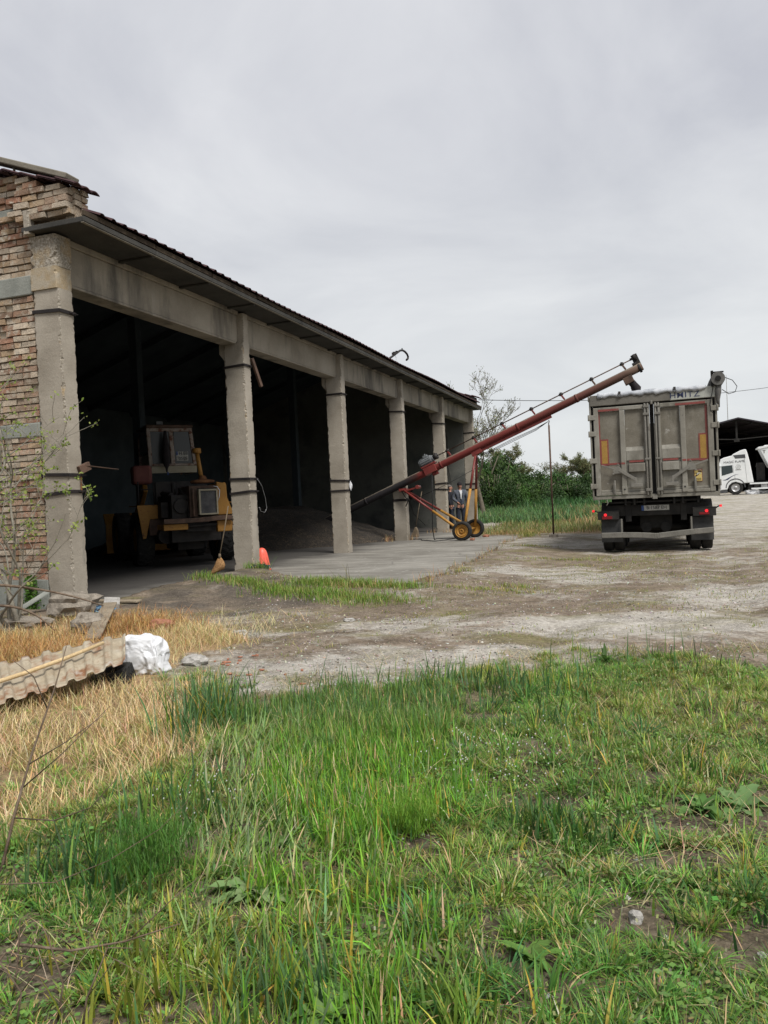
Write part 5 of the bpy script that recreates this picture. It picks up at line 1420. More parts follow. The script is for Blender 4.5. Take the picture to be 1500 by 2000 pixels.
def man(name, label, loc, rz, H, jm, tm, bent, cap, hm, shirt):
    """figure faces -Y; z up from the floor"""
    k = H / 1.78
    root = thing('person', label, 'person', loc, rz)
    sh = 1.46
    armL = [(.20, 0, sh), (.27, .02, 1.18), (.25, -.05, .93)]
    armR = [(-.20, 0, sh), (-.285, .03, 1.19), (-.13, -.20, 1.02)] if bent else [(-.20, 0, sh), (-.27, .02, 1.18), (-.25, -.05, .93)]
    pts = [(0, 0, .95, .09, .07), (0, 0, 1.15, .11, .08), (0, .0, 1.36, .14, .095), (0, .01, 1.49, .06), (0, .0, 1.56, .05), (0, -.012, 1.625, .072, .08), (0, -.008, 1.70, .076, .088), (0, .0, 1.75, .05, .06)]
    ed = [(0, 1), (1, 2), (2, 3), (3, 4), (4, 5), (5, 6), (6, 7)]
    for arm, r_ in ((armL, 1), (armR, -1)):
        q = len(pts); pts += [(*arm[0], .058), (*arm[1], .044), (*arm[2], .028)]; ed += [(2, q), (q, q + 1), (q + 1, q + 2)]
        d = Vector(arm[2]) - Vector(arm[1])
        hand_chain(pts, ed, q + 2, arm[2], d, (0, -1, 0) if not (bent and r_ < 0) else (0, 0, 1))
    for s_ in (-1, 1):
        q = len(pts); pts += [(s_ * .09, 0, .86, .06), (s_ * .105, -.015, .50, .05), (s_ * .11, .01, .09, .045), (s_ * .12, -.12, .04, .036)]; ed += [(0, q), (q, q + 1), (q + 1, q + 2), (q + 2, q + 3)]
    vs, fs = skin_arrays(pts, ed)
    mb = MB(); mb.add(vs, fs, 0, True)
    # face: nose, ears, brow, mouth
    mb.blob((0, -.098, 1.655), (.014, .022, .022), .05, 1, 2, 0, True); mb.blob((0, -.078, 1.612), (.026, .014, .008), .05, 1, 2, 2, True)
    for s_ in (-1, 1):
        mb.blob((s_ * .078, .005, 1.655), (.012, .022, .032), .05, 1, 2, 0, True); mb.blob((s_ * .03, -.083, 1.678), (.012, .008, .007), 0, 1, 2, 1, True)
    sc_ = [(x * k, y * k, z * k) for x, y, z in mb.v]; mb.v = sc_
    body = mb.build('body', [M['skin'], M['eye'], M['lens']], root)
    def cloth(nm, pts, ed, mk):
        v2, f2 = skin_arrays(pts, ed); q = MB(); q.add([(x * k, y * k, z * k) for x, y, z in v2], f2, 0, True); return q.build(nm, M[mk], root)
    jp = [(0, 0, .88, .17, .125), (0, 0, 1.15, .17, .12), (0, .0, 1.37, .178, .118), (0, .012, 1.49, .085, .075)]
    je = [(0, 1), (1, 2), (2, 3)]
    for arm in (armL, armR):
        q = len(jp); a, b, c = Vector(arm[0]), Vector(arm[1]), Vector(arm[2]); c2 = b.lerp(c, .93)
        jp += [(*a, .082), (*a.lerp(b, .5), .075), (*b, .068), (*c2, .052)]; je += [(2, q), (q, q + 1), (q + 1, q + 2), (q + 2, q + 3)]
    jk = cloth('jacket', jp, je, jm)
    tp_ = [(0, 0, .90, .15, .115)]; te = []
    for s_ in (-1, 1):
        q = len(tp_); tp_ += [(s_ * .095, 0, .80, .108), (s_ * .108, -.02, .50, .088), (s_ * .115, .008, .12, .075), (s_ * .115, .008, .06, .078)]; te += [(0, q), (q, q + 1), (q + 1, q + 2), (q + 2, q + 3)]
    cloth('trousers', tp_, te, tm)
    for s_ in (-1, 1):
        q = MB(); q.blob((s_ * .118 * k, -.05 * k, .045 * k), (.052, .145, .055), .08, 2, 3, 0, True); q.build('shoe', M['shoe'], root)
    if shirt:
        q = MB(); q.add([(x * k, y * k, z * k) for x, y, z in [(-.055, -.112, 1.50), (.06, -.112, 1.50), (.05, -.150, 1.36), (.012, -.148, 1.16), (-.012, -.148, 1.16), (-.03, -.150, 1.36), (-.055, -.09, 1.49), (.06, -.09, 1.49), (.05, -.10, 1.36), (.012, -.1, 1.16), (-.012, -.1, 1.16), (-.03, -.1, 1.36)]],
                        [(0, 1, 2, 5), (5, 2, 3, 4), (0, 6, 7, 1), (1, 7, 8, 2), (2, 8, 9, 3), (3, 9, 10, 4), (4, 10, 11, 5), (5, 11, 6, 0)])
        q.build('shirt', M['shirt'], root, .004)
        q = MB(); q.bar((.055 * k, -.15 * k, 1.40 * k), (.05 * k, -.152 * k, 1.22 * k), .035, .008); q.bar((.012 * k, -.137 * k, 1.15 * k), (.012 * k, -.137 * k, .9 * k), .01, .008); q.build('zip', M['darkjacket'], jk)
    if cap:
        q = MB(); q.lathe([(.098 * k, 1.70 * k), (.102 * k, 1.73 * k), (.092 * k, 1.785 * k), (.06 * k, 1.82 * k), (0, 1.832 * k)], 20, Matrix.Translation((0, .004, 0)) @ Matrix.Diagonal((.92, 1.05, 1, 1))); q.build('cap', M['cap'], root)
    else:
        q = MB(4); q.blob((0, .022 * k, 1.735 * k), (.088, .095, .07), .12, 4, 3, 0, True); q.build('hair', M['hair'], root)
    return root
pm = B(-.02, 22.1)
man('person', 'man in a blue-grey work jacket and dark knit cap facing the yard', (pm.x, pm.y, 0), R(8), 1.80, 'jacket', 'trousers', True, True, 'cap', True)
pm = B(-.62, 22.9)
man('person', 'man in black clothes with short hair half hidden behind the fifth pillar', (pm.x, pm.y, 0), R(75), 1.75, 'darkjacket', 'trousers', False, False, 'hair', False)

# ------------------------------------------------------------------ far side of the yard: shed and white lorry
def far(px, py, d):
    """ground position under an image column at a distance"""
    return ((px - 750) / FPX * d, d)
sx, sy = far(1444, 0, 76)
sh = thing('open_shed', 'dark open-fronted steel shed with a low ridged roof across the yard', 'shed', (sx, sy, gz1(sx, sy)), R(-4))
mb = MB()
hw, ez, rz_ = 8.2, 5.0, 6.95
mb.prism([(-hw, ez), (0, rz_), (hw, ez), (hw, ez + .12), (0, rz_ + .12), (-hw, ez + .12)], lambda u, v, a: (u, a, v), -.6, 26); mb.build('roof', M['shedroof'], sh)
mb = MB(); mb.box(-hw, hw, 25.6, 25.8, 0, ez); mb.prism([(-hw, ez), (hw, ez), (0, rz_)], lambda u, v, a: (u, a, v), 25.6, 25.8); mb.build('back_wall', M['shed'], sh)
for x in (-hw, hw): mb = MB(); mb.box(x - .08, x + .08, 0, 25.6, 0, ez); mb.build('side_wall', M['shed'], sh)
for y in (0, 8, 16):
    mb = MB(); mb.bar((-hw, y, ez + .5), (-.2, y, 5.02), .12, .09); mb.bar((.2, y, 5.02), (hw, y, ez + .5), .12, .09); mb.bar((0, y, 4.9), (0, y, rz_), .16, .16); mb.bar((-hw, y, ez - .08), (0, y, rz_ - .1), .1, .14); mb.bar((0, y, rz_ - .1), (hw, y, ez - .08), .1, .14)
    mb.box(-.25, .25, y - .06, y + .06, 4.8, 5.1); mb.build('truss', M['chassis'], sh)
    for x in (-hw + .2, hw - .2): mb = MB(); mb.box(x - .12, x + .12, y - .1, y + .1, 0, ez); mb.build('post', M['chassis'], sh)
for i in range(1, 6):
    for s_ in (-1, 1):
        x = s_ * hw * i / 6; z = ez + (rz_ - ez) * (1 - i / 6) - .12; mb = MB(); mb.box(x - .06, x + .06, -.3, 25.5, z - .1, z); mb.build('purlin', M['chassis'], sh)

lx_, ly_ = far(1403.3, 0, 60)
zl = gz1(lx_, ly_) + .02
lo = thing('white_lorry', 'clean white lorry with a high cab parked before the dark shed', 'lorry', (lx_, ly_, zl), R(-22))
q = lambda x, y: ((x - 575) / 236, (1715 - y + .047 * (575 - x) * -1) / 236)
def lor(u, v, a): return (u, a, v)
def Q(pts): return [((x - 575) / 258., (1700 - y + -.047 * (x - 575)) / 236.) for x, y in pts]
cabp = [(572, 1632), (578, 1400), (580, 1330), (572, 1150), (600, 1110), (642, 1064), (700, 1035), (840, 1000), (866, 975), (985, 915), (1050, 893), (1098, 888), (1122, 955), (1160, 1120), (1215, 1470), (1040, 1485), (1000, 1490), (960, 1478), (893, 1462), (830, 1478), (775, 1530), (745, 1600), (640, 1610)]
mb = MB(); mb.prism(Q(cabp), lor, 0, 2.45); cb = mb.build('cab', M['white'], lo, .05)
mb = MB(); mb.prism(Q([(655, 1185), (848, 1166), (856, 1295), (690, 1345), (655, 1352)]), lor, -.012, .02); mb.build('side_window', M['glass'], cb, .006)
mb = MB(); mb.prism(Q([(868, 992), (1080, 976), (1086, 1042), (905, 1052)]), lor, -.012, .02); mb.build('deflector_window', M['greyplastic'], cb, .006)
mb = MB(); mb.prism(Q([(570, 1180), (600, 1120), (640, 1075), (640, 1130), (612, 1200), (596, 1340), (576, 1345)]), lor, .08, 2.37); mb.build('windscreen', M['glass'], cb)
mb = MB(); mb.prism(Q([(562, 1165), (605, 1100), (640, 1065), (642, 1078), (600, 1180), (568, 1190)]), lor, -.02, 2.47); mb.build('sun_visor', M['greyplastic'], cb)
mb = MB(); mb.prism(Q([(588, 1205), (606, 1195), (606, 1345), (588, 1345)]), lor, -.3, -.08); mb.prism(Q([(600, 1160), (650, 1180), (650, 1195), (600, 1180)]), lor, -.2, .02); mb.build('mirror', M['white'], cb, .015)
mb = MB(); mb.prism(Q([(664, 1432), (720, 1420), (800, 1375), (890, 1332), (960, 1330), (890, 1340), (830, 1372), (760, 1425), (720, 1434)]), lor, -.01, .02); mb.build('swoosh', M['blueink'], cb)
mb = MB(); mb.prism(Q([(800, 1432), (868, 1410), (868, 1422), (806, 1440)]), lor, -.02, .02); mb.build('door_handle', M['greyplastic'], cb)
mb = MB()
for a, b in (((1066, 1045), (1100, 1480)), ((885, 1345), (888, 1440)), ((860, 1165), (866, 1300))): (x0, z0), (x1, z1) = Q([a, b]); mb.bar((x0, -.002, z0), (x1, -.002, z1), .012, .012)
mb.build('panel_gap', M['greyplastic'], cb)
mb = MB(); mb.prism(Q([(576, 1470), (632, 1480), (636, 1590), (610, 1600), (578, 1560)]), lor, -.008, .02); mb.build('headlamp', M['steel'], cb)
mb = MB(); mb.prism(Q([(565, 1610), (745, 1595), (750, 1655), (600, 1668), (560, 1650)]), lor, .03, 2.42); mb.build('lower_bumper', M['greyplastic'], cb, .02)
(tx, tz), = Q([(884, 1108)])
text_obj('MAGIC FLAME', .235, M['greyplastic'], cb, (tx, -.013, tz), (R(90), R(-2), 0), sx=.98)
(tx, tz), = Q([(952, 1195)])
mb = MB(); rmx = Matrix.Translation((tx, -.012, tz)) @ Matrix.Rotation(R(90), 4, 'X')
mb.lathe([(.15, -.003), (.165, -.003), (.165, .003), (.15, .003)], 28, rmx, closed=True); mb.lathe([(.06, -.003), (.075, -.003), (.075, .003), (.06, .003)], 20, rmx, closed=True)
mb.box(tx - .2, tx + .2, -.014, -.01, tz - .235, tz - .205); mb.build('emblem', M['bumper'], cb)
(tx, tz), = Q([(893, 1612)])
for y, x in ((.18, tx), (2.27, tx), (.2, tx + 3.8), (2.25, tx + 3.8)):
    mb = tyre_mesh(MB(), (x, y, .52), .52, .3, .29, 0, axis='y'); w_ = mb.build('wheel', M['rubber'], lo)
    mb = MB(); mb.lathe([(0, .13), (.1, .13), (.11, .1), (.2, .11), (.29, .14), (.30, .16), (.30, -.1), (0, -.1)], 24, Matrix.Translation((x, y, .52)) @ Matrix.Rotation(R(90) if y < 1 else R(-90), 4, 'X')); mb.build('rim', M['steel'], w_)
mb = MB()
prof = [(math.cos(R(a_)) * .62, math.sin(R(a_)) * .62) for a_ in range(0, 181, 15)]
kk = len(prof); vs = [(tx + a_, -.01, .52 + b_) for a_, b_ in prof] + [(tx + a_, .35, .52 + b_) for a_, b_ in prof]
mb.add(vs, [(i, i + 1, kk + i + 1, kk + i) for i in range(kk - 1)]); ob = mb.build('wheel_arch', M['greyplastic'], lo); so = ob.modifiers.new('S', 'SOLIDIFY'); so.thickness = .07
mb = MB(); mb.box(.3, 9, .75, 1.7, .55, .95); mb.box(2.5, 3.8, .3, 2.1, .4, .85); mb.box(2.1, 2.4, .1, 2.3, .3, 1.0); mb.build('frame', M['chassis'], lo)
for z in (.34, .72):
    mb = MB(); mb.box(2.2 + .1 * (z < .5), 7.5, .0, .05, z, z + .11); mb.build('side_rail', M['white'], lo)
mb = MB(); mb.box(2.95, 3.4, .06, .5, .42, .72); mb.build('tank', M['steel'], lo, .03)
mb = MB(); mb.box(2.75, 3.3, .9, 1.5, 1.0, 2.3); mb.box(2.7, 3.35, .85, 1.55, 2.0, 2.1); mb.build('ram', M['dkmachine'], lo)
tpb = Q([(1335, 880), (1480, 1180), (1600, 1330)])
mb = MB(); mb.prism([tpb[0], tpb[1], (4.1, 1.35), (11, 1.3), (11, 3.55), (3.3, 3.55)], lor, .0, 2.5); tb = mb.build('tipper_body', M['white'], lo, .03)
mb = MB(); mb.prism(Q([(1298, 868), (1320, 850), (1500, 826), (1500, 850), (1345, 884), (1300, 880)]), lor, -.06, 2.56); mb.box(4, 11, -.05, .0, 3.5, 3.62); mb.build('rim_rail', M['white'], tb)
(tx, tz), = Q([(1412, 940)])
text_obj('T', .3, M['bumper'], tb, (tx, -.012, tz), (R(90), 0, 0), bold=.01)
mb = MB(5)
mb.blob((0, 0, .12), (.55, .4, .24), .5, 3, 3, fr=2.4); mb.blob((.7, .1, .08), (.5, .35, .17), .6, 4, 3, fr=2.4)
ob = mb.build('plastic_sheeting', M['sack'], None, loc=(lx_ + 2.4, ly_ - .5, zl)); tag(ob, 'crumpled white plastic sheeting on the ground under the white lorry', 'plastic sheeting')
mx_, my_ = far(1428.5, 0, 108)
mb = MB(); mb.tube([(0, 0, 0), (0, 0, 15.2)], [.055, .035], 8); mb.tube([(0, 0, 15.2), (0, 0, 15.7)], .02, 6); ob = mb.build('mast', M['bumper'], None, loc=(mx_, my_, .3)); tag(ob, 'thin tall aerial mast rising behind the dark shed', 'mast')
# overhead line from the far corner of the warehouse
mb = MB()
a, b = B(.25, 25.1, 5.35), Vector((30.0, 52.0, 8.0))
mb.tube([a.lerp(b, i / 30) - Vector((0, 0, .55 * 4 * (i / 30) * (1 - i / 30))) for i in range(31)], .014, 6)
ob = mb.build('overhead_cable', M['wire'], None); tag(ob, 'black overhead cable running from the warehouse corner over the yard', 'overhead cable')

# ------------------------------------------------------------------ grass and weeds
class Blades:
    """many tapering blades collected into one mesh"""
    def __init__(s): s.V, s.F, s.C, s.n = [], [], [], 0
    def add(s, x, y, h, w, lean, az, bend, col, seg=3, z=None, facing=None):
        n = len(x)
        if n == 0: return
        z0 = gz(x, y) - .006 if z is None else z
        dx_, dy_ = np.cos(az), np.sin(az)
        fa = az + np.pi / 2 if facing is None else facing
        wx, wy = np.cos(fa), np.sin(fa)
        P_ = []
        for k in range(seg + 1):
            t = k / seg
            off = h * (lean * t + bend * t * t)
            zz = z0 + h * t * np.sqrt(np.clip(1 - (lean + bend * t) ** 2 * .55, .08, 1)) - h * np.maximum(0, bend - .7) * t ** 3 * .6
            wd = w * (1 - t ** 1.7) * (.65 + .7 * min(t * 3, 1) * .5) if k < seg else w * 0
            cx_, cy_ = x + dx_ * off, y + dy_ * off
            if k < seg:
                P_.append(np.stack([cx_ - wx * wd / 2, cy_ - wy * wd / 2, zz], -1)); P_.append(np.stack([cx_ + wx * wd / 2, cy_ + wy * wd / 2, zz], -1))
            else: P_.append(np.stack([cx_, cy_, zz], -1))
        nv = 2 * seg + 1
        V = np.stack(P_, 1).reshape(-1, 3)
        base = s.n + np.arange(n)[:, None] * nv
        for k in range(seg - 1):
            a = 2 * k
            s.F.append(np.concatenate([base + a, base + a + 1, base + a + 3, base + a + 2], 1))
        a = 2 * (seg - 1)
        s.F.append(np.concatenate([base + a, base + a + 1, base + a + 2, np.full_like(base, -1)], 1))
        s.V.append(V); s.C.append(np.repeat(col, nv, 0)); s.n += n * nv
    def quads(s, V4, col):
        n = len(V4)
        base = s.n + np.arange(n)[:, None] * 4
        s.F.append(np.concatenate([base, base + 1, base + 2, base + 3], 1)); s.V.append(V4.reshape(-1, 3)); s.C.append(np.repeat(col, 4, 0)); s.n += n * 4
    def mesh(s, name, mt):
        V = np.concatenate(s.V); C = np.concatenate(s.C); F = np.concatenate(s.F)
        ln = np.where(F[:, 3] < 0, 3, 4)
        li = F.reshape(-1); li = li[li >= 0]
        me = bpy.data.meshes.new(name)
        me.vertices.add(len(V)); me.vertices.foreach_set('co', V.astype(np.float32).ravel())
        me.loops.add(len(li)); me.loops.foreach_set('vertex_index', li.astype(np.int32))
        me.polygons.add(len(F)); st = np.concatenate([[0], np.cumsum(ln)[:-1]])
        me.polygons.foreach_set('loop_start', st.astype(np.int32))
        me.update(calc_edges=True)
        a = me.color_attributes.new('Col', 'FLOAT_COLOR', 'POINT')
        a.data.foreach_set('color', np.concatenate([C, np.ones((len(C), 1))], 1).astype(np.float32).ravel())
        me.materials.append(mt)
        return me
    def build(s, name, mt, parent=None, loc=None):
        o = bpy.data.objects.new(name, s.mesh(name, mt)); COL.objects.link(o)
        if parent: o.parent = parent
        if loc is not None: o.location = loc
        return o

NR = np.random.RandomState(7)
U = lambda a, b, n: NR.uniform(a, b, n)
def tint(base, n, var=.18, hue=.1):
    c = np.array(base)[None, :] * (1 + NR.normal(0, var, (n, 1))) * (1 + NR.normal(0, hue, (n, 3)))
    return np.clip(c, .004, .9)
def mixcols(n, pal):
    """pal: [(weight, colour, var)]"""
    w = np.array([p[0] for p in pal], float); w /= w.sum()
    k = NR.choice(len(pal), n, p=w); out_ = np.zeros((n, 3))
    for i, p in enumerate(pal):
        m_ = k == i; out_[m_] = tint(p[1], m_.sum(), p[2] if len(p) > 2 else .18)
    return out_
def scatter(x0, x1, y0, y1, dens, keep):
    n = int((x1 - x0) * (y1 - y0) * dens)
    x, y = U(x0, x1, n), U(y0, y1, n)
    k = NR.rand(n) < keep(x, y)
    return x[k], y[k]
def in_view(x, y, m=.7):
    lim = .50 * np.maximum(y, .2) + m
    return np.where(np.abs(x) < lim, 1.0, np.where(np.abs(x) < lim + 2.2, .42, 0.))
def edge_of(x): return np.interp(x, EDGE_X, EDGE_Y)
def bare(x, y):          # bare earth showing through the turf on the right
    b = np.zeros_like(x)
    for (a, c_, sa, sb) in ((1.38, 3.2, .40, .20), (1.02, 2.92, .34, .13), (.74, 2.56, .10, .2), (1.08, 2.32, .26, .12), (.38, 2.14, .24, .08), (.62, 3.5, .22, .10), (1.7, 3.05, .36, .16), (.10, 3.15, .14, .07), (1.1, 3.75, .25, .08), (-.42, 3.0, .1, .1), (.3, 4.3, .16, .1), (.55, 5.0, .25, .1), (-1.05, 2.35, .2, .1), (-.85, 4.15, .16, .14)):
        b = np.maximum(b, np.exp(-((x - a) / sa) ** 2 - ((y - c_) / sb) ** 2))
    return b
WHEAT = [(-1.0, 5.3), (.28, 5.7), (.36, 4.9), (.30, 4.0), (.06, 2.9), (-.04, 1.9), (-.30, 1.9), (-.34, 2.7), (-.42, 3.3), (-.58, 4.0)]
GREEN = (.135, .235, .036); BLUEG = (.095, .185, .068); YEL = (.42, .34, .06); STRAWC = (.54, .40, .20); OLIVE = (.19, .205, .05); DKG = (.045, .10, .022); TAN = (.42, .31, .165)

# tall young cereal
bl = Blades()
def wheat_keep(x, y):
    j = (fbm(x * 2.5, y * 2.5, 41) - .5) * .8 + NR.normal(0, .06, x.shape)
    return inpoly(x + j, y + j, WHEAT) * (.12 + .88 * sstep(.34, .54, fbm(x * 3.0, y * 3.0, 43)))
x, y = scatter(-1.7, .9, 1.7, 6.1, 7600, wheat_keep)
n = len(x)
g = sstep(5.0, 3.9, y)[:, None]
col = mixcols(n, [(56, (.18, .365, .04), .22), (24, (.125, .28, .045), .22), (9, (.14, .25, .09), .2), (6, (.5, .42, .08), .2), (7, (.58, .46, .24), .2)]) * g + mixcols(n, [(36, (.12, .22, .085), .2), (54, (.15, .26, .055), .2), (10, STRAWC, .2)]) * (1 - g)
bd_ = np.where(NR.rand(n) < .25, U(.4, 1.3, n), U(0, .35, n))
bl.add(x, y, U(.07, .18, n) * (1 + .25 * (fbm(x * 2.6, y * 2.6, 3) - .5)), U(.006, .0125, n), U(-.02, .18, n), U(0, 6.28, n), bd_, col, 4)
# clumps of taller bluish blades: at the field edge and on the left
for (cx_, cy_, sx_, sy_, nn, hh, pal) in ((-1.17, 5.0, .10, .24, 260, .36, BLUEG), (-.90, 3.5, .2, .2, 150, .24, (.07, .15, .045)), (-1.22, 2.95, .08, .07, 42, .28, (.055, .125, .04)), (-1.06, 2.85, .12, .08, 48, .26, (.06, .135, .045)),
                              (.80, 5.55, .26, .22, 150, .26, BLUEG), (.60, 3.22, .08, .08, 120, .16, (.06, .135, .035)), (.72, 3.12, .14, .08, 110, .14, (.06, .14, .035)), (.95, 4.6, .22, .12, 90, .16, BLUEG), (1.45, 3.75, .05, .05, 26, .17, (.06, .14, .03)),
                              (1.35, 5.35, .3, .3, 60, .22, (.08, .16, .035)), (.2, 5.85, .35, .12, 120, .22, BLUEG), (2.4, 5.9, .3, .3, 30, .22, (.08, .16, .04)), (-.35, 2.15, .12, .12, 160, .16, BLUEG), (1.25, 2.55, .22, .14, 240, .10, (.06, .14, .04)), (.12, 2.0, .1, .1, 150, .15, GREEN), (-.62, 2.25, .18, .14, 170, .17, (.20, .24, .035))):
    x, y = NR.normal(cx_, sx_, nn), NR.normal(cy_, sy_, nn)
    bl.add(x, y, hh * U(.55, 1.1, nn), U(.008, .015, nn), U(0, .3, nn), U(0, 6.28, nn), U(0, .5, nn), mixcols(nn, [(80, pal, .2), (14, GREEN, .2), (6, YEL, .2)]), 4)
for q_ in range(34):
    cx_, cy_ = NR.uniform(-.1, 2.6), NR.uniform(2.0, 5.4)
    if cx_ > .5 * cy_ + .3: continue
    nn = NR.randint(40, 130); s1 = NR.uniform(.03, .085)
    aa_ = U(0, 6.28, nn); qq = np.sqrt(NR.rand(nn)); x = cx_ + np.cos(aa_) * qq * s1 * 1.3; y = cy_ + np.sin(aa_) * qq * s1
    base_ = [(.075, .19, .045), (.10, .235, .045), (.07, .165, .06), (.13, .27, .05)][q_ % 4]
    bl.add(x, y, NR.uniform(.07, .15) * U(.5, 1.1, nn), U(.004, .010, nn), qq * .7, aa_ + NR.normal(0, .4, nn), U(.1, 1.0, nn), mixcols(nn, [(88, base_, .22), (8, (.5, .4, .2), .2), (4, YEL, .2)]), 4)
# paler bluish blades, half laid over, left of the bright strip
def pale_keep(x, y): return (1 - .9 * np.exp(-((x + .52) ** 2 + (y - 2.78) ** 2) / .03)) * np.exp(-((x + .62 + (y - 3.4) * .12) / .22) ** 2) * sstep(2.3, 2.8, y) * sstep(5.0, 4.2, y) * (.3 + .7 * sstep(.38, .55, fbm(x * 3, y * 3, 46)))
x, y = scatter(-1.4, .1, 2.2, 5.1, 4200, pale_keep); n = len(x)
bl.add(x, y, U(.08, .2, n), U(.006, .012, n), U(.2, .7, n), NR.normal(.6, 1.2, n), U(0, .5, n), mixcols(n, [(60, (.22, .31, .12), .2), (25, (.20, .33, .06), .2), (15, (.56, .47, .27), .2)]), 4)
# broken rows of the same cereal scattered in the turf on the right
def stray(x, y): return sstep(.54, .66, fbm(x * 2.2, y * 2.2, 47)) * inpoly(x, y, [(.2, 5.4), (3, 5.9), (2.4, 4.2), (1.2, 2.6), (.6, 1.9), (-.1, 1.9), (.2, 3.5)]) * .5
x, y = scatter(-.2, 3.0, 1.8, 6, 1500, stray); n = len(x)
bl.add(x, y, U(.07, .17, n), U(.005, .011, n), U(0, .4, n), U(0, 6.28, n), U(0, .6, n), mixcols(n, [(50, (.17, .29, .05), .2), (30, (.13, .24, .08), .2), (12, (.56, .45, .24), .2), (8, (.48, .42, .08), .2)]), 4)
# lone taller stalks along the far edge of the field
n = 90
x = U(-1.2, 2.6, n); y = edge_of(x) - U(-.15, 1.0, n)
bl.add(x, y, U(.18, .36, n), U(.008, .016, n), U(0, .12, n), U(0, 6.28, n), U(0, .25, n), mixcols(n, [(1, BLUEG, .2), (1, GREEN, .2)]), 4)
o = bl.build('tall_grass', M['grass']); tag(o, kind='stuff')

ROS = [(-.52, 2.80, .16), (-.50, 3.2, .1), (1.30, 3.36, .15), (1.47, 3.38, .16), (-.22, 2.06, .13), (.36, 2.26, .12), (.06, 3.12, .1), (.735, 2.44, .06)]
# short mixed turf
bl = Blades()
def turf_keep(x, y):
    e = edge_of(x) + (fbm(x * 1.3, y * 1.3, 51) - .5) * 2.6 + .12
    k = sstep(.25, -.5, y - e) * in_view(x, y)
    j = (fbm(x * 1.5, y * 1.5, 5) - .5) * 1.0
    st_ = inpoly(x + j, y + j, STRAW)
    k = k * np.where(st_, np.clip(.13 + .6 * sstep(-2.3, -1.1, x), 0, 1) * (.3 + 1.0 * sstep(.42, .6, fbm(x * 1.9, y * 1.9, 151))), 1.0)
    k = k * (1 - .97 * sstep(.32, .6, bare(x, y) + (fbm(x * 5, y * 5, 55) - .5) * .5))
    for a_, b_, r_ in ROS: k = k * (1 - .92 * np.exp(-(((x - a_) / r_) ** 2 + ((y - b_) / (r_ * .9)) ** 2) ** 2))
    return k * (.4 + .6 * sstep(.30, .52, fbm(x * 2.4, y * 2.4, 57)))
tx_, ty_ = scatter(-4.6, 5.6, 1.3, 7.2, 330, turf_keep)
nt_ = len(tx_)
ti = np.repeat(np.arange(nt_), NR.randint(22, 66, nt_))
tr_ = U(.012, .045, nt_); ta = U(0, 6.28, len(ti)); tq = np.sqrt(NR.rand(len(ti)))
x = tx_[ti] + np.cos(ta) * tq * tr_[ti]; y = ty_[ti] + np.sin(ta) * tq * tr_[ti]
n1_ = len(x)
x2, y2 = scatter(-4.6, 5.6, 1.3, 7.2, 2600, turf_keep)
x = np.concatenate([x, x2]); y = np.concatenate([y, y2]); n = len(x)
ta = np.concatenate([ta, U(0, 6.28, len(x2))]); th_ = np.concatenate([(U(.5, 1.5, nt_) * np.where(NR.rand(nt_) < .12, 1.6, 1))[ti], U(.5, 1., len(x2))])
tl_k = np.concatenate([tq * .75, U(0, .5, len(x2))])
tpick = np.concatenate([NR.normal(0, .13, nt_)[ti], NR.normal(0, .1, len(x2))])[:, None]
f = fbm(x * 1.3, y * 1.3, 61)[:, None]
ca = mixcols(n, [(60, (.13, .285, .046), .28), (16, (.22, .295, .06), .2), (14, (.095, .22, .07), .22), (8, STRAWC, .25), (2, YEL, .2)])
cb_ = mixcols(n, [(36, (.25, .30, .065), .22), (40, (.15, .28, .045), .22), (19, (.5, .38, .2), .25), (5, YEL, .2)])
col = np.where(f + tpick + NR.normal(0, .04, (n, 1)) > .5, ca, cb_)
tb_ = np.concatenate([np.clip(1 + NR.normal(0, .3, nt_), .4, 1.6)[ti], np.ones(len(x2))])[:, None]
col = np.clip(col * tb_, .01, .7)
hh = U(.03, .065, n) * th_
bl.add(x, y, hh, U(.0028, .0068, n), tl_k + U(-.1, .2, n), ta + NR.normal(0, .5, n), U(0, .7, n), col, 3)
# flowering heads of the annual grass: tiny pale flecks
n = 9000
x, y = U(-.6, 3.4, n), U(1.7, 6.3, n); k = NR.rand(n) < turf_keep(x, y) * sstep(.45, .6, fbm(x * 1.7, y * 1.7, 66)); x, y = x[k], y[k]; n = len(x)
zz = gz(x, y) + U(.05, .10, n); s_ = .0032
aa = U(0, 3.14, n)
ex = np.stack([np.cos(aa), np.sin(aa), np.zeros(n)], -1) * s_; ez_ = np.stack([U(-.3, .3, n), U(-.3, .3, n), np.ones(n)], -1) * s_ * 1.6
c0 = np.stack([x, y, zz], -1)
bl.quads(np.stack([c0 - ex - ez_, c0 + ex - ez_, c0 + ex + ez_, c0 - ex + ez_], 1), mixcols(n, [(7, (.34, .36, .15), .2), (2, (.5, .48, .30), .1)]))
o = bl.build('short_grass', M['grass']); tag(o, kind='stuff')

# straw-coloured dead grass on the left
bl = Blades()
def straw_keep(x, y):
    j = (fbm(x * 1.4, y * 1.4, 71) - .5) * 1.1
    return inpoly(x + j, y + j * .6, STRAW) * (.12 + .88 * sstep(.36, .56, fbm(x * 2.2, y * 2.2, 73))) * in_view(x, y, 1.0)
x, y = scatter(-5.6, -.6, 2.4, 10.2, 2600, straw_keep)
n = len(x)
lay = NR.rand(n) < .45
col = mixcols(n, [(44, (.60, .45, .235), .24), (28, (.70, .56, .33), .2), (12, (.40, .26, .13), .2), (16, (.3, .30, .09), .2)])
bl.add(x, y, np.where(lay, U(.08, .2, n), U(.05, .15, n)), U(.003, .006, n), np.where(lay, U(.6, 1.0, n), U(0, .4, n)), U(0, 6.28, n), np.where(lay, U(0, .3, n), U(0, .6, n)), col, 3)
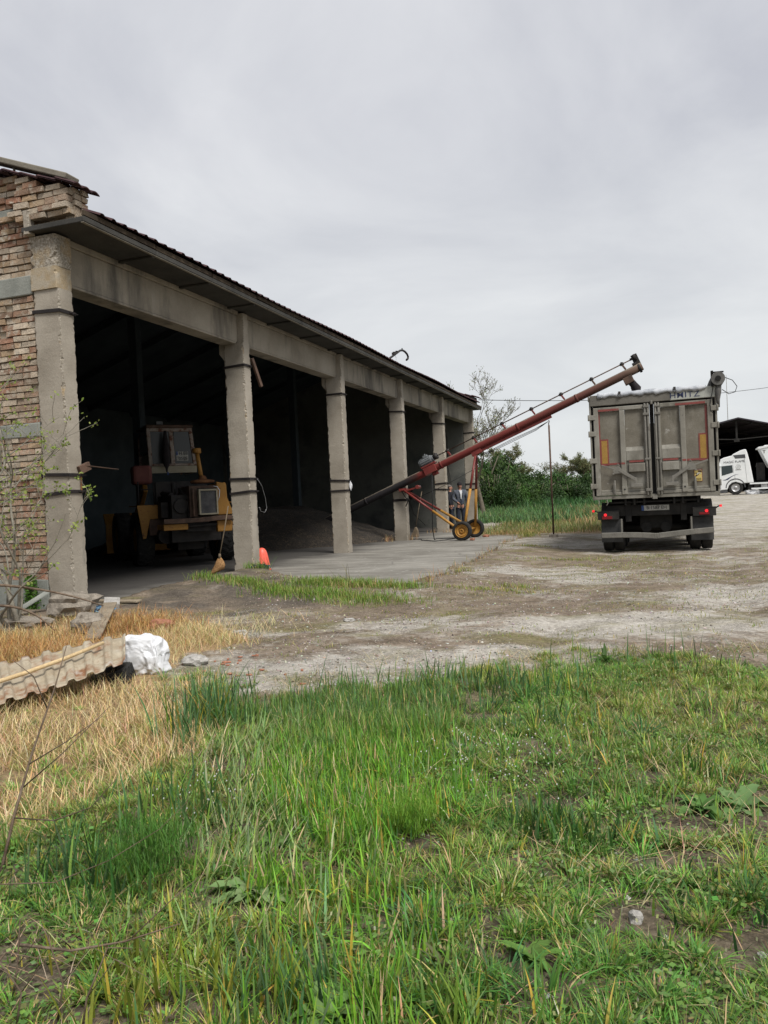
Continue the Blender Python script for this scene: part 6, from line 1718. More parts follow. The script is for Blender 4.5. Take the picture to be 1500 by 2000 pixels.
# orange dead tufts in front of the rubble
def tuft_keep(x, y): return np.exp(-((x + 3.6) / .8) ** 2 - ((y - 7.6) / .6) ** 2) + np.exp(-((x + 2.9) / .45) ** 2 - ((y - 9.2) / .5) ** 2) + .8 * np.exp(-((x + 4.4) / .6) ** 2 - ((y - 8.0) / .5) ** 2)
x, y = scatter(-5.4, -1.8, 6.2, 10.4, 2600, tuft_keep); n = len(x)
bl.add(x, y, U(.12, .26, n), U(.004, .008, n), U(0, .4, n), U(0, 6.28, n), U(.2, 1.2, n), mixcols(n, [(60, (.42, .235, .085), .2), (30, (.50, .33, .15), .2), (10, (.25, .13, .06), .2)]), 4)
# loose straw litter over the turf and the margins of the yard
def litter(x, y): return sstep(.50, .66, fbm(x * 1.8, y * 1.8, 81)) * in_view(x, y) * .8 + .5 * sstep(.3, .8, bare(x, y))
x, y = scatter(-2.6, 3.6, 1.7, 7.0, 420, litter); n = len(x)
bl.add(x, y, U(.04, .15, n), U(.0025, .0045, n), U(.97, 1.2, n), U(0, 6.28, n), U(-.05, .2, n), mixcols(n, [(6, (.46, .37, .22), .2), (3, TAN, .2)]), 2, z=gz(x, y) + U(.003, .02, n))
x, y = NR.normal(-1.9, .5, 900), NR.normal(9.0, .55, 900); n = 900
bl.add(x, y, U(.06, .22, n), U(.004, .007, n), U(.5, 1.1, n), U(0, 6.28, n), U(0, .4, n), mixcols(n, [(6, (.5, .42, .24), .2), (2, (.34, .33, .12), .2)]), 3)
# strips of dead weeds along the edge of the slab and round the pillars
def along(pts, n, sd_):
    pts = np.array(pts); k = NR.randint(0, len(pts) - 1, n); t = NR.rand(n)[:, None]
    p = pts[k] * (1 - t) + pts[k + 1] * t + NR.normal(0, sd_, (n, 2)); return p
def to_world(p): return ORG.x + WV.x * p[:, 0] + LV.x * p[:, 1], ORG.y + WV.y * p[:, 0] + LV.y * p[:, 1]
p = along([(3.93, 2.9), (3.95, 4.6), (3.78, 8), (3.6, 11.5), (3.45, 15.3)], 520, .09); x, y = to_world(p); n = len(x)
k = fbm(x * 1.5, y * 1.5, 90) > .47; x, y = x[k], y[k]; n = len(x)
bl.add(x, y, U(.06, .22, n), U(.005, .009, n), U(0, .5, n), U(0, 6.28, n), U(0, .9, n), mixcols(n, [(7, (.42, .25, .11), .2), (3, OLIVE, .2)]), 3)
for (a, b, nn) in ((-.5, 14.6, 60), (.1, 15.2, 40), (.1, 19.4, 40), (-.45, 19.5, 30)):
    p = np.stack([NR.normal(a, .09, nn), NR.normal(b, .09, nn)], -1); x, y = to_world(p)
    bl.add(x, y, U(.1, .3, nn), U(.006, .01, nn), U(0, .5, nn), U(0, 6.28, nn), U(0, .8, nn), mixcols(nn, [(7, (.48, .29, .15), .2), (3, TAN, .2)]), 3, z=np.zeros(nn) - .01)
p = np.stack([NR.uniform(2.6, 3.9, 500), NR.normal(2.75, .18, 500)], -1); x, y = to_world(p); n = 500
bl.add(x, y, U(.06, .16, n), U(.004, .008, n), U(.1, .7, n), U(0, 6.28, n), U(0, .8, n), mixcols(n, [(7, (.5, .36, .19), .2), (2, OLIVE, .2)]), 3)
o = bl.build('dry_grass', M['drygrass']); tag(o, kind='stuff')

# green strips and scattered tufts in the yard
bl = Blades()
def yard(cx_, cy_, sx_, sy_, n, h, pal=None, world=False):
    p = np.stack([NR.normal(cx_, sx_, n), NR.normal(cy_, sy_, n)], -1)
    x, y = (p[:, 0], p[:, 1]) if world else to_world(p)
    k = ~inpoly(*Binv(x, y), APRON); x, y = x[k], y[k]; n = len(x)
    bl.add(x, y, h * U(.5, 1.1, n), U(.006, .012, n), U(0, .5, n), U(0, 6.28, n), U(0, .7, n), mixcols(n, pal or [(70, (.10, .19, .03), .2), (20, OLIVE, .2), (10, STRAWC, .2)]), 3)
g2 = [(64, (.15, .27, .04), .2), (20, (.24, .28, .06), .2), (16, (.4, .34, .14), .2)]
for t in np.linspace(0, 1, 9):
    yard(.9 + 2.9 * t, 2.7 - 1.35 * t, .34, .16, 420, .13, g2)
    yard(2.0 + 1.9 * t, 3.2 - .75 * t, .22, .12, 330 if t < .75 else 140, .16, g2)
yard(.15, 2.9, .16, .14, 170, .17, g2); yard(.30, 4.55, .22, .10, 300, .16, g2); yard(.72, 4.62, .13, .1, 170, .34, [(70, (.08, .165, .035), .2), (30, BLUEG, .2)])
yard(.05, 9.7, .22, .1, 120, .14, g2); yard(-.35, 9.72, .1, .06, 60, .12, g2); yard(2.75, 2.9, .1, .06, 14, .42, [(1, (.16, .17, .06), .2)])
for (a, b, sa, sb, n, h) in ((3.55, 15.2, .22, .3, 190, .26), (4.45, 10.8, .25, .14, 90, .09), (5.6, 7.7, .5, .14, 130, .08), (5.15, 2.5, .45, .12, 170, .07), (6.6, 6.4, .6, .4, 150, .055), (6.85, 7.9, .5, .4, 140, .055), (5.3, 3.05, .18, .08, 60, .10), (4.1, 4.8, .2, .1, 60, .08),
                            (7.5, 4.4, .7, .35, 110, .05), (8.4, 2.3, .5, .25, 80, .05), (6.3, -.6, .5, .2, 60, .05), (9.3, 5.5, .7, .8, 140, .06), (10.0, 9.5, .9, 1.6, 220, .06), (7.3, 1.2, .6, .3, 60, .05), (4.8, .3, .6, .25, 70, .045), (6.0, 4.6, .5, .3, 60, .04)):
    yard(a, b, sa, sb, int(n * 2.6), h, [(50, (.20, .26, .05), .2), (30, (.26, .26, .07), .2), (20, (.42, .35, .15), .2)])
n = 11000      # thin sprinkle of tiny tufts over the worn ground
cxs, cys = U(-2.2, 6.5, 420), 5.8 + 12 * NR.rand(420) ** 1.3
k = NR.randint(0, 420, n); x = cxs[k] + NR.normal(0, .05, n); y = cys[k] + NR.normal(0, .06, n)
ok = ~inpoly(*Binv(x, y), APRON) & (fbm(x * .8, y * .8, 99) > .44); x, y = x[ok], y[ok]; n = len(x)
bl.add(x, y, U(.015, .06, n), U(.004, .009, n), U(0, .7, n), U(0, 6.28, n), U(0, .8, n), mixcols(n, [(4, (.20, .25, .05), .2), (4, (.27, .27, .075), .2), (3, (.42, .34, .16), .2)]), 2)
# edge tufts where the turf breaks up towards the yard
n = 9000
x = U(-1.6, 4.0, n); y = edge_of(x) + U(-.3, 1.1, n) * (NR.rand(n) ** 1.3)
ok = fbm(x * 2.6, y * 2.6, 101) > .53; x, y = x[ok], y[ok]; n = len(x)
bl.add(x, y, U(.02, .07, n), U(.003, .007, n), U(0, .6, n), U(0, 6.28, n), U(0, .8, n), mixcols(n, [(5, (.10, .16, .03), .2), (4, OLIVE, .2), (2, (.36, .27, .12), .2)]), 3)
o = bl.build('yard_grass', M['grass']); tag(o, kind='stuff')

# rank growth in the field beyond the yard
bl = Blades()
def field(n, x0, x1, y0, y1, h0, h1, w0, w1, pal, keep=None, seg=3):
    x, y = U(x0, x1, n), U(y0, y1, n)
    lx, ly = Binv(x, y)
    ok = ((ly > 16.2) & (lx > 1.2) | (ly > 25.4)) & (lx < 7.8 + .0 * ly)
    if keep is not None: ok &= NR.rand(n) < keep(x, y)
    x, y = x[ok], y[ok]; m_ = len(x)
    bl.add(x, y, U(h0, h1, m_), U(w0, w1, m_), U(0, .4, m_), U(0, 6.28, m_), U(0, .7, m_), mixcols(m_, pal), seg)
field(9000, 2, 13, 26, 34, .12, .32, .012, .025, [(6, (.15, .20, .05), .2), (3, (.30, .26, .12), .2), (2, (.40, .30, .15), .2)])
field(6500, 2, 13, 24.5, 28.5, .08, .22, .01, .02, [(6, (.46, .33, .16), .2), (2, OLIVE, .2)], lambda x, y: sstep(.4, .6, fbm(x * .7, y * .7, 111)))
field(17000, 1, 16, 33, 47, .18, .52, .03, .07, [(6, (.105, .20, .07), .2), (3, (.075, .155, .055), .2), (2, (.17, .22, .08), .2)], lambda x, y: .3 + .7 * sstep(.35, .55, fbm(x * .4, y * .4, 113)))
field(5000, 7, 17, 30, 44, .3, .6, .02, .04, [(6, (.42, .30, .15), .2), (2, (.2, .22, .08), .2)], lambda x, y: np.exp(-((x - (y - 30) * .30 - 8.6) / 1.6) ** 2))
field(9000, 0, 24, 46, 54, .35, .85, .05, .10, [(6, (.075, .165, .055), .2), (3, (.05, .115, .04), .2)])
o = bl.build('field_weeds', M['grass']); tag(o, kind='stuff')

# low broad-leaved ground cover: chickweed and clover between the grass
bl = Blades()
def cover_keep(x, y):
    return turf_keep(x, y) * sstep(.5, .62, fbm(x * 2.1, y * 2.1, 121))
x, y = scatter(-1.6, 3.2, 1.7, 6.3, 1500, cover_keep)
for (a, b, sa, nn) in ((1.05, 3.3, .12, 120), (1.25, 3.05, .16, 140), (1.45, 2.95, .14, 150), (-1.25, 2.6, .3, 260), (-1.0, 2.3, .25, 200), (.55, 3.75, .16, 130)):
    x = np.concatenate([x, NR.normal(a, sa, nn)]); y = np.concatenate([y, NR.normal(b, sa * .8, nn)])
n = len(x); s_ = U(.006, .014, n)
aa, tl2 = U(0, 6.28, n), U(-.5, .5, n)
ex = np.stack([np.cos(aa), np.sin(aa), tl2 * .6], -1) * s_[:, None]; ey = np.stack([-np.sin(aa), np.cos(aa), U(-.4, .4, n)], -1) * s_[:, None] * .8
c0 = np.stack([x, y, gz(x, y) + U(.008, .05, n)], -1)
bl.quads(np.stack([c0 - ex, c0 - ey, c0 + ex, c0 + ey], 1), mixcols(n, [(6, (.14, .245, .06), .2), (3, (.18, .28, .09), .2), (1, (.24, .25, .08), .2)]))
# small broad-leaved rosettes, too many to tell apart
k = 150; rx_, ry_ = U(-1.6, 3.0, k), 1.8 + 4.2 * NR.rand(k); ok = NR.rand(k) < turf_keep(rx_, ry_); rx_, ry_ = rx_[ok], ry_[ok]; k = len(rx_)
i_ = np.repeat(np.arange(k), 9); n = len(i_); L_ = U(.03, .085, k)[i_]
bl.add(rx_[i_] + NR.normal(0, .006, n), ry_[i_] + NR.normal(0, .006, n), L_ * U(.7, 1.1, n), L_ * U(.22, .4, n), U(.45, .9, n), U(0, 6.28, n), U(.1, .6, n), np.clip(mixcols(k, [(5, (.12, .23, .06), .2), (3, (.17, .27, .10), .2), (2, (.08, .18, .045), .2)])[i_] * (1 + NR.normal(0, .1, (n, 1))), .01, .6), 4)
# tiny white blossoms of the shepherd's purse
n = 150
x = np.concatenate([NR.normal(.42, .2, n // 2), NR.normal(.55, .22, n // 4), NR.normal(-.85, .1, n - n // 2 - n // 4)]); y = np.concatenate([NR.normal(3.75, .2, n // 2), NR.normal(4.2, .25, n // 4), NR.normal(3.5, .15, n - n // 2 - n // 4)])
n = len(x); c0 = np.stack([x, y, gz(x, y) + U(.07, .16, n)], -1); s_ = .0036
ex = np.array([1, 0, .2]) * s_; ey = np.array([0, .4, 1]) * s_
bl.quads(np.stack([c0 - ex, c0 - ey, c0 + ex, c0 + ey], 1), np.full((n, 3), .62))
o = bl.build('ground_cover', M['leaf']); tag(o, kind='stuff')

# fine gravel and crumbs of concrete
def gravel():
    n = 15000
    x, y = U(-2.0, 5.8, n), 5.7 + 9 * NR.rand(n) ** 1.5
    e = edge_of(x)
    ok = (fbm(x * 1.1, y * 1.1, 131) > .40) & ~inpoly(*Binv(x, y), APRON) & (y > e - .2)
    x, y = x[ok], y[ok]
    m_ = 500; x = np.concatenate([x, U(-.2, 1.7, m_)]); y = np.concatenate([y, U(1.9, 3.4, m_)])
    ok = (y > 4) | (bare(x, y) > .3); x, y = x[ok], y[ok]
    p = np.stack([NR.normal(1.55, .3, 500), NR.normal(3.75, .12, 500)], -1); x2, y2 = to_world(p); x = np.concatenate([x, x2]); y = np.concatenate([y, y2])
    n = len(x); r_ = .004 + .011 * NR.rand(n) ** 2.5
    octv = np.array([(1, 0, 0), (-1, 0, 0), (0, 1, 0), (0, -1, 0), (0, 0, .7), (0, 0, -.7)], float)
    octf = np.array([(0, 2, 4), (2, 1, 4), (1, 3, 4), (3, 0, 4), (2, 0, 5), (1, 2, 5), (3, 1, 5), (0, 3, 5)])
    V = octv[None] * r_[:, None, None] * U(.6, 1.3, (n, 6, 1)) + NR.normal(0, .15, (n, 6, 3)) * r_[:, None, None] + np.stack([x, y, gz(x, y) + r_ * .2], -1)[:, None, :]
    F = (octf[None] + (np.arange(n) * 6)[:, None, None]).reshape(-1, 3)
    me = bpy.data.meshes.new('gravel'); me.from_pydata(V.reshape(-1, 3).tolist(), [], F.tolist()); me.materials.append(M['pebble'])
    at = me.color_attributes.new('Col', 'FLOAT_COLOR', 'POINT'); cc = np.repeat(mixcols(n, [(5, (.30, .28, .25), .25), (1.2, (.46, .44, .40), .2), (4, (.18, .155, .125), .25), (1.5, (.09, .08, .07), .2)]), 6, 0)
    at.data.foreach_set('color', np.concatenate([cc, np.ones((len(cc), 1))], 1).astype(np.float32).ravel())
    o = bpy.data.objects.new('gravel', me); COL.objects.link(o); tag(o, kind='stuff')
gravel()

# ------------------------------------------------------------------ single plants
def leaf_blade(mb, base, az, L, W, rise, droop, n=6, m=0, wav=.0):
    """one broad leaf with a keel"""
    base = Vector(base); d = Vector((math.cos(az), math.sin(az), 0)); sd_ = Vector((-d.y, d.x, 0)); vs = []
    for i in range(n + 1):
        t = i / n
        c = base + d * (L * t * (1 - .12 * droop * t)) + Vector((0, 0, L * (rise * t - droop * t * t)))
        w = W * math.sin(math.pi * min(1, (t * .9 + .08)) ** .8) * .5 if i < n else 0
        wv = wav * math.sin(t * 17 + az * 3) * W
        vs += [c - sd_ * w + Vector((0, 0, w * .35 + wv)), c, c + sd_ * w + Vector((0, 0, w * .35 - wv))]
    fs = [(3 * i + j, 3 * i + j + 1, 3 * i + j + 4, 3 * i + j + 3) for i in range(n) for j in (0, 1)]
    mb.add(vs, fs, m, True)
def rosette(name, label, cat, x, y, n, L, W, rise, col, seed):
    r_ = random.Random(seed); mb = MB()
    for i in range(n):
        k = r_.uniform(.75, 1.25); mb.col = (col[0] * k, col[1] * k * r_.uniform(.9, 1.1), col[2] * k)
        leaf_blade(mb, (r_.uniform(-.02, .02), r_.uniform(-.02, .02), .0), i * 2.4 + r_.uniform(-.3, .3), L * r_.uniform(.6, 1.1), W * r_.uniform(.7, 1.1), rise * r_.uniform(.5, 1.3), rise * r_.uniform(.4, 1.0), wav=.10)
    o = mb.build(name, M['leaf'], None, loc=gp(x, y, -.005)); return tag(o, label, cat)
rosette('leafy_weed', 'flat rosette of grey-green leaves left of the bottom centre', 'weed', -.52, 2.86, 26, .20, .058, .5, (.20, .30, .12), 1)
rosette('leafy_weed', 'small dark leafy rosette among grass above the grey-green rosette', 'weed', -.50, 3.22, 10, .12, .05, .5, (.11, .2, .06), 2)
rosette('dock_plant', 'dark green dock plant with wavy upright leaves near the right edge', 'weed', 1.30, 3.40, 13, .17, .06, .85, (.10, .21, .05), 3)
rosette('dock_plant', 'broad-leaved dock plant with one long leaf pointing to the right edge', 'weed', 1.47, 3.42, 8, .20, .07, .65, (.14, .24, .085), 4)
rosette('dock_plant', 'pale green large-leaved plant at the bottom centre of the turf', 'weed', -.22, 2.12, 10, .16, .062, .85, (.18, .30, .09), 5)
rosette('leafy_weed', 'long-leaved weed with dark leaves low in the right foreground', 'weed', .36, 2.30, 12, .13, .035, .8, (.13, .24, .05), 6)
rosette('leafy_weed', 'dark leafy weed standing at the turf edge before the pale ground', 'weed', .02, 5.85, 16, .16, .04, .9, (.06, .13, .03), 7)
rosette('leafy_weed', 'single upright leafy weed on the yard side of the turf, right of centre', 'weed', 1.72, 6.35, 16, .16, .035, 1.0, (.07, .15, .03), 8)
rosette('leafy_weed', 'big single leaf plant behind the white sack', 'weed', -2.22, 7.5, 5, .26, .1, .5, (.10, .16, .07), 9)
def feathery(label, x, y, rad, hgt, n, col, seed):
    bb = Blades(); st_ = NR.get_state(); NR.seed(seed)
    k = 26; ca_ = U(0, 6.28, k); cr_ = rad * np.sqrt(NR.rand(k)); cz_ = hgt * U(.35, .95, k)
    i = NR.randint(0, k, n)
    px_ = cr_[i] * np.cos(ca_[i]) + NR.normal(0, rad * .2, n); py_ = cr_[i] * np.sin(ca_[i]) + NR.normal(0, rad * .2, n); pz_ = np.maximum(.01, cz_[i] + NR.normal(0, hgt * .12, n))
    c = tint(col, n, .2)
    bb.add(px_, py_, U(.02, .055, n), np.full(n, .003), U(0, .8, n), U(0, 6.28, n), U(0, .4, n), c, 2, z=pz_)
    m_ = 40
    bb.add(NR.normal(0, .01, m_), NR.normal(0, .01, m_), hgt * U(.6, 1., m_), np.full(m_, .004), U(.1, .8, m_), U(0, 6.28, m_), U(0, .3, m_), tint(col, m_, .1), 3, z=np.zeros(m_))
    NR.set_state(st_)
    o = bb.build('feathery_weed', M['grass'], None, loc=gp(x, y)); return tag(o, label, 'weed')
feathery('dark green feathery bush of fine leaves among the tall grass on the left', -.93, 2.92, .16, .20, 3000, (.08, .19, .03), 1)
feathery('bright green feathery weed in the middle of the turf', .06, 3.18, .10, .14, 1300, (.16, .30, .035), 2)
feathery('small feathery green weed at the left of the tall field edge', -.40, 4.2, .08, .12, 700, (.11, .22, .05), 3)

# woody shrub in front of the brick gable, its bare thick stems and sprouting leaves
def shrub_left():
    r_ = random.Random(5)
    bx_, by_ = -4.42, 9.15
    root = thing('shrub', 'sprouting shrub with thin thorny branches against the brick gable', 'shrub', gp(bx_, by_))
    stems = MB(); leaves = MB()
    def leaf_bunch(p, n, s):
        for _ in range(n):
            c = r_.choice([(.24, .30, .06), (.19, .26, .05), (.28, .32, .09), (.14, .21, .04)]); k = r_.uniform(.8, 1.15); leaves.col = tuple(q_ * k for q_ in c)
            d = Vector((r_.gauss(0, 1), r_.gauss(0, 1), r_.gauss(.3, 1))).normalized(); o_ = d.orthogonal().normalized(); L = s * r_.uniform(.6, 1.3)
            a = p + Vector((r_.gauss(0, .02), r_.gauss(0, .02), r_.gauss(0, .02)))
            leaves.add([a, a + d * L * .5 + o_ * L * .28, a + d * L, a + d * L * .5 - o_ * L * .28], [(0, 1, 2, 3)])
    def grow(p, d, L, rad, lev):
        n = max(3, int(L / .09)); pts = [p]; q_ = Vector(p); dd = Vector(d)
        for i in range(n):
            dd = (dd + Vector((r_.gauss(0, .10), r_.gauss(0, .08), r_.gauss(.02, .08)))).normalized(); q_ = q_ + dd * L / n; pts.append(q_.copy())
            if lev < 3 and i > n * .25 and r_.random() < (.5 if lev < 2 else .4):
                sd_ = Vector((r_.gauss(.25, 1), r_.gauss(0, .6), r_.gauss(.45, .6))).normalized()
                grow(q_.copy(), (dd * .6 + sd_ * .9).normalized(), L * r_.uniform(.28, .5), rad * .5 * (1 - .5 * i / n), lev + 1)
            if lev >= 1 and r_.random() < .26: leaf_bunch(q_, r_.randint(2, 5), .042)
        stems.tube(pts, [max(.0032, rad * (1 - .75 * i / n)) for i in range(n + 1)], 6 if lev < 2 else 4, caps=False)
        if lev >= 2: leaf_bunch(q_, 3, .045)
    for (ox, oy, dx_, dy_, L, rad) in ((.0, 0, -.02, .05, 2.5, .034), (.05, .05, .10, 0, 2.0, .026), (-.12, 0, -.12, 0, 2.2, .03), (.12, .08, .30, .0, 1.7, .02), (-.05, -.1, .17, -.1, 1.5, .018), (.1, 0, .42, .05, 1.25, .014)):
        grow(Vector((ox, oy, -.03)), Vector((dx_, dy_, 1)).normalized(), L, rad, 0)
    stems.build('branches', M['greystem'], root); leaves.build('foliage', M['leaf'], root)
    root2 = thing('cut_stems', 'leaning bundle of thick bare grey stems at the left edge', 'stems', gp(-4.75, 9.0))
    for i in range(11):
        mb = MB(); x0_ = r_.uniform(-.25, .5); tilt = r_.uniform(.1, .75); L = r_.uniform(.5, 1.1); rad = r_.uniform(.022, .05)
        mb.tube([(x0_ + .1, r_.uniform(-.3, .2), -.05), (x0_ - tilt * L * .4, r_.uniform(-.1, .2), L * .5), (x0_ - tilt * L * .9, r_.uniform(-.1, .3), L)], [rad, rad * .85, rad * .6], 8); mb.build('stem', M['greystem'], root2)
    for i, (a, b, c) in enumerate((((.35, -.2, .0), (.5, -.5, .45), (.38, -.8, -.02)), ((.2, -.3, .6), (.9, -.1, .55), (1.5, .1, .25)), ((.1, 0, .3), (.75, -.2, .42), (1.1, -.3, .05)), ((.45, -.4, .9), (.6, -.7, .3), (.75, -1.2, -.1)), ((.3, 0, 1.2), (.42, -.2, .5), (.38, -.3, 0)))):
        mb = MB(); pts = [Vector(a).lerp(Vector(b), t) * (1 - t) + Vector(b).lerp(Vector(c), t) * t for t in [k / 8 for k in range(9)]]; mb.tube(pts, [.02 - .0016 * k for k in range(9)], 6); mb.build('stem', M['twig'], root2)
shrub_left()
def ivy():
    r_ = random.Random(3); mb = MB(); st_ = MB()
    for i in range(1500):
        z = r_.random() ** .8 * .62; w = .13 * (1.1 - z / .75)
        p = Vector((r_.gauss(0, w * .6) - .02 * z, r_.gauss(0, .06), z)); c = r_.choice([(.07, .16, .02), (.10, .20, .03), (.05, .12, .02)]); k = r_.uniform(.8, 1.2); mb.col = tuple(q_ * k for q_ in c)
        d = Vector((r_.gauss(0, 1), r_.gauss(-.3, 1), r_.gauss(.3, 1))).normalized(); o_ = d.orthogonal().normalized(); L = r_.uniform(.02, .045)
        mb.add([p, p + d * L * .5 + o_ * L * .35, p + d * L, p + d * L * .5 - o_ * L * .35], [(0, 1, 2, 3)])
    for i in range(7): st_.tube([(0, 0, -.02), (r_.gauss(0, .03), r_.gauss(0, .02), .25), (r_.gauss(0, .06), r_.gauss(0, .03), .55)], .006, 5)
    root = thing('bushy_weed', 'dense bright green weed growing up at the foot of the corner pillar', 'weed', gp(-4.78, 10.75)); mb.build('foliage', M['leaf'], root); st_.build('stems', M['bark'], root)
ivy()
# bare twigs in the near left foreground
def twig(label, pts, r_, branches=()):
    root = thing('bare_twig', label, 'twig', (0, 0, 0)); o = Vector(pts[0]); root.location = o
    mb = MB(); L = [Vector(p) - o for p in pts]; mb.tube(L, [r_ * (1 - .7 * i / (len(L) - 1)) for i in range(len(L))], 7); mb.build('stem', M['twig'], root)
    for b in branches:
        mb = MB(); q_ = [Vector(p) - o for p in b]; mb.tube(q_, [r_ * .45 * (1 - .6 * i / (len(q_) - 1)) for i in range(len(q_))], 5); mb.build('side_twig', M['twig'], root)
twig('upright bare brown twig with side shoots at the left edge', [(-1.52, 3.0, -.1), (-1.50, 3.1, .1), (-1.46, 3.2, .32), (-1.40, 3.3, .55), (-1.36, 3.35, .72)], .007,
     [[(-1.47, 3.18, .28), (-1.32, 3.2, .36), (-1.15, 3.15, .47)], [(-1.48, 3.15, .2), (-1.3, 3.1, .34), (-1.1, 3.1, .52)], [(-1.42, 3.27, .48), (-1.46, 3.25, .62), (-1.52, 3.2, .7)], [(-1.5, 3.1, .1), (-1.3, 3.0, .12), (-1.12, 2.9, .2), (-1.0, 2.85, .32)]])
twig('long thin arching twig low over the grass at the left edge', [(-1.6, 2.85, -.08), (-1.42, 2.8, -.02), (-1.2, 2.75, .0), (-1.0, 2.72, .08), (-.82, 2.72, .18), (-.72, 2.72, .27)], .0026, [[(-1.42, 2.8, -.02), (-1.3, 2.78, .06), (-1.1, 2.78, .16), (-.98, 2.78, .28)]])
twig('dark fallen thorny twig lying on the turf at the lower left', [(-1.15, 2.36, .0), (-.98, 2.33, -.01), (-.82, 2.33, .01), (-.66, 2.35, .045)], .005, [[(-.9, 2.33, 0), (-.88, 2.35, .03)], [(-.98, 2.33, 0), (-1.0, 2.3, .05), (-.97, 2.32, .1)], [(-.8, 2.33, .02), (-.7, 2.4, .09), (-.6, 2.42, .16)]])
for i, (x, y) in enumerate(((-1.05, 2.12), (-.95, 2.15), (-1.12, 2.25), (-.86, 2.08), (-1.18, 2.08))):
    twig(['pale bent dead stalk in the bottom left corner', 'pale upright dead stalk right of the bent one', 'thin grey dead stalk leaning left near the left edge', 'curved dead stalk nearest the bottom edge', 'grey dead stalk in the very corner of the turf'][i],
         [(x, y, -.1), (x + .02, y, .0), (x + .05 * (i - 1.5), y + .02, .12), (x + .09 * (i - 1.5), y + .03, .17 - .02 * i)], .0035, [[(x + .02, y, 0), (x + .1, y, .1), (x + .2, y - .03, .06)]])

# ------------------------------------------------------------------ hedge and bare trees beyond the field
LPAL = [(5, (.045, .092, .02), .25), (4, (.065, .12, .026), .22), (3, (.03, .062, .016), .22), (.8, (.10, .15, .04), .2)]
def bush_mesh(seed, n=11000):
    NR.seed(seed); bb = Blades()
    k = 34
    cd_ = NR.normal(0, 1, (k, 3)); cd_ /= np.linalg.norm(cd_, axis=1)[:, None]; cd_[:, 2] = np.abs(cd_[:, 2]) * .95
    cc = cd_ * U(.55, 1.0, (k, 1)) * np.array([1.5, 1.2, 1.0]); rr_ = U(.26, .5, k)
    i = NR.randint(0, k, n); d = NR.normal(0, 1, (n, 3)); d /= np.linalg.norm(d, axis=1)[:, None]
    p = cc[i] + d * (rr_[i] * U(.55, 1.08, n))[:, None]; p[:, 2] = np.abs(p[:, 2])
    up_ = d + np.array([0, -.2, .5]) + NR.normal(0, .5, (n, 3)); up_ /= np.linalg.norm(up_, axis=1)[:, None]
    t1 = np.cross(up_, NR.normal(0, 1, (n, 3))); t1 /= np.linalg.norm(t1, axis=1)[:, None]; t2 = np.cross(up_, t1)
    s_ = U(.028, .058, n)[:, None]
    cb = mixcols(k, LPAL); col = np.clip(cb[i] * (1 + NR.normal(0, .2, (n, 1))), .01, .5)
    bb.quads(np.stack([p - t1 * s_, p - t2 * s_ * .6, p + t1 * s_, p + t2 * s_ * .6], 1), col)
    return bb.mesh('foliage', M['leaf'])
bush_meshes = [bush_mesh(200 + i) for i in range(4)]
def stem_mesh(seed):
    r_ = random.Random(seed); mb = MB()
    for i in range(7):
        a = r_.uniform(0, 6.28); d = r_.uniform(.4, 1.0); mb.tube([(0, 0, -.1), (math.cos(a) * d * .4, math.sin(a) * d * .4, .5), (math.cos(a) * d, math.sin(a) * d, 1.0)], [.05, .035, .012], 6)
    return mb.mesh('stems', M['bark'])
stems_m = stem_mesh(4)
def bush(px, d, w, h, k, label):
    x = (px - 750) / FPX * d; z = gz1(x, d); h *= 1.12
    root = thing('hedge_bush', label, 'bush', (x, d, z), k * 1.3, 'bushes along the far side of the field')
    for nm, me in (('foliage', bush_meshes[k % 4]), ('stems', stems_m)):
        o = bpy.data.objects.new(nm, me); COL.objects.link(o); o.parent = root; o.scale = (w / 1.7, w / 1.7, h / 1.35)
BL = ['dense dark green bush in the hedge, tallest and leftmost beside the warehouse corner', 'dark bush in the hedge just right of the auger legs', 'rounded green bush in the hedge behind the auger tube', 'brighter green bush in front of the tall dark one', 'green bush in the hedge left of the hanging rod', 'bush in the hedge straight behind the hanging rod', 'low green bush in the hedge right of the hanging rod', 'wide green bush in the hedge halfway between rod and trailer', 'green bush in the hedge next to the left side of the trailer', 'bush in the hedge partly hidden by the trailer', 'pale front bush below the middle of the hedge', 'pale low front bush below the trailer end of the hedge', 'green low front bush left under the auger']
for i, (px, d, w, h) in enumerate(((940, 50, 2.5, 4.0), (978, 53, 2.4, 3.7), (1008, 56, 2.3, 3.2), (962, 47, 1.9, 2.6), (1042, 57, 2.4, 2.75), (1072, 58, 2.3, 2.4), (1100, 57, 2.3, 2.3), (1128, 58, 2.5, 2.45), (1155, 58, 2.5, 2.4), (1190, 58, 2.8, 2.6), (1050, 51, 2.2, 1.8), (1115, 51, 2.4, 1.7), (1000, 49, 1.9, 1.9))):
    bush(px, d, w, h, i, BL[i])
bush(905, 56, 2.6, 4.0, 2, 'bush in the hedge behind the end of the warehouse'); bush(1240, 60, 3, 2.5, 3, 'bush in the hedge behind the trailer')
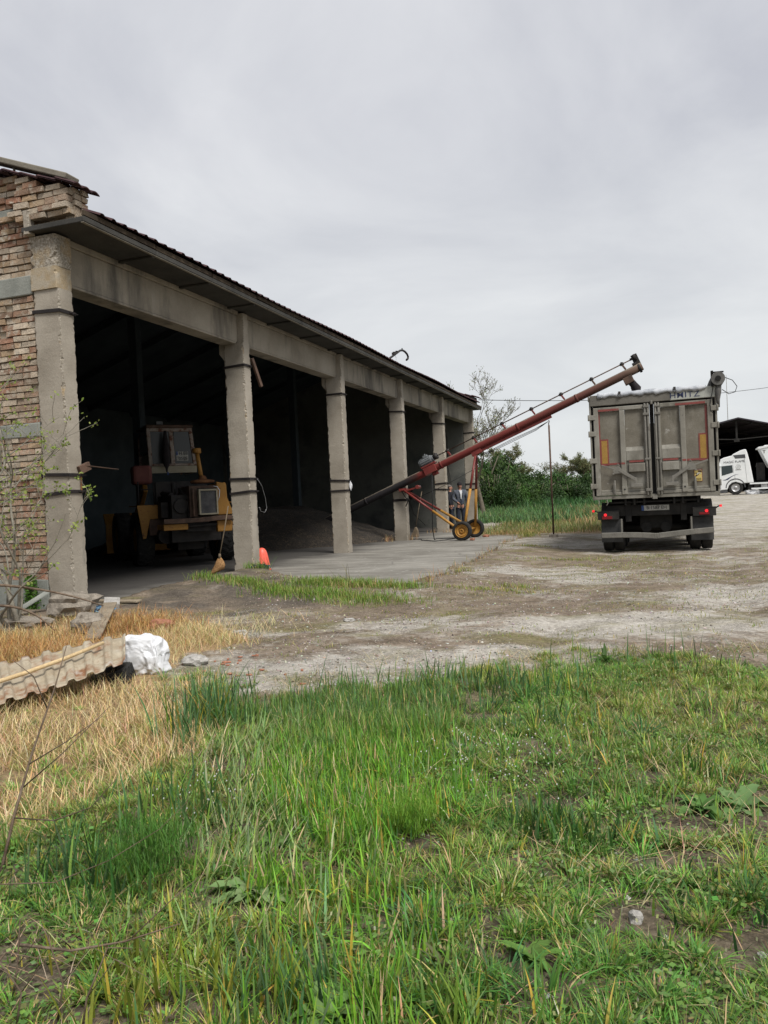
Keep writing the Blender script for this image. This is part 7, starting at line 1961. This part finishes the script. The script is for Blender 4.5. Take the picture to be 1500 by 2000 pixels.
def bare_tree(label, px, d, H, seed, leafy, spread=.5, group=None):
    r_ = random.Random(seed); tr = MB(); lf = Blades(); LP = []
    def grow(p, dd, L, rad, lev):
        n = 5; pts = [p]; q_ = Vector(p); rr_ = []
        for i in range(n):
            dd = (dd + Vector((r_.gauss(0, .13), r_.gauss(0, .13), r_.gauss(.03, .09)))).normalized(); q_ = q_ + dd * L / n; pts.append(q_.copy())
            if lev < 5 and i >= (1 if lev else 2):
                for _ in range(1 if lev else 2):
                    if r_.random() < .82:
                        a = r_.uniform(0, 6.28); s_ = Vector((math.cos(a), math.sin(a), r_.uniform(-.1, .6)))
                        grow(q_.copy(), (dd * .75 + s_ * spread * r_.uniform(.8, 1.6)).normalized(), L * r_.uniform(.48, .72), rad * (.58 if lev else .5) * (1 - .09 * i), lev + 1)
            if lev >= 3 and r_.random() < leafy: LP.append(q_.copy())
        tr.tube(pts, [max(.008, rad * (1 - .6 * i / n)) for i in range(n + 1)], 7 if lev < 2 else 3, caps=False)
    grow(Vector((0, 0, -.1)), Vector((0, 0, 1)), H * .50, H * .022, 0)
    x = (px - 750) / FPX * d
    root = thing('bare_tree', label, 'tree', (x, d, gz1(x, d)), 0, group)
    tr.build('trunk', M['bark'], root)
    if LP:
        P0_ = np.array([tuple(p) for p in LP]); n = len(P0_) * 4; NR.seed(seed)
        c0 = np.repeat(P0_, 4, 0) + NR.normal(0, .08, (n, 3)); d1 = NR.normal(0, 1, (n, 3)); d1 /= np.linalg.norm(d1, axis=1)[:, None]; d2 = np.cross(d1, NR.normal(0, 1, (n, 3))); d2 /= np.linalg.norm(d2, axis=1)[:, None]
        s_ = U(.03, .055, n)[:, None]
        lf.quads(np.stack([c0 - d1 * s_, c0 - d2 * s_ * .6, c0 + d1 * s_, c0 + d2 * s_ * .6], 1), mixcols(n, [(3, (.20, .21, .10), .2), (2, (.13, .14, .06), .2)])); lf.build('crown', M['leaf'], root)
bare_tree('tall thin tree coming into leaf behind the far corner of the warehouse', 945, 43, 6.5, 11, .12, .45)
bare_tree('nearly bare tree rising over the warehouse roof end', 890, 46, 6.5, 12, .14, .4)
bare_tree('small airy tree above the hedge left of the hanging rod', 1003, 54, 3.9, 13, .7, .55)
bare_tree('twiggy small bare tree standing over the hedge near the hanging rod', 1088, 62, 3.4, 14, .15, .6)
bare_tree('small leafy tree peeping out beside the left edge of the trailer', 1150, 60, 3.7, 16, .8, .35)
